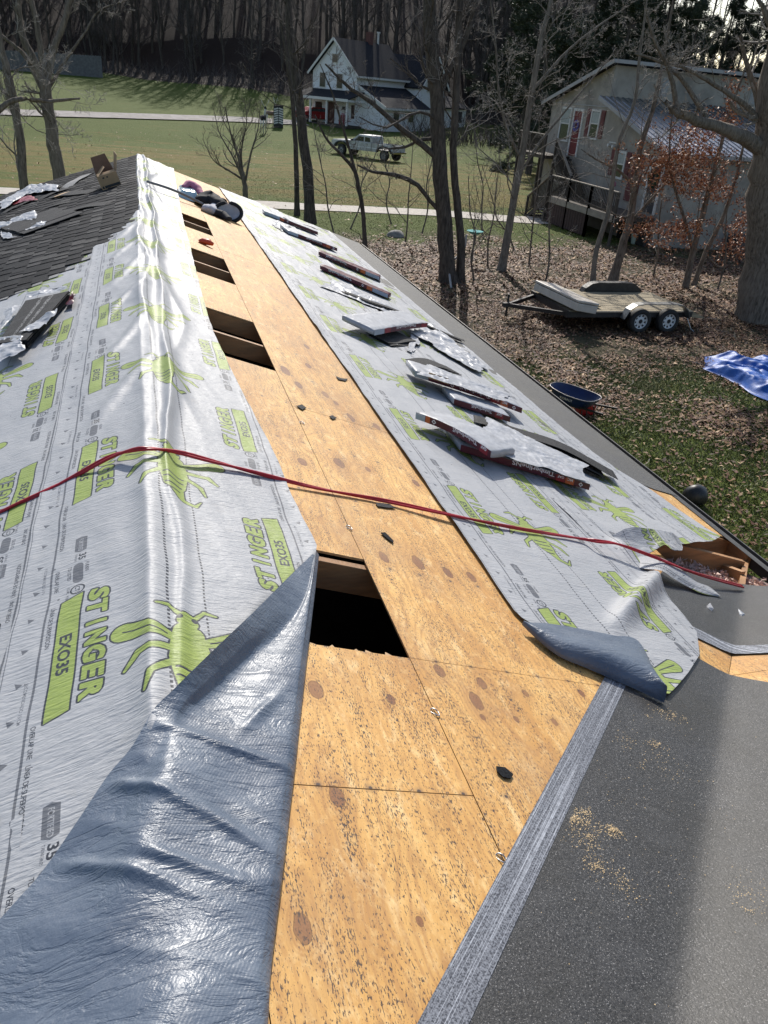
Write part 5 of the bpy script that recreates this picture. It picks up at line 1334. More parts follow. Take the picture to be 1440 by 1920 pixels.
# ------------------------------------------------------------------ yard things
rub = simple("tyre_rubber", (0.022, 0.021, 0.02), .75, var=.3, bump=.2); rimw = simple("white_wheel_paint", (.62, .62, .60), .4, var=.08); tarpm = None
def wheel(parent, c, R_, w_, ax=1, rim=None, holes=8, hub=True):
    """tyre with dished, slotted rim; c centre of the outer face; the face looks to -y"""
    o = bpy.data.objects.new("wheel", None); COL.objects.link(o); o.parent = parent; o.location = c
    prof = [(R_ * .60, 0.01), (R_ * .62, -.005), (R_ * .86, -.012), (R_ * .97, .012), (R_, .045), (R_, w_ - .045), (R_ * .97, w_ - .01), (R_ * .62, w_)]
    k = 36; v = []; f = []
    for i in range(k):
        a = 2 * math.pi * i / k
        for r, y in prof: v.append((r * math.cos(a), y, r * math.sin(a)))
    n = len(prof)
    for i in range(k):
        for j in range(n - 1): f.append((i * n + j, i * n + j + 1, ((i + 1) % k) * n + j + 1, ((i + 1) % k) * n + j))
    obj("tyre", mk("tyre", v, f, True), o, rub)
    ri = R_ * .60; m = MB(); 
    prof = [(ri, .0), (ri * .95, .002), (ri * .90, .03), (ri * .62, .035)]
    v = []; f = []
    for i in range(k):
        a = 2 * math.pi * i / k
        for r, y in prof: v.append((r * math.cos(a), y, r * math.sin(a)))
    n = len(prof)
    for i in range(k):
        for j in range(n - 1):
            if j == 2 and holes and (i % (k // holes if k % holes == 0 else 4)) >= 2: continue
            f.append((i * n + j, i * n + j + 1, ((i + 1) % k) * n + j + 1, ((i + 1) % k) * n + j))
    m.add(v, f)
    # spokes and centre
    v = [(ri * .64 * math.cos(2 * math.pi * i / k), .034, ri * .64 * math.sin(2 * math.pi * i / k)) for i in range(k)] + [(ri * .30 * math.cos(2 * math.pi * i / k), .015, ri * .30 * math.sin(2 * math.pi * i / k)) for i in range(k)]
    m.add(v, [(i, (i + 1) % k, k + (i + 1) % k, k + i) for i in range(k)])
    m.build("rim", rim or rimw, o, smooth=False)
    m = MB(); m.cyl((0, .014, 0), ri * .30, .03, 16, axis=1); m.cyl((0, .05, 0), ri * .96, .02, 24, axis=1); m.build("hub", MT['black'], o)
    return o
# flat trailer
tr = thing("utility_trailer", "flat two-axle trailer with a weathered plank deck parked on the fallen leaves", "trailer", (12.6, 19.1, 0))
TX, TY = 12.6, 19.1
tw = simple("weathered_plank", (0.30, 0.245, 0.155), .85, var=.35, sc=2, stretch=(1, 8, 8), bump=.4, bsc=30, dirt=(.10, .075, .05)); tm = simple("trailer_steel", (.03, .028, .026), .5, .2, var=.4)
for k in range(11):
    y = -1.05 + k * .191
    MB().box((-1.95, y + .004, .52), (1.95 + random.uniform(-.02, .02), y + .187, .56 + random.uniform(-.004, .004))).build("plank", tw, tr, bevel=.006, seg=1)
m_ = MB(); m_.box((-1.98, -1.10, .40), (1.90, -1.055, .545)).box((-1.98, 1.055, .40), (1.90, 1.10, .545)).box((-2.03, -1.10, .40), (-1.985, 1.10, .58)); [m_.box((x, -1.05, .42), (x + .05, 1.05, .515)) for x in (-1.3, -.6, .1, .8, 1.5)]; m_.build("chassis", tm, tr)
MB().hexa([(1.90, -1.1, .40), (2.30, -1.1, .36), (2.30, 1.1, .36), (1.90, 1.1, .40), (1.90, -1.1, .555), (2.32, -1.1, .40), (2.32, 1.1, .40), (1.90, 1.1, .555)]).build("dovetail", tw, tr)
m_ = MB(); m_.bar((-2.0, -.95, .46), (-3.25, .0, .44), .08, .10).bar((-2.0, .95, .46), (-3.25, .0, .44), .08, .10).box((-3.4, -.05, .40), (-3.15, .05, .50)); m_.build("drawbar", tm, tr)
m_ = MB(); m_.cyl((-3.2, .12, .1), .03, .6, 10); m_.build("jack", tm, tr)
hood = simple("fender_steel", (.16, .16, .15), .42, .5, var=.25)
for s_ in (-1, 1):
    for x in (.27, 1.17):
        wl = wheel(tr, (x - .1, s_ * 1.16 + (-.12 if s_ < 0 else .12), .33), .33, .2); wl.rotation_euler = (0, 0, 0 if s_ < 0 else math.pi)
    prof = [(-.42, .42), (-.30, .66), (-.10, .79), (.10, .82), (1.14, .82), (1.34, .79), (1.54, .66), (1.66, .42)]
    m_ = MB(); y0, y1 = sorted((s_ * 1.08, s_ * 1.34)); prof = [(x + .02, z) for x, z in prof]
    m_.add([(x, y0, z) for x, z in prof] + [(x, y1, z) for x, z in prof] + [(x, y0, z - .02) for x, z in prof] + [(x, y1, z - .02) for x, z in prof],
           [(i, i + 1, 9 + i, 8 + i) for i in range(7)] + [(17 + i, 16 + i, 24 + i, 25 + i) for i in range(7)] + [(i + 1, i, 16 + i, 17 + i) for i in range(7)] + [(8 + i, 9 + i, 25 + i, 24 + i) for i in range(7)])
    if s_ > 0: m_.prism([(x, 1.082, z) for x, z in prof], (0, .006, 0))
    m_.build("fender", hood if s_ < 0 else tm, tr)
MB().tube([(1.75, -1.1, .4), (1.9, -1.2, .1), (2.0, -1.28, .02)], .012, 6).build("safety_chain", MT['clip'], tr)
marb = simple("pale_veneer", (.50, .45, .38), .45, var=.10, sc=4, stretch=(1, 4, 1), dirt=(.30, .27, .22))
cb = thing("cabinet_door_stack", "pale slab like a shallow cabinet lying across the front of the trailer deck", "slab", (10.95, 18.95, .56)); cb.rotation_euler = (0, math.radians(9), math.radians(4))
MB().box((-.36, -1.15, .02), (.30, 1.10, .22)).build("body", marb, cb, bevel=.012); MB().box((-.37, -1.16, .235), (.31, 1.11, .30)).build("lid", marb, cb, bevel=.018)
pb = MB(); pb.bar((11.55, 18.3, .62), (11.75, 20.0, .66), .35, .03); tag(pb.build("loose_board", tw), "grey board lying crosswise beside the pale slab on the trailer", "board")
# wheelbarrow
blue = simple("barrow_blue", (0.012, 0.028, 0.10), .38, var=.25, sc=5, dirt=(.02, .03, .05)); lipm = simple("barrow_lip", (.28, .26, .25), .4, .4)
wb = thing("wheelbarrow", "dark blue wheelbarrow standing on the leaves just beyond the gutter", "wheelbarrow", (7.75, 12.35, 0), math.radians(-62))
def rr(L_, W_, z, x0=0, nar=1.0, k=36):
    out = []
    for i in range(k):
        t = 2 * math.pi * i / k; c, s_ = math.cos(t), math.sin(t); x = L_ * math.copysign(abs(c) ** .62, c); wv_ = W_ * (nar if x > 0 else 1) * (1 if x < 0 else 1 - (1 - nar) * 0); y = W_ * math.copysign(abs(s_) ** .62, s_) * (1 - .22 * max(0, -x / L_)); out.append((x + x0, y, z(x) if callable(z) else z))
    return out
lev = [rr(.66, .40, lambda x: .66 + .05 * (x < 0) * abs(x)), rr(.57, .35, .52), rr(.42, .27, .37), rr(.36, .22, .35)]
for nm_, shrink, mt_ in (("tray", 0, blue),):
    v = []; f = []; k = 36
    for L_ in lev: v += L_
    for i in range(3): f += [(i * k + j, i * k + (j + 1) % k, (i + 1) * k + (j + 1) % k, (i + 1) * k + j) for j in range(k)]
    f.append(tuple(range(3 * k, 4 * k)))
    obj("tray", mk("tray", v, f, True), wb, blue)
MB().tube(lev[0] + [lev[0][0]], .012, 6).build("tray_lip", lipm, wb, smooth=True)
for s_ in (-1, 1):
    MB().bar((-.75, s_ * .10, .30), (1.05, s_ * .33, .50), .04, .045).build("handle", MT['black'], wb)
    MB().tube([(.25, s_ * .26, .36), (.32, s_ * .27, .02), (.52, s_ * .28, .02), (.45, s_ * .27, .38)], .014, 6).build("leg", MT['black'], wb)
wl = wheel(wb, (-.62, -.05, .19), .19, .10, rim=MT['black'], holes=0)
wb.scale = (.78, .78, .78)
v, t, W_ = glyphs("KOBALT", .03); P = np.stack([.20 - v[:, 0] / W_ * .36 * -1 - .36, np.full(len(v), -.405 + 0 * v[:, 0]) + .05 * (0.62 - (.52 + v[:, 1] * .07)) / .14, .53 + v[:, 1] * .065], -1)
obj("lettering", mk("lettering", P, t), wb, MT['ink_white'])
rc = thing("fuel_can", "small red container on the ground beside the wheelbarrow handles", "container", tuple(hz(1095, 776, 0)))
redp = simple("red_plastic", (.30, .008, .012), .35, var=.2)
MB().box((-.17, -.13, .0), (.17, .13, .26)).build("can_body", redp, rc, bevel=.05, seg=3); MB().tube([(-.08, 0, .24), (-.07, 0, .32), (.07, 0, .32), (.08, 0, .24)], .02, 8).build("can_handle", redp, rc, smooth=True)
# blue tarp
bt = simple("blue_tarp", (0.006, 0.085, 0.36), .5, var=.25, sc=6, spec=.4, bump=.4, bsc=18)
c = [hz(1300, 676)[:2], hz(1350, 676)[:2], np.array([18.5, 14.4]), np.array([13.2, 10.2]), hz(1440, 778)[:2]]
u, v = np.meshgrid(np.linspace(0, 1, 110), np.linspace(0, 1, 110))
q0, q1, q2, q3 = hz(1312, 692)[:2], hz(1325, 672)[:2], np.array([18.2, 14.0]), np.array([13.0, 10.2])
X = (1 - u)[..., None] * (1 - v)[..., None] * q0 + u[..., None] * (1 - v)[..., None] * q1 + u[..., None] * v[..., None] * q2 + (1 - u)[..., None] * v[..., None] * q3
X[..., 0] += .18 * (vn(v * 8, u * 3, 5) - .5); X[..., 1] += .18 * (vn(v * 7, u * 3, 6) - .5)
Z = .04 + .28 * (1 - np.abs(2 * fbm(X[..., 0] * 1.3 + X[..., 1] * .5, X[..., 1] * 1.1, 9, 4) - 1)) ** 2 * sst(np.minimum(np.minimum(u, 1 - u), np.minimum(v, 1 - v)), 0, .12)
tag(grid("tarp", np.concatenate([X, Z[..., None]], -1), mat=bt), "wrinkled shiny blue tarp spread on the leafy ground at the right", "tarp")
# small garden things
rk = hz(745, 446); m_ = MB(); 
import bmesh
def rock(name, c, s, mat, label, cat, seed=1):
    bm = bmesh.new(); bmesh.ops.create_icosphere(bm, subdivisions=3, radius=1)
    for v_ in bm.verts:
        n_ = .8 + .4 * float(fbm(v_.co.x * 1.5 + seed, v_.co.y * 1.5 + v_.co.z, seed)); v_.co = Vector((v_.co.x * s[0] * n_ + c[0], v_.co.y * s[1] * n_ + c[1], max(v_.co.z * s[2] * n_, -.05) + c[2]))
    me = bpy.data.meshes.new(name); bm.to_mesh(me); bm.free(); me.polygons.foreach_set('use_smooth', np.ones(len(me.polygons), bool)); return tag(obj(name, me, None, mat), label, cat)
stone = simple("grey_stone", (.22, .21, .19), .85, var=.35, sc=6, bump=.4)
rock("boulder", (rk[0], rk[1] + .3, 0), (.40, .35, .28), stone, "low grey rock on the grass just before the path", "rock")
b_ = hz(893, 500); b0 = np.array([12.6, 27.6, 0])
bb = thing("bird_bath", "small turquoise dish on a dark stake among the thin trees", "bird bath", tuple(hz(884, 498)))
MB().tube([(0, 0, 0), (.10, .3, 1.05)], .03, 8).build("stake", simple("stake_wood", (.06, .045, .035), .8), bb, smooth=True)
teal = simple("teal_dish", (.05, .36, .36), .25, var=.1); m_ = MB(); m_.cyl((.10, .3, 1.04), .16, .10, 24, r2=.30).build("dish", teal, bb, smooth=False)
rock("round_bush", (float(hz(1305, 955)[0]) + .05, float(hz(1305, 955)[1]) + .15, .12), (.20, .18, .22), MT['black'], "round black object with a pale top on the grass behind the gutter", "ball", 4)
# grey hose on the trunk pair
hs = smoothpath([hz(846, 540, .02), hz(842, 505, .4), hy(848, 490, 24.0), hy(862, 478, 24.1), hy(872, 462, 24.0), hy(874, 440, 24.1)], 8)
tag(MB().tube(hs, .035, 8).build("pale_hose", simple("grey_hose", (.34, .32, .30), .5, var=.1), smooth=True), "pale grey hose hanging in a loop against the paired dark trunks", "hose")
# ------------------------------------------------------------------ grey house at the right
stucco = simple("grey_stucco", (.32, .285, .24), .9, var=.22, sc=1.2, bump=.3, bsc=30, coord='pos', dirt=(.15, .135, .12))
trimw = simple("white_trim", (.62, .60, .56), .5, var=.06); trimg = simple("grey_fascia", (.34, .33, .32), .6, var=.1); dkroof = simple("dark_shingle_roof", (.026, .026, .030), .9, spec=.1, var=.3, sc=6, bump=.4, bsc=30, coord='pos')
mroof = simple("ribbed_metal_roof", (.30, .31, .33), .28, .85, var=.08, sc=2, coord='pos'); redd = simple("red_door_paint", (.16, .012, .018), .45, var=.15); shut = simple("maroon_shutter", (.13, .03, .028), .6, var=.2)
glassd = simple("dark_window_glass", (.03, .035, .04), .06, 0, var=.3, sc=1, spec=1.0); deckw = simple("weathered_deck_wood", (.060, .046, .035), .85, var=.35, sc=3, bump=.3, coord='pos'); railw = simple("pale_rail_wood", (.27, .225, .18), .8, var=.2, sc=3)
brick_m = simple("brown_skirting", (.055, .03, .024), .9, var=.3, sc=8)
RH = thing("grey_house", "grey stucco house with a ribbed metal porch roof, red door and maroon shutters", "house", (21.5, 36, 0))
off = np.array([21.5, 36, 0.0])
def RB(): return MB()
def place(m, name, mat, parent=RH, **k):
    m.v = [tuple(np.array(p) - off) for p in m.v]; return m.build(name, mat, parent, **k)
Xw, Ya, Yl, Yp = 21.5, 30.6, 42.2, 36.5
m_ = RB(); m_.prism([(Xw, Yl, 0), (Xw, Yl, 5.35), (Xw, Yp, 7.05), (Xw, Yp, 5.55), (Xw, Ya, 3.86), (Xw, Ya, 0)], (.2, 0, 0)); place(m_, "wall", stucco)
place(RB().box((Xw + .205, Ya, 0), (34, Ya + .2, 3.80)), "wall", stucco)
place(RB().box((Xw + .205, Yp, 5.4), (34, Yp + .2, 7.05)), "wall", stucco)
place(RB().box((33.8, Ya + .205, 0), (34, Yl - .2, 5.3)).box((Xw + .205, Yl - .2, 0), (34, Yl, 5.35)), "wall", stucco)
# roofs
m_ = RB(); m_.hexa([(Xw - .35, Yp - .45, 7.18), (34.4, Yp - .45, 7.18), (34.4, Yl + .6, 5.22), (Xw - .35, Yl + .6, 5.22), (Xw - .35, Yp - .45, 7.30), (34.4, Yp - .45, 7.30), (34.4, Yl + .6, 5.34), (Xw - .35, Yl + .6, 5.34)]); place(m_, "roof", dkroof)
place(RB().box((Xw - .36, Yp - .48, 7.12), (34.4, Yp - .455, 7.27)), "fascia", trimg)
place(RB().bar((Xw - .37, Yp - .45, 7.20), (Xw - .37, Yl + .6, 5.24), .03, .17), "fascia", trimg)
R0, R1 = (Yp - .005, 5.76), (30.2, 3.90)
m_ = RB(); m_.hexa([(20.95, R1[0], R1[1] - .04), (34.2, R1[0], R1[1] - .04), (34.2, R0[0], R0[1] - .04), (20.95, R0[0], R0[1] - .04), (20.95, R1[0], R1[1]), (34.2, R1[0], R1[1]), (34.2, R0[0], R0[1]), (20.95, R0[0], R0[1])]); metalroof = place(m_, "porch_roof", mroof)
for k in range(44):
    x = 21.0 + k * .305
    m_ = RB(); m_.bar((x, R1[0] - .005, R1[1] + .014), (x, R0[0] - .006, R0[1] + .014), .05, .03); m_.v = [tuple(np.array(p) - off) for p in m_.v]; m_.build("roof_rib", mroof, metalroof)
place(RB().bar((20.93, R1[0], R1[1] - .08), (20.93, R0[0], R0[1] - .08), .03, .16).box((20.95, R1[0] - .03, R1[1] - .16), (34.2, R1[0] - .004, R1[1] - .002)), "fascia", trimg)
for x in (24.2, 29.3):
    m_ = RB(); m_.box((x, Yp - .02, 5.95), (x + .35, Yp - .003, 6.75)); v_ = place(m_, "vent", trimg)
    for i in range(7):
        m_ = RB(); m_.box((x + .02, Yp - .05, 6.0 + i * .105), (x + .33, Yp - .022, 6.03 + i * .105)); place(m_, "slat", trimg, v_)
def window(y0, y1, z0, z1, shutters=True, wide=.0):
    f_ = place(RB().box((Xw - .05, y0, z0), (Xw - .002, y0 + .09, z1)).box((Xw - .05, y1 - .09, z0), (Xw - .002, y1, z1)).box((Xw - .05, y0 + .092, z1 - .10), (Xw - .002, y1 - .092, z1)).box((Xw - .06, y0 - .03, z0 - .09), (Xw - .002, y1 + .03, z0 - .002)).box((Xw - .04, y0 + .092, (z0 + z1) / 2 - .03), (Xw - .002, y1 - .092, (z0 + z1) / 2 + .03)), "window_frame", trimw)
    zm = (z0 + z1) / 2
    for a, b_ in ((z0 + .002, zm - .032), (zm + .032, z1 - .102)): place(RB().box((Xw - .02, y0 + .093, a), (Xw - .004, y1 - .093, b_)), "pane", glassd, f_)
    place(RB().box((Xw - .032, y0 + .093, zm + .035), (Xw - .024, y1 - .093, z1 - .12)), "blind", simple("blind", (.34, .36, .33), .6), f_)
    if shutters:
        for a in (y0 - .42, y1 + .04):
            s_ = place(RB().box((Xw - .04, a, z0), (Xw - .003, a + .36, z1)), "shutter", shut)
            for i in range(9): place(RB().box((Xw - .052, a + .04, z0 + .08 + i * (z1 - z0 - .16) / 9), (Xw - .041, a + .32, z0 + .08 + (i + .6) * (z1 - z0 - .16) / 9)), "louvre", shut, s_)
window(36.95, 37.85, 3.95, 5.18); window(34.0, 34.9, 2.5, 3.6); window(39.85, 40.95, 3.65, 5.16, False)
d_ = place(RB().box((Xw - .03, 38.72, 2.98), (Xw - .003, 39.50, 5.02)), "door", redd); place(RB().box((Xw - .06, 38.60, 2.95), (Xw - .002, 38.715, 5.14)).box((Xw - .06, 39.505, 2.95), (Xw - .002, 39.62, 5.14)).box((Xw - .06, 38.717, 5.025), (Xw - .002, 39.503, 5.14)), "door_frame", trimw)
wr_ = MB(); wr_.tube([(Xw - .07, 39.1 + .20 * math.cos(t), 4.35 + .22 * math.sin(t)) for t in np.linspace(0, 2 * math.pi, 17)], .07, 8); tag(wr_.build("wreath", simple("blue_wreath", (.10, .09, .26), .8, var=.5, sc=20)), "blue and purple wreath hung on the upper red door of the grey house", "wreath")
d_ = place(RB().box((Xw - .03, 31.0, 1.36), (Xw - .003, 31.8, 3.48)), "door", simple("dark_screen_door", (.05, .045, .045), .5)); place(RB().box((Xw - .06, 30.84, 1.34), (Xw - .002, 30.99, 3.62)).box((Xw - .06, 31.81, 1.34), (Xw - .002, 31.95, 3.62)).box((Xw - .06, 30.992, 3.49), (Xw - .002, 31.808, 3.62)), "door_frame", trimw)
place(RB().box((Xw - .045, 32.5, 1.6), (Xw - .003, 33.5, 3.55)), "sidelight", shut)
g1 = MB(); g1.tube([(Xw - .1, 31.4 + .25 * math.cos(t), 2.75 + .28 * math.sin(t)) for t in np.linspace(0, 2 * math.pi, 17)], .10, 8); tag(g1.build("wreath", simple("green_wreath", (.02, .045, .02), .9, var=.5, sc=20)), "dark green wreath on the lower porch door of the grey house", "wreath")
place(RB().box((Xw - .02, Ya + .1, 5.22 - .9), (Xw - .003, Ya + .14, 4.3)), "cable", trimg)
place(RB().box((Xw - .025, 36.5, 5.30), (Xw - .003, Yl - .02, 5.34)), "siding_seam", trimg)
fl = place(RB().cyl((Xw - .15, 35.6, 3.75), .07, .14, 10, axis=0).cyl((Xw - .15, 35.2, 3.72), .07, .14, 10, axis=0).box((Xw - .03, 35.1, 3.85), (Xw - .003, 35.7, 3.9)), "floodlight", trimw)
# deck, stairs and railings
DK = thing("wooden_deck", "weathered wooden deck with stairs and railings along the grey house", "deck", (20, 36, 0)); off = np.array([20, 36, 0.0])
place(RB().box((19.45, 30.7, 1.05), (21.42, 36.9, 1.22)), "deck_frame", deckw, DK)
for k in range(14): place(RB().box((19.45 + k * .14, 30.65, 1.222), (19.58 + k * .14, 36.95, 1.25)), "deck_board", deckw, DK)
place(RB().box((19.40, 30.65, .98), (19.44, 36.9, 1.24)), "rim_board", railw, DK)
def railing(p, q, h_=.95, step=.13, cap=railw):
    p = np.array(p, float); q = np.array(q, float); L = np.linalg.norm((q - p)[:2]); n = int(L / step)
    place(RB().bar(p + (0, 0, h_), q + (0, 0, h_), .13, .04), "hand_rail", cap, DK); place(RB().bar(p + (0, 0, .12), q + (0, 0, .12), .04, .08), "lower_rail", deckw, DK)
    for i in range(1, n):
        a = p + (q - p) * i / n; place(RB().box((a[0] - .018, a[1] - .018, a[2] + .14), (a[0] + .018, a[1] + .018, a[2] + h_ - .025)), "baluster", deckw, DK)
    for a in (p, q): place(RB().box((a[0] - .05, a[1] - .05, max(0, a[2] - 1.3)), (a[0] + .05, a[1] + .05, a[2] + h_ - .022)), "post", deckw, DK)
railing((19.45, 30.75, 1.25), (19.45, 33.0, 1.25)); railing((19.45, 33.0, 1.25), (19.45, 35.0, 1.25)); railing((19.45, 35.0, 1.25), (19.45, 36.9, 1.25))
place(RB().box((19.9, 39.2, 2.75), (21.42, 42.4, 2.88)), "landing_frame", deckw, DK)
for k in range(10): place(RB().box((19.88 + k * .155, 39.15, 2.882), (20.02 + k * .155, 42.45, 2.91)), "deck_board", deckw, DK)
railing((19.92, 39.2, 2.91), (19.92, 42.3, 2.91)); 
for x in (19.95, 21.3):
    for y in (39.3, 42.3): place(RB().box((x - .06, y - .06, 0), (x + .06, y + .06, 2.74)), "post", deckw, DK)
for k in range(9):
    z = 2.9 - (k + 1) * .175; y = 39.15 - k * .25
    place(RB().box((20.55, y - .28, z - .03), (21.42, y, z)), "step", deckw, DK)
railing((20.5, 39.1, 2.8), (20.5, 37.0, 1.25), cap=railw)
for k in range(7):
    z = 1.25 - (k + 1) * .165; y = 36.95 + k * .28
    place(RB().box((19.35, y, z - .035), (20.4, y + .30, z)), "step", deckw, DK)
place(RB().prism([(20.49, 39.15, 2.86), (20.49, 36.9, 1.22), (20.49, 36.9, .86), (20.49, 39.15, 2.50)], (.045, 0, 0)), "stringer", deckw, DK)
place(RB().prism([(19.34, 36.95, 1.2), (19.34, 38.95, .02), (19.34, 38.6, .0), (19.34, 36.95, .88)], (-.045, 0, 0)), "stringer", deckw, DK)
place(RB().prism([(20.41, 36.95, 1.2), (20.41, 38.95, .02), (20.41, 38.6, .0), (20.41, 36.95, .88)], (.045, 0, 0)), "stringer", deckw, DK)
for k in range(9): place(RB().box((20.56, 38.90 - k * .25, 2.70 - (k + 1) * .175 + .005), (21.41, 38.92 - k * .25, 2.865 - (k + 1) * .175 + .17 - .035)), "riser", MT['black'], DK)
railing((19.32, 36.95, 1.2), (19.32, 39.0, .0)); railing((20.42, 36.95, 1.2), (20.42, 39.0, .0))
for k in range(26): place(RB().box((19.42, 30.75 + k * .235, .05), (19.44, 30.95 + k * .235, .97)), "skirting_board", brick_m, DK) if k > 9 else None
place(RB().box((21.2, 30.75, .02), (21.4, 33, 1.04)), "under_deck_shade", MT['black'], DK)  # black backdrop painting the shade beneath the deck, not a wall
off = np.zeros(3)
bk_ = hz(1190, 457); o = thing("bucket", "pale green bucket under the deck of the grey house", "bucket", tuple(bk_)); MB().cyl((0, 0, 0), .17, .42, 20, r2=.24).build("pail", simple("pale_green_plastic", (.38, .48, .42), .4), o); MB().cyl((0, 0, .42), .25, .03, 20).build("rim", trimw, o)
ac = thing("air_conditioner", "dark square outdoor cooling unit beside the grey house wall", "air conditioner", (25.3, 29.6, 0)); MB().box((-.4, -.4, .0), (.4, .4, .85)).build("casing", simple("ac_dark", (.02, .024, .03), .5), ac, bevel=.03)
for k in range(9): MB().box((-.41, -.415, .1 + k * .08), (.41, -.402, .13 + k * .08)).build("grille_bar", simple("ac_bar", (.05, .055, .065), .5) if k == 0 else bpy.data.materials["ac_bar"], ac)
rock("rubble", (float(hz(1225, 458)[0]), float(hz(1225, 458)[1]), 0), (.5, .3, .28), simple("tan_rubble", (.20, .14, .11), .9, var=.3), "low brown heap beside the pale green bucket", "heap", 7)
for (px, py, zz, lab, mm) in ((1150, 337, 1.25, "small pink and white toy animal on the deck beside the maroon shutter", cl_p),):
    p = hx(px, py + 8, 20.6); rock("stuffed_toy", (p[0], p[1], 2.25), (.14, .14, .18), mm, lab, "toy", 3)

# ------------------------------------------------------------------ white farmhouse beyond the lawn
siding = simple("white_siding", (.56, .56, .56), .7, var=.08, sc=2, bump=.0); 
def siding_mat():
    m, b = newmat("clapboard"); P = b.obj(); z = b.sep(P)[2]; s_ = b.math('FRACT', b.math('DIVIDE', z, .2)); n = b.noise(P, 1.5, 3)
    c = b.mix(n, (.70, .70, .71), (.82, .82, .82)); b.bsdf(c, .7, 0, b.bump(s_, .5, .03), .3); return m
clap = siding_mat()
FH = thing("farmhouse", "white two-storey farmhouse with dark roofs and a columned front porch", "farmhouse", (22.6, 90, 1.15), math.radians(35))
# local axes: x right-back along the side wall, y left-back along the gable wall
def fb(m, nm, mat, parent=FH, **k): return m.build(nm, mat, parent, **k)
fb(MB().box((0, 0, 0), (8.5, .15, 5.2)).box((0, .152, 0), (.15, 6.4, 5.2)).box((8.35, .152, 0), (8.5, 6.4, 5.2)).box((.152, 6.25, 0), (8.348, 6.4, 5.2)).prism([(0, 0, 5.2), (0, 6.4, 5.2), (0, 3.2, 8.15)], (.15, 0, 0)).prism([(8.35, 0, 5.2), (8.35, 6.4, 5.2), (8.35, 3.2, 8.15)], (.15, 0, 0)), "wall", clap)
def groof(x0, x1, y0, yr, y1, ze, zr, t=.14, parent=FH):
    m = MB(); m.hexa([(x0, y0, ze), (x1, y0, ze), (x1, yr, zr), (x0, yr, zr), (x0, y0, ze + t), (x1, y0, ze + t), (x1, yr, zr + t), (x0, yr, zr + t)]); m.hexa([(x0, y1, ze), (x1, y1, ze), (x1, yr + .003, zr), (x0, yr + .003, zr), (x0, y1, ze + t), (x1, y1, ze + t), (x1, yr + .003, zr + t), (x0, yr + .003, zr + t)]); r = m.build("roof", dkroof, parent)
    m = MB(); m.bar((x0 - .02, y0, ze + .03), (x0 - .02, yr, zr + .03), .05, .22).bar((x0 - .02, y1, ze + .03), (x0 - .02, yr, zr + .03), .05, .22).box((x0, y0 - .05, ze - .08), (x1, y0 - .004, ze + .12)); m.build("roof_trim", trimw, parent); return r
rf = groof(-.4, 8.9, -.45, 3.2, 6.85, 4.85, 8.22)
MB().box((5.2, 2.9, 8.0), (5.8, 3.5, 9.3)).build("chimney", simple("old_brick", (.12, .05, .04), .9, var=.3), rf); MB().cyl((7.0, 3.2, 8.2), .12, 1.1, 10).cyl((7.0, 3.2, 9.3), .2, .15, 10).build("vent_pipe", trimw, rf)
def fwin(x, y, z, w_, h_, face):
    if face == 'x': f_ = fb(MB().box((x - .06, y, z), (x - .003, y + w_, z + h_)), "window", trimw); MB().box((x - .09, y + .09, z + .09), (x - .062, y + w_ - .09, z + h_ - .09)).build("pane", glassd, f_)
    else: f_ = fb(MB().box((x, y - .06, z), (x + w_, y - .003, z + h_)), "window", trimw); MB().box((x + .09, y - .09, z + .09), (x + w_ - .09, y - .062, z + h_ - .09)).build("pane", glassd, f_)
fwin(0, 1.9, 3.6, .95, 1.5, 'x'); fwin(0, 4.4, 3.6, .95, 1.5, 'x'); fwin(0, 2.7, 6.0, .0 + .9, .9, 'x')
# wall dormer wing
fb(MB().box((8.6, -2.2, 0), (13.2, 5.5, 4.6)).prism([(8.6, -2.2, 4.6), (13.2, -2.2, 4.6), (10.9, -2.2, 7.4)], (0, 7.7, 0)), "wall", clap)
m = MB(); m.hexa([(8.25, -2.6, 4.25), (8.25, 5.5, 4.25), (10.9, 5.5, 7.45), (10.9, -2.6, 7.45), (8.25, -2.6, 4.39), (8.25, 5.5, 4.39), (10.9, 5.5, 7.6), (10.9, -2.6, 7.6)]).hexa([(13.55, -2.6, 4.25), (13.55, 5.5, 4.25), (10.903, 5.5, 7.45), (10.903, -2.6, 7.45), (13.55, -2.6, 4.39), (13.55, 5.5, 4.39), (10.903, 5.5, 7.6), (10.903, -2.6, 7.6)]); m.build("roof", dkroof, FH)
MB().bar((8.25, -2.63, 4.3), (10.9, -2.63, 7.5), .05, .22).bar((13.55, -2.63, 4.3), (10.9, -2.63, 7.5), .05, .22).build("roof_trim", trimw, FH)
fwin(9.6, -2.2, 4.0, .8, 1.3, 'y'); fwin(11.3, -2.2, 4.0, .8, 1.3, 'y')
# lean-to along the side
fb(MB().prism([(.6, 0, 0), (.6, -3.6, 0), (.6, -3.6, 2.3), (.6, -.003, 3.9)], (8, 0, 0)), "wall", clap)
fb(MB().hexa([(.3, -4.0, 2.15), (8.55, -4.0, 2.15), (8.55, -.06, 4.0), (.3, -.06, 4.0), (.3, -4.0, 2.30), (8.55, -4.0, 2.30), (8.55, -.06, 4.15), (.3, -.06, 4.15)]), "roof", dkroof)
fb(MB().bar((.28, -4.0, 2.2), (.28, -.06, 4.05), .05, .24).box((.3, -4.05, 2.05), (8.55, -4.003, 2.27)), "roof_trim", trimw)
fwin(2.0, -3.6, .9, 1.1, 1.1, 'y'); fwin(4.6, -3.6, .9, 1.1, 1.1, 'y')
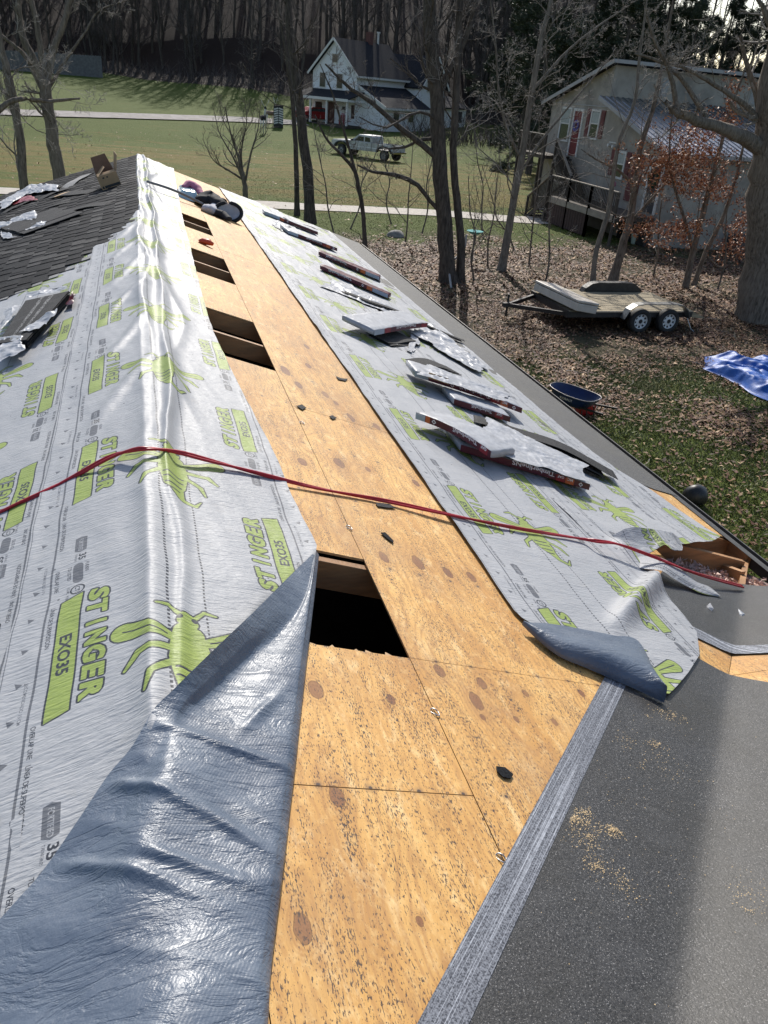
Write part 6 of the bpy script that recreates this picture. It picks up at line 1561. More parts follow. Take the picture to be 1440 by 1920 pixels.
# front porch on the gable side
fb(MB().hexa([(-2.6, -1.2, 2.65), (-.004, -1.2, 3.35), (-.004, 6.9, 3.35), (-2.6, 6.9, 2.65), (-2.6, -1.2, 2.78), (-.004, -1.2, 3.5), (-.004, 6.9, 3.5), (-2.6, 6.9, 2.78)]), "porch_roof", dkroof)
fb(MB().box((-2.64, -1.2, 2.50), (-2.603, 6.9, 2.76)).box((-2.6, -1.24, 2.5), (0, -1.203, 2.7)), "roof_trim", trimw)
fb(MB().box((-2.5, -1.0, 0), (-.004, 6.7, .25)), "porch_floor", deckw)
for y in (-.9, 2.0, 4.4, 6.5): fb(MB().box((-2.45, y - .09, .25), (-2.27, y + .09, 2.6)), "porch_post", trimw)
fb(MB().box((-.05, 3.0, .25), (-.003, 4.0, 2.3)), "door", simple("brown_door", (.10, .04, .03), .6)); fb(MB().box((-.05, 4.9, .9), (-.003, 5.9, 2.2)), "window", brick_m); fb(MB().box((-.05, .1, .9), (-.003, .55, 2.2)), "shutter", brick_m)
sn = MB(); sn.cyl((-.14, 1.6, .9), .32, .1, 18, axis=0).cyl((-.14, 1.6, 1.45), .22, .1, 18, axis=0).box((-.14, 1.43, 1.68), (-.05, 1.77, 1.9)).box((-.14, 1.3, 1.62), (-.05, 1.9, 1.675)); 
so = thing("snowman_board", "flat snowman decoration with a black hat on the farmhouse porch wall", "decoration", (0, 0, 0)); so.matrix_world = Matrix.Translation((22.6, 90, 1.15)) @ Matrix.Rotation(math.radians(35), 4, 'Z')
MB().cyl((-.16, 1.6, 1.0), .34, .08, 18, axis=0).cyl((-.15, 1.6, 1.5), .22, .08, 18, axis=0).build("body", trimw, so); MB().box((-.16, 1.43, 1.72), (-.07, 1.77, 1.98)).box((-.16, 1.3, 1.66), (-.07, 1.9, 1.715)).build("hat", MT['black'], so); MB().box((-.19, 1.4, 1.22), (-.165, 1.8, 1.32)).box((-.19, 1.36, .75), (-.165, 1.5, 1.25)).build("scarf", cl_p, so)
bn = thing("red_bench", "red slatted bench on the farmhouse porch by the right post", "bench", (0, 0, 0)); bn.matrix_world = so.matrix_world.copy()
for k in range(5): MB().box((-1.9, -.7 + k * .28, .3), (-1.85, -.5 + k * .28, 1.25)).build("slat", redd, bn)
MB().box((-1.84, -.72, .65), (-1.4, .75, .70)).build("seat", redd, bn)
# low right wing
fb(MB().box((13.3, -2.0, 0), (18.5, 4.0, 2.5)), "wall", clap); fb(MB().hexa([(13.0, -2.4, 2.45), (18.9, -2.4, 2.45), (18.9, 1.2, 3.6), (13.0, 1.2, 3.6), (13.0, -2.4, 2.58), (18.9, -2.4, 2.58), (18.9, 1.2, 3.74), (13.0, 1.2, 3.74)]), "roof", dkroof)
fb(MB().box((15.4, -2.05, 1.0), (17.6, -2.003, 2.2)), "window", glassd)
# shed wood fence top-left
fw = simple("grey_fence_wood", (.17, .165, .16), .9, spec=.1, var=.25, sc=3, coord='pos')
FN = thing("board_fence", "weathered grey board fence at the top of the grassy hill", "fence", (0, 0, 0))
yfn = 128.0
for k in range(120):
    px = -14 + k * 1.72; p = hy(px, 132, yfn); z = float(gz(p[0], yfn)); hh = hy(px, 94 + px * .06 + .6 * math.sin(k * 2.3), yfn)[2]
    MB().box((p[0] - .07, yfn, z - .2), (p[0] + .068, yfn + .03, max(hh, z + 1.8))).build("fence_board", fw, FN)

# ------------------------------------------------------------------ pickup truck
silver = simple("silver_paint", (.50, .51, .50), .3, .1, var=.06, sc=1.5, dirt=(.25, .24, .21)); stripe_and_glare = simple("white_stripe_and_glare", (.68, .68, .67), .3, .0, var=.05); chrome = simple("chrome", (.6, .6, .6), .15, 1.0)  # the white serves the stripe and paints sun glare on truck roof and hood
pf, pr_ = hz(640, 291, 0), hz(719, 303, 0)
sc_ = 1.0; dv = (pr_ - pf)[:2]; wbz = np.linalg.norm(dv); an = math.atan2(dv[1], dv[0])
TK = thing("pickup_truck", "silver pickup truck with a white stripe and big tyres parked on the lawn", "pickup truck", (pf[0], pf[1], float(gz(pf[0], pf[1]))), an)
k_ = wbz / 3.1
def tp(*pts): return [(x * k_, y, z) for x, y, z in pts]
# x from front wheel (0) to rear wheel (3.1); y 0 = near side face, +1.75 far side
def side(poly, y0, y1, nm, mat, m=None, **kw): return MB().prism([(x * k_, y0, z) for x, z in poly], (0, y1 - y0, 0)).build(nm, mat, TK, **kw)
body = [(-.78, .62), (-.80, .98), (-.72, 1.12), (.55, 1.20), (.62, 1.22), (2.15, 1.22), (2.15, .58), (.50, .55), (.42, .80), (.2, .98), (-.2, .98), (-.42, .80), (-.47, .62)]
side(body, 0, 1.72, "body", silver, bevel=.02)
side([(2.19, 1.20), (3.66, 1.22), (3.66, .72), (3.63, .70), (3.62, .64), (3.52, .85), (3.3, 1.0), (2.9, 1.0), (2.68, .85), (2.58, .60), (2.19, .58)], 0, .07, "bed_side", silver); side([(2.19, 1.20), (3.66, 1.22), (3.66, .72), (3.63, .70), (3.62, .64), (3.52, .85), (3.3, 1.0), (2.9, 1.0), (2.68, .85), (2.58, .60), (2.19, .58)], 1.65, 1.72, "bed_side", silver)
MB().box((3.60 * k_, .072, .72), (3.66 * k_, 1.648, 1.2)).build("tailgate", silver, TK); MB().box((2.2 * k_, .072, .75), (3.59 * k_, 1.648, .8)).build("bed_floor", MT['black'], TK)
cabp = [(.60, 1.222), (1.10, 1.66), (1.22, 1.70), (2.05, 1.70), (2.13, 1.62), (2.15, 1.222)]
side(cabp, .10, 1.62, "cab", silver, bevel=.03); side([(1.08, 1.702), (1.16, 1.74), (2.04, 1.74), (2.10, 1.702)], .14, 1.58, "roof", stripe_and_glare, bevel=.015)  # roof coloured white to paint its blown-out sunlight
side([(-.70, 1.125), (-.66, 1.15), (.52, 1.235), (.58, 1.22)], .05, 1.67, "hood", stripe_and_glare)  # hood white too, sun glare put into its colour
side([(.86, 1.26), (1.20, 1.60), (1.55, 1.60), (1.55, 1.26)], .085, .098, "side_window", glassd); side([(1.64, 1.26), (1.64, 1.60), (1.98, 1.58), (2.04, 1.26)], .085, .098, "side_window", glassd)
MB().add([(.66 * k_, .16, 1.26), (.66 * k_, 1.56, 1.26), (1.10 * k_, 1.5, 1.645), (1.10 * k_, .22, 1.645)], [(0, 1, 2, 3)]).build("windscreen", glassd, TK)
side([(.45, .80), (.45, .86), (2.15, .88), (2.15, .82)], -.012, -.001, "stripe", stripe_and_glare); side([(2.2, .82), (2.2, .88), (2.6, .88), (2.6, .82)], -.012, -.001, "stripe", stripe_and_glare)
for x in (1.0, 1.62, 2.17): side([(x, .62), (x, 1.2), (x + .015, 1.2), (x + .015, .62)], -.004, -.001, "door_gap", MT['black'])
side([(1.75, 1.08), (1.75, 1.12), (1.9, 1.12), (1.9, 1.08)], -.03, -.001, "door_handle", MT['black'])
for x in (0, 3.1):
    fl_ = [(x + .56 * math.cos(t), .60 + .50 * math.sin(t)) for t in np.linspace(0, math.pi, 14)] + [(x + .44 * math.cos(t), .60 + .40 * math.sin(t)) for t in np.linspace(math.pi, 0, 14)]
    side(fl_, -.09, .04, "fender_flare", MT['black']); side(fl_, 1.68, 1.81, "fender_flare", MT['black'])
    wl = wheel(TK, (x * k_, -.08, .42), .42, .30, rim=simple("dull_rim", (.30, .29, .27), .4, .3) if x == 0 else bpy.data.materials["dull_rim"], holes=6)
    wl = wheel(TK, (x * k_, 1.80, .42), .42, .30, rim=bpy.data.materials["dull_rim"], holes=6); wl.rotation_euler = (0, 0, math.pi)
MB().box((-.92 * k_, -.02, .58), (-.80 * k_, 1.74, .80)).build("bumper", MT['black'], TK, bevel=.03); MB().box((3.67 * k_, 0, .60), (3.76 * k_, 1.72, .74)).build("bumper", chrome, TK, bevel=.02)
MB().box((.75 * k_, -.2, 1.22), (.85 * k_, -.002, 1.38)).build("mirror", MT['black'], TK, bevel=.02); MB().box((-.83 * k_, .06, .86), (-.79 * k_, .4, 1.02)).box((-.83 * k_, 1.3, .86), (-.79 * k_, 1.66, 1.02)).build("headlight", glassd, TK)
# red car by the porch
p = gp_(583, 231); RC = thing("red_car", "red car partly hidden behind a trunk beside the farmhouse porch", "car", (p[0] + 1.0, p[1] + 1.5, float(gz(p[0], p[1] + 1.5)) + .02), .3)
MB().prism([(-2.1, 0, .3), (-2.1, 0, .95), (-1.2, 0, 1.0), (-.6, 0, 1.4), (.9, 0, 1.4), (1.6, 0, 1.0), (2.1, 0, .95), (2.1, 0, .3)], (0, 1.7, 0)).build("body", simple("car_red", (.30, .015, .015), .3), RC, bevel=.05)
MB().prism([(-.95, -.006, 1.02), (-.5, -.006, 1.32), (.8, -.006, 1.32), (1.25, -.006, 1.02)], (0, .004, 0)).build("window", glassd, RC)
for x in (-1.35, 1.3): wheel(RC, (x, -.02, .32), .32, .2, rim=MT['clip'], holes=6)
# reindeer and star figures on the lawn
wd = simple("figure_wood", (.26, .17, .12), .8, var=.2); wc = simple("figure_cream", (.55, .52, .42), .7, var=.1)
def deer(px, py, s, lab, col, az):
    p = gp_(px, py); o = thing("reindeer_figure", lab, "reindeer figure", (p[0], p[1], float(gz(p[0], p[1]))), az, "reindeer figures on the far lawn")
    def P_(q): return [(a * s, b_ * s, c_ * s) for a, b_, c_ in q]
    MB().tube(P_([(-.45, 0, .95), (-.3, 0, 1.0), (.1, 0, .98), (.4, 0, 1.05)]), np.array([.10, .18, .17, .12]) * s, 10).build("body", col, o, smooth=True)
    MB().tube(P_([(.38, 0, 1.08), (.52, 0, 1.4), (.58, 0, 1.55)]), np.array([.10, .07, .06]) * s, 8).build("neck", wc, o, smooth=True)
    MB().tube(P_([(.52, 0, 1.6), (.68, 0, 1.58), (.82, 0, 1.5)]), np.array([.08, .075, .04]) * s, 8).build("head", col, o, smooth=True)
    for x in (-.36, .3):
        for y in (-.09, .09): MB().tube(P_([(x, y, .9), (x - .03, y, .5), (x, y, 0)]), np.array([.06, .035, .03]) * s, 6).build("leg", wc, o, smooth=True)
    for y in (-1, 1):
        MB().tube(P_([(.54, y * .05, 1.66), (.45, y * .2, 1.9), (.5, y * .3, 2.15)]), .02 * s, 5).tube(P_([(.46, y * .18, 1.86), (.62, y * .26, 2.02)]), .015 * s, 5).build("antler", wc, o)
deer(494, 251, 1.35, "tall pale-legged reindeer figure in front of the other one", cl_b, 1.2); deer(507, 237, 1.2, "brown reindeer figure standing behind the tall pale-legged one", wd, .4)
p = gp_(522, 240); o = thing("slatted_tree_figure", "black and white slatted tree-shaped lawn figure behind the reindeer", "lawn figure", (p[0], p[1], float(gz(p[0], p[1]))), .15)
MB().box((-.5, 0, .0), (.5, .06, 2.0)).build("board", MT['black'], o)
for k in range(7):
    for s_ in (-1, 1): MB().bar((s_ * .04, -.02, .50 + k * .21), (s_ * .47, -.02, .38 + k * .21), .04, .12).build("slat", trimw, o)
# ------------------------------------------------------------------ trees
def tubes(P, R, k):
    """P (B,n,3), R (B,n) -> vertices, quads"""
    B, n = P.shape[:2]
    t = np.empty_like(P); t[:, 1:-1] = P[:, 2:] - P[:, :-2]; t[:, 0] = P[:, 1] - P[:, 0]; t[:, -1] = P[:, -1] - P[:, -2]
    t /= np.linalg.norm(t, axis=-1, keepdims=True) + 1e-9
    ref = np.where(np.abs(t[:, :1, 2:3]) < .8, np.array([0, 0, 1.0]), np.array([1.0, 0, 0])) * np.ones((1, n, 1))
    u = np.cross(t, ref); u /= np.linalg.norm(u, axis=-1, keepdims=True) + 1e-9; v = np.cross(t, u)
    a = np.arange(k) * 2 * np.pi / k
    V = P[:, :, None] + R[:, :, None, None] * (np.cos(a)[:, None] * u[:, :, None] + np.sin(a)[:, None] * v[:, :, None])
    i = np.arange(B * n * k).reshape(B, n, k); j = np.roll(i, -1, 2)
    q = np.stack([i[:, :-1], j[:, :-1], j[:, 1:], i[:, 1:]], -1).reshape(-1, 4)
    return V.reshape(-1, 3), q

def children(P, R, c, t0, lf, rf, ang, n, rng, trop=.15, wob=.18, t1=.97, minr=.004, llen=None):
    """c side branches on each polyline"""
    B, m = P.shape[:2]; L = np.linalg.norm(np.diff(P, axis=1), axis=-1).sum(1)
    t = t0 + (t1 - t0) * (np.arange(c)[None, :] + rng.random((B, c))) / c
    s = t * (m - 1); i = np.minimum(s.astype(int), m - 2); f = (s - i)[..., None]; b = np.arange(B)[:, None]
    O = P[b, i] * (1 - f) + P[b, i + 1] * f; d = P[b, i + 1] - P[b, i]; d /= np.linalg.norm(d, axis=-1, keepdims=True) + 1e-9
    r0 = (R[b, i] * (1 - f[..., 0]) + R[b, i + 1] * f[..., 0])
    rnd = rng.normal(size=(B, c, 3)); side = rnd - (rnd * d).sum(-1, keepdims=True) * d; side /= np.linalg.norm(side, axis=-1, keepdims=True) + 1e-9
    A = ang * rng.uniform(.7, 1.3, (B, c, 1)); D = d * np.cos(A) + side * np.sin(A)
    ll = (L[:, None] * lf if llen is None else llen) * (1.15 - .75 * t) * rng.uniform(.6, 1.3, (B, c))
    Q = np.zeros((B, c, n, 3)); Q[..., 0, :] = O; cur = D.copy(); st = (ll / (n - 1))[..., None]
    for k in range(1, n):
        cur = cur + rng.normal(0, wob, cur.shape); cur[..., 2] += trop; cur /= np.linalg.norm(cur, axis=-1, keepdims=True)
        Q[..., k, :] = Q[..., k - 1, :] + cur * st
    rr = np.maximum(np.minimum(r0 * .8, r0 * rf + .0), minr)[..., None] * np.linspace(1, .35, n)
    return Q.reshape(B * c, n, 3), np.maximum(rr.reshape(B * c, n), minr * .7)

def bark_mat(name, c0, c1, sc=6.0, st=(3, 3, .6), bump=.8):
    m, b = newmat(name); P = b.pos()
    n = b.noise(b.scale(P, st), sc, 4, .65, .5); n2 = b.noise(P, .9, 3, .6)
    c = b.mix(b.ramp(n, [(.35, 0), (.62, 1)]), c0, c1); c = b.mix(b.ramp(n2, [(.5, 0), (.75, .5)]), c, tuple(x * 1.25 for x in c1))
    b.bsdf(c, .9, 0, b.bump(n, bump, .03), .25); return m
barkD = bark_mat("dark_bark", (.036, .029, .024), (.108, .088, .072)); barkB = bark_mat("brown_bark", (.075, .060, .046), (.21, .172, .136)); barkP = bark_mat("pale_bark", (.10, .085, .068), (.22, .19, .155))
twigD = simple("twig_dark", (.12, .098, .082), .8, var=.3, sc=4, coord='pos'); twigP = simple("twig_pale", (.26, .23, .20), .75, var=.35, sc=4, coord='pos')

def tree(name, label, trunks, radii, levels, seed, bark, twig, cat="tree", group=None, trunk_k=12, extra=None, fork=None, rough=.06, bare_t=.3):
    """trunks: list of control-point lists; levels: (count, t0, length factor, radius factor, angle, n, k)"""
    rng = np.random.default_rng(seed); base = np.array(trunks[0][0], float)
    o = thing(name, label, cat, tuple(base), 0, group)
    TV, TF = [], []; nv = 0; PP, RR = [], []
    for pts, rd in zip(trunks, radii):
        p = smoothpath(pts, 8); idx = np.linspace(0, len(p) - 1, 22); p = np.stack([np.interp(idx, np.arange(len(p)), p[:, k]) for k in range(3)], -1)
        L = np.linalg.norm(p[-1] - p[0]); p[1:-1] += rng.normal(0, rough * rd[0], (20, 3))
        r = np.interp(np.linspace(0, 1, 22), np.linspace(0, 1, len(rd)), rd)
        if len(TV) == 0: r[0] *= 1.35; r[1] *= 1.08
        V, F = tubes(p[None], r[None], trunk_k)
        V += rng.normal(0, 1, V.shape) * rd[0] * .035
        TV.append(V); TF.append(F + nv); nv += len(V); PP.append(p); RR.append(r)
    P = np.array(PP); R = np.array(RR); CV, CF = [], []; cn = 0
    first = True
    for (c, t0, lf, rf, ang, n, k) in levels:
        P, R = children(P, R, c, t0, lf, rf, ang, n, rng, trop=.10, wob=.22)
        V, F = tubes(P, R, k)
        if first: TV.append(V); TF.append(F + nv); nv += len(V); first = False
        else: CV.append(V); CF.append(F + cn); cn += len(V)
    obj("trunk", mk("trunk", np.concatenate(TV) - base, np.concatenate(TF), True), o, bark)
    if CV: obj("crown", mk("crown", np.concatenate(CV) - base, np.concatenate(CF)), o, twig)
    return o, P, R
def pp(y, *px):
    """control points at one distance; the first stands on the ground"""
    out = [hy(a, b_, y) for a, b_ in px]; return out
def base_of(px, py): p = hz(px, py); return p

LV = lambda a=11, b=6, c=5, d=3, t0=.25: [(a, t0, .34, .22, 1.0, 8, 6), (b, .2, .50, .42, .85, 6, 4), (c, .2, .55, .5, .8, 4, 3), (d, .2, .62, .6, .75, 3, 3)]
def T(label, base, path, r, lv, seed, bark=barkD, twig=twigD, y=None, more=(), mr=(), cat="tree", group=None, name="bare_tree"):
    if y is None: b0 = base_of(*base); y = b0[1]; pts = [b0 - (0, 0, .1)] + pp(y, *path)
    else:
        p1 = hy(*path[0], y); pts = [np.array([p1[0] + (p1[0] - hy(*path[1], y)[0]) * .2, y, -.1])] + pp(y, *path)
    tr = [pts] + [pp(y + k * .05, *q) if not isinstance(q[0], (list, np.ndarray)) or len(q[0]) == 2 else q for k, q in enumerate(more)]
    return tree(name, label, tr, [r] + list(mr), lv, seed, bark, twig, cat, group)

# left pair behind the roof
T("tall brown tree forking into four limbs behind the left roof edge", None, [(112, 335), (97, 250), (86, 180), (84, 150)], [.20, .185, .17, .16], LV(6, 6, 5, 3, .55), 1, barkB, twigP, y=27.0,
  more=([(84, 165), (62, 110), (40, 60), (32, -30), (30, -120)], [(86, 160), (76, 90), (68, 40), (55, -20), (50, -110)], [(88, 155), (100, 95), (118, 50), (130, 0), (140, -90)], [(80, 170), (50, 110), (20, 80), (-20, 50), (-60, 10)], [(92, 165), (125, 110), (160, 60), (185, 20), (240, 0)]), mr=([.12, .10, .09, .07, .04], [.09, .08, .07, .06, .03], [.11, .09, .08, .07, .04], [.07, .06, .05, .04, .02], [.05, .04, .03, .02, .01]))
T("slender tree with a thin second stem at the far left edge behind the roof", None, [(45, 350), (38, 260), (22, 170), (8, 110), (-10, 20)], [.13, .12, .11, .09, .05], LV(8, 6, 5, 3, .2), 2, barkB, twigP, y=25.0, more=([(44, 330), (30, 230), (12, 180), (-2, 160), (-20, 120)],), mr=([.07, .06, .05, .04, .02],))
T("low arching branchy tree reaching across the upper left lawn", None, [(-60, 330), (-30, 250), (20, 190), (90, 190), (150, 185)], [.12, .10, .07, .05, .02], LV(7, 6, 5, 3, .3), 3, barkB, twigP, y=22.0)
T("many-stemmed leafless bush standing on the lawn beyond the far end of the roof", None, [(460, 365), (456, 330), (445, 290), (430, 240), (422, 200)], [.13, .12, .06, .03, .015], [(9, .3, .5, .5, .6, 7, 5), (5, .2, .5, .6, .6, 5, 3), (4, .2, .5, .7, .6, 4, 3)], 4, barkB, twigD, y=36.0, cat="bush", name="bare_bush",
  more=([(458, 345), (440, 300), (412, 250), (402, 210)], [(460, 340), (470, 290), (484, 240), (488, 200)], [(459, 342), (452, 290), (462, 230), (460, 195)], [(458, 338), (430, 320), (400, 300), (380, 260)]), mr=([.05, .04, .02, .01],) * 4)
# pair at the middle
T("dark straight tree with a thinner trunk beside it, left of the farmhouse", (582, 418), [(577, 330), (566, 230), (556, 150), (545, 70), (540, -10), (538, -120)], [.24, .22, .19, .17, .15, .12, .08], LV(10, 5, 5, 3, .35), 5, barkD, twigD)
T("thin dark trunk immediately left of the dark straight tree", (557, 404), [(556, 330), (553, 250), (548, 180), (535, 90), (520, 0), (510, -90)], [.12, .11, .10, .09, .07, .05, .03], LV(8, 5, 5, 3, .35), 6, barkD, twigD)
T("slim leaning tree between the roof edge and the path, forking below the truck", (685, 462), [(681, 400), (672, 350), (664, 318), (640, 290), (612, 260), (590, 215)], [.085, .08, .075, .07, .05, .04, .025], LV(6, 5, 5, 3, .45), 7, barkD, twigD, more=([(666, 322), (655, 280), (640, 230), (625, 180), (600, 120)],), mr=([.06, .05, .04, .03, .015],))
# paired dark trunks
T("thick dark trunk, larger of the pair right of the truck", (842, 528), [(836, 450), (828, 360), (822, 280), (818, 200), (812, 100), (805, 0), (800, -120)], [.27, .245, .23, .22, .21, .19, .17, .12], LV(9, 5, 5, 3, .5), 8, barkD, twigD,
  more=([(826, 300), (790, 270), (745, 235), (700, 195), (650, 160), (610, 120)], [(828, 400), (805, 375), (780, 345), (740, 328), (700, 322), (670, 310)], [(822, 260), (790, 262), (760, 275), (720, 280)], [(818, 180), (850, 120), (880, 50), (900, -40)]), mr=([.10, .09, .075, .06, .045, .02], [.07, .06, .07, .06, .04, .02], [.06, .05, .04, .02], [.12, .10, .07, .04]))
T("thinner dark trunk of the pair, with a pale hose at its foot", (864, 528), [(864, 450), (856, 370), (850, 300), (853, 220), (858, 120), (862, 0), (868, -110)], [.14, .13, .12, .11, .105, .10, .09, .06], LV(8, 5, 5, 3, .45), 9, barkD, twigP)
T("grey-barked tree leaning right in front of the path and stairs", (940, 508), [(950, 450), (962, 385), (976, 310), (990, 220), (1004, 130), (1020, 50), (1050, -60)], [.15, .13, .12, .11, .10, .09, .07, .04], LV(12, 6, 5, 3, .25), 10, barkP, twigP, more=([(972, 330), (1010, 270), (1050, 220), (1100, 160), (1150, 100)], [(978, 300), (950, 240), (935, 170), (930, 90), (920, 0)], [(998, 170), (1060, 100), (1120, 50), (1180, 10)]), mr=([.05, .045, .035, .03, .012], [.05, .045, .035, .03, .015], [.05, .04, .03, .012]))
T("forked tree in front of the grey house's deck", (1148, 528), [(1165, 470), (1182, 410), (1192, 340), (1200, 280), (1222, 210), (1240, 130), (1262, 0)], [.16, .14, .12, .10, .09, .07, .05, .02], LV(10, 5, 5, 3, .25), 11, barkB, twigP, more=([(1180, 420), (1215, 380), (1262, 330), (1300, 300)], [(1190, 350), (1160, 320), (1120, 300), (1090, 280)]), mr=([.05, .045, .03, .012], [.05, .04, .03, .012]))
T("slender tree with its foot just behind the trailer fender", (1112, 530), [(1118, 470), (1140, 400), (1150, 330), (1162, 260), (1190, 190), (1200, 100), (1215, -20)], [.09, .085, .08, .07, .06, .05, .04, .02], LV(9, 5, 5, 3, .25), 12, barkP, twigP)
T("young leaning tree holding rust-coloured leaves", (1284, 540), [(1300, 470), (1318, 400), (1336, 330), (1352, 270), (1372, 200), (1400, 120)], [.11, .10, .09, .07, .055, .04, .02], LV(9, 5, 5, 3, .25), 13, barkB, twigD, more=([(1300, 468), (1280, 400), (1262, 340), (1255, 280), (1262, 200)],), mr=([.06, .05, .04, .03, .015],))
T("second leaning stem right of the rust-leaved tree, close to the big trunk", (1300, 535), [(1325, 470), (1355, 410), (1375, 350), (1390, 290), (1400, 240)], [.085, .08, .07, .06, .045, .02], LV(6, 5, 5, 3, .25), 14, barkB, twigD)
bgp = hz(1432, 600)
T("massive old tree at the right edge, one thick limb reaching left", (1432, 600), [(1436, 520), (1440, 430), (1444, 340), (1450, 270), (1460, 150), (1475, 0), (1480, -150)], [.78, .66, .60, .56, .54, .48, .40, .25], LV(7, 6, 5, 3, .45), 15, barkB, twigP,
  more=([(1440, 285), (1400, 262), (1350, 238), (1295, 222), (1262, 205), (1248, 190)], [(1270, 208), (1262, 160), (1250, 120), (1225, 70), (1210, 10)], [(1330, 232), (1300, 180), (1270, 140), (1235, 115), (1190, 100)], [(1440, 250), (1400, 200), (1340, 160), (1290, 130), (1240, 115)]), mr=([.22, .19, .15, .12, .09, .05], [.07, .06, .05, .04, .02], [.07, .06, .05, .04, .02], [.08, .07, .05, .04, .02]))
# thin saplings among the leaves
SL_ = ['beside the grey rock', 'right of the grey rock', 'left of the paired dark trunks', 'right of the turquoise dish', 'just left of the grey-barked leaning tree', 'behind the trailer drawbar', 'beside the pale slab on the trailer', 'in front of the turquoise dish', 'between the roof edge and the grey rock', 'behind the rear end of the trailer deck', 'nearest the path, left of the rock', 'just left of the massive old tree', 'nearest the end of the path']
sap = [(628, 440, 600, 300), (760, 455, 770, 330), (790, 440, 810, 300), (905, 440, 895, 300), (915, 500, 930, 360), (992, 500, 1010, 330), (1020, 540, 1030, 400), (890, 525, 882, 400), (655, 430, 700, 300), (1225, 520, 1240, 380), (735, 420, 720, 300), (1345, 545, 1360, 430), (967, 470, 925, 380)]
for i, (a, b_, c, d) in enumerate(sap):
    T("leafless sapling " + SL_[i], (a, b_), [((a * 2 + c) / 3 + random.uniform(-6, 6), (b_ * 2 + d) / 3), ((a + 2 * c) / 3 + random.uniform(-8, 8), (b_ + 2 * d) / 3), (c, d), (c + (c - a) * .5, d - 70)], [.035, .03, .025, .02, .01], [(8, .2, .42, .55, .8, 5, 4), (4, .2, .5, .6, .8, 4, 3), (3, .2, .5, .8, .8, 3, 3)], 100 + i, barkB, twigD if i % 3 else twigP, cat="sapling", group="leafless saplings among the fallen leaves", name="sapling")
# rust-coloured leaves still hanging
def hanging(name, label, spots, n, size, mats, parent, seed):
    r = np.random.default_rng(seed); C = []
    for (px, py, y, sx, sz, w_) in spots:
        c = hy(px, py, y); m = int(n * w_); cl = c + r.normal(0, 1, (max(3, m // 14), 3)) * (sx, sx * .8, sz); k = r.integers(0, len(cl), m); C.append(cl[k] + r.normal(0, 1, (m, 3)) * (.11, .11, .07))
    C = np.concatenate(C); n = len(C); a = r.normal(size=(n, 3)); a /= np.linalg.norm(a, axis=1)[:, None]; b_ = np.cross(a, r.normal(size=(n, 3))); b_ /= np.linalg.norm(b_, axis=1)[:, None]; s = (size * r.uniform(.6, 1.3, n))[:, None]
    V = np.stack([C - a * s, C + b_ * s * .4, C + a * s, C - b_ * s * .4], 1)
    me = mk(name, V.reshape(-1, 3) - np.array(parent.location), np.arange(n * 4).reshape(-1, 4), mi=r.integers(0, len(mats), n))
    for q in mats: me.materials.append(q)
    return obj(name, me, parent)
rust = [simple("rust_leaf", (.38, .14, .05), .6, var=.25, sc=3, coord='pos'), simple("rust_leaf_dark", (.14, .045, .020), .6, var=.25, sc=3, coord='pos'), simple("rust_leaf_pale", (.50, .25, .13), .6, var=.2, sc=3, coord='pos')]
rt = [o for o in COL.objects if "rust-coloured" in o.get('label', '')][0]
yb = rt.location[1]
tag(hanging("foliage", "", [(1262, 295, yb, .7, .28, 1.0), (1300, 330, yb, .7, .35, 1.0), (1235, 330, yb, .4, .35, .6), (1330, 350, yb, .4, .3, .5), (1200, 430, yb, .3, .2, .25), (1262, 440, yb, .35, .3, .5), (1290, 425, yb, .3, .2, .3), (1290, 250, yb, .5, .2, .35), (1360, 225, yb, .4, .35, .35), (1375, 180, yb, .2, .3, .15), (1395, 420, yb, .25, .5, .5), (1372, 460, yb, .3, .3, .3), (1310, 290, yb, .4, .2, .4)], 1500, .055, rust, rt, 3), kind='stuff')

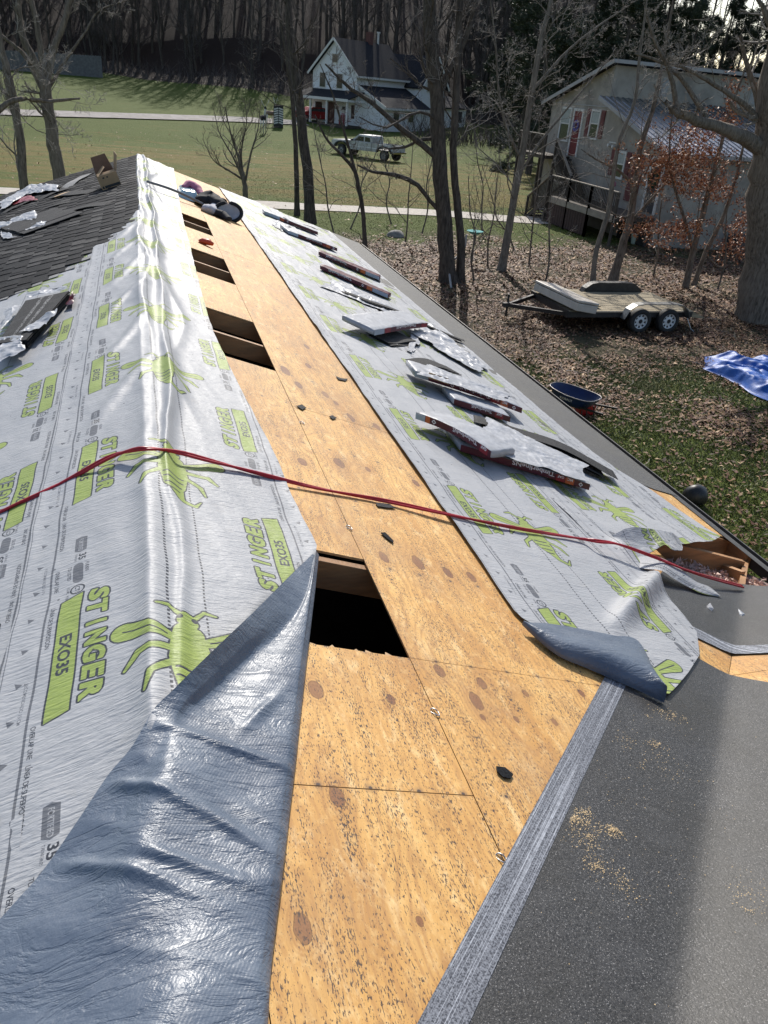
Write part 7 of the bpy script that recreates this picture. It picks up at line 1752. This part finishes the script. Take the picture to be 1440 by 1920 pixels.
# pines
needle = [simple("needle_green", (.030, .046, .020), .6, var=.35, sc=2, coord='pos'), simple("needle_olive", (.055, .066, .028), .6, var=.35, sc=2, coord='pos'), simple("needle_dark", (.018, .028, .014), .6, var=.3, sc=2, coord='pos')]
def pine_proto(seed, H_, spread, tufts, hb=.15):
    rng = np.random.default_rng(seed); P = np.array([[[0, 0, -1], [.1, 0, H_ * .3], [-.1, .1, H_ * .6], [0, 0, H_]]], float); idx = np.linspace(0, 3, 14)
    P = np.stack([np.interp(idx, np.arange(4), P[0, :, k]) for k in range(3)], -1)[None]; R = np.linspace(.30, .04, 14)[None]
    V0, F0 = tubes(P, R, 8)
    P1, R1 = children(P, R, 46, hb, 0, .3, 1.45, 7, rng, trop=.02, wob=.10, llen=spread, t1=.99)
    V1, F1 = tubes(P1, R1, 4); P2, R2 = children(P1, R1, 6, .3, .45, .5, .8, 5, rng, trop=.05); V2, F2 = tubes(P2, R2, 3)
    i = rng.integers(0, len(P2), tufts); t = rng.random(tufts) * 3.99; k = t.astype(int); C = P2[i, k] + (P2[i, np.minimum(k + 1, 4)] - P2[i, k]) * (t - k)[:, None] + rng.normal(0, .12, (tufts, 3))
    nn = 5; C = np.repeat(C, nn, 0); n = len(C); d = rng.normal(size=(n, 3)); d[:, 2] = np.abs(d[:, 2]) * .6 + .1; d /= np.linalg.norm(d, axis=1)[:, None]; s = rng.uniform(.16, .34, n)[:, None]; w_ = np.cross(d, rng.normal(size=(n, 3))); w_ /= np.linalg.norm(w_, axis=1)[:, None]
    V = np.stack([C - w_ * .022, C + w_ * .022, C + d * s], 1)
    me0 = mk("trunk", np.concatenate([V0, V1, V2]), np.concatenate([F0, F1 + len(V0), F2 + len(V0) + len(V1)]), True); me0.materials.append(barkD)
    me1 = mk("crown", V.reshape(-1, 3), np.arange(n * 3).reshape(-1, 3), mi=rng.integers(0, 3, n)); [me1.materials.append(q) for q in needle]
    return me0, me1
pines = [pine_proto(1, 17, 4.2, 20000, .12), pine_proto(2, 15, 3.8, 18000, .16), pine_proto(3, 19, 4.6, 20000, .2)]
def copy_tree(protos, name, label, cat, xy, s, rz, group):
    x, y = xy; o = thing(name, label, cat, (x, y, float(gz(x, y)) - .1), rz, group); o.scale = (s, s, s)
    for nm, me in zip(("trunk", "crown"), protos): obj(nm, me, o)
    return o
PL = []
for (px, y, s, k) in ((1010, 62, .95, 0), (1085, 66, 1.0, 1), (1150, 64, .95, 2), (1215, 68, 1.05, 0), (1275, 62, .80, 2), (1330, 70, 1.0, 1), (1385, 66, .86, 2), (1435, 64, .95, 0), (1480, 60, 1.0, 1), (985, 74, 1.1, 2), (1120, 78, 1.1, 0), (960, 104, 1.0, 1), (925, 112, 1.0, 0), (1045, 84, 1.1, 1), (1180, 84, 1.15, 2), (1250, 86, 1.1, 1), (1520, 56, 1.0, 2)):
    p = hy(px, 200, y); copy_tree(pines[k], "pine_tree", "dark green pine in the row behind the grey house", "pine tree", (p[0], p[1]), s, px * .37, "pines behind the grey house")

# the bare wood on the hillside
def wood_proto(seed, H_):
    rng = np.random.default_rng(seed); z = np.linspace(-.5, H_, 10); P = np.stack([np.cumsum(rng.normal(0, .12, 10)), np.cumsum(rng.normal(0, .12, 10)), z], -1)[None]; R = np.linspace(.20, .04, 10)[None]
    P1, R1 = children(P, R, 20, .12, .24, .4, .85, 6, rng, trop=.14); P2, R2 = children(P1, R1, 8, .2, .45, .5, .8, 5, rng, minr=.014); P3, R3 = children(P2, R2, 6, .2, .5, .6, .8, 4, rng, minr=.010)
    a = tubes(P, R, 6); b_ = tubes(P1, R1, 4); c = tubes(P2, R2, 3); d = tubes(P3, R3, 3)
    m0 = mk("trunk", np.concatenate([a[0], b_[0]]), np.concatenate([a[1], b_[1] + len(a[0])]), True); m0.materials.append(barkD)
    m1 = mk("crown", np.concatenate([c[0], d[0]]), np.concatenate([c[1], d[1] + len(c[0])])); m1.materials.append(twigW)
    return m0, m1
twigW = simple("twig_wood", (.095, .078, .070), .85, var=.4, sc=.6, coord='pos')
wp = [wood_proto(200 + i, h_) for i, h_ in enumerate((15, 17, 13, 18, 16))]
rw = random.Random(5); placed = []
for i in range(270):
    x = rw.uniform(-60, 85); y = float(wood_line(x)) + rw.uniform(1.0, 24); placed.append((x, y))
    copy_tree(wp[i % 5], "bare_tree", "leafless grey-brown tree at the edge of the hillside wood", "tree", (x, y), rw.uniform(.75, 1.25), rw.uniform(0, 6.28), "leafless trees along the edge of the hillside wood")
# deeper in, one mass
V, F, V2, F2 = [], [], [], []; n1 = n2 = 0
arr = []
for me in [w_[0] for w_ in wp]:
    co = np.empty(len(me.vertices) * 3, np.float32); me.vertices.foreach_get('co', co); lv = np.empty(len(me.loops), np.int32); me.loops.foreach_get('vertex_index', lv); arr.append((co.reshape(-1, 3), lv.reshape(-1, 4)))
arr2 = []
for me in [w_[1] for w_ in wp]:
    co = np.empty(len(me.vertices) * 3, np.float32); me.vertices.foreach_get('co', co); lv = np.empty(len(me.loops), np.int32); me.loops.foreach_get('vertex_index', lv)
    q = lv.reshape(-1, 4); arr2.append((co.reshape(-1, 3), q))
for i in range(290):
    x = rw.uniform(-110, 120); y = float(wood_line(x)) + 14 + rw.random() ** .8 * 70; s = rw.uniform(.8, 1.4); a = rw.uniform(0, 6.28); c_, s_ = math.cos(a) * s, math.sin(a) * s
    A = np.array([[c_, -s_, 0], [s_, c_, 0], [0, 0, s]]); o_ = np.array([x, y, float(gz(x, y))]); k = i % 5
    V.append(arr[k][0] @ A.T + o_); F.append(arr[k][1] + n1); n1 += len(arr[k][0])
    if i % 11 == 0:
        half = len(arr2[k][1]) // 2; V2.append(arr2[k][0] @ A.T + o_); F2.append(arr2[k][1][::2] + n2); n2 += len(arr2[k][0])
tag(obj("far_wood", mk("far_wood", np.concatenate(V), np.concatenate(F), True), None, barkD), "dark leafless wood filling the hillside", kind='stuff')
tag(obj("far_wood_twigs", mk("far_wood_twigs", np.concatenate(V2), np.concatenate(F2)), None, twigW), "mass of bare twigs in the hillside wood", kind='stuff')
# brush along its edge
rng = np.random.default_rng(9); nb = 2600; x = rng.uniform(-45, 80, nb); y = wood_line(x) + rng.normal(1.5, 2.2, nb); z = gz(x, y)
P = np.zeros((nb, 4, 3)); P[:, 0] = np.stack([x, y, z], -1); d = rng.normal(0, .35, (nb, 3)); d[:, 2] = rng.uniform(.25, .75, nb)
for k in range(1, 4): P[:, k] = P[:, k - 1] + d * rng.uniform(.6, 1.2, (nb, 1)); d = d + rng.normal(0, .15, d.shape)
V, F = tubes(P, np.linspace(.03, .01, 4)[None] * np.ones((nb, 1)), 3); tag(obj("undergrowth", mk("undergrowth", V, F), None, twigW), "tangled brown undergrowth at the foot of the wood", kind='stuff')
for (x0, y0, n_, nm) in ((24, 84, 1, "shrubs beside the farmhouse"),):
    nb = 500; x = rng.uniform(27, 40, nb); y = rng.uniform(80, 88, nb); P[:nb, 0] = np.stack([x, y, gz(x, y)], -1); d = rng.normal(0, .3, (nb, 3)); d[:, 2] = rng.uniform(.4, 1.0, nb)
    for k in range(1, 4): P[:nb, k] = P[:nb, k - 1] + d
    V, F = tubes(P[:nb], np.linspace(.03, .01, 4)[None] * np.ones((nb, 1)), 3); tag(obj("undergrowth", mk("undergrowth", V, F), None, twigW), "leafless brown shrubs beside the farmhouse", kind='stuff')

# fallen twigs among the leaves
nb = 900; x = rng.uniform(5, 26, nb); y = rng.uniform(10, 30, nb); k = rng.random(nb) < dl(x, y); x, y = x[k], y[k]; nb = len(x); a = rng.uniform(0, 6.28, nb); L = rng.uniform(.15, .7, nb)
P = np.zeros((nb, 4, 3)); bend = rng.normal(0, .25, nb)
for k in range(4): t = k / 3; P[:, k] = np.stack([x + np.cos(a + bend * t) * L * t, y + np.sin(a + bend * t) * L * t, .03 + .03 * rng.random(nb)], -1)
V, F = tubes(P, np.linspace(.008, .003, 4)[None] * np.ones((nb, 1)), 3); tag(obj("fallen_twigs", mk("fallen_twigs", V, F), None, twigP), "thin twigs lying among the fallen leaves", kind='stuff')
# keep the far hill on the right below the tree tops: nothing above the pines but sky
for o in list(COL.objects):
    if o.type == 'MESH' and len(o.data.polygons) == 0: bpy.data.objects.remove(o)
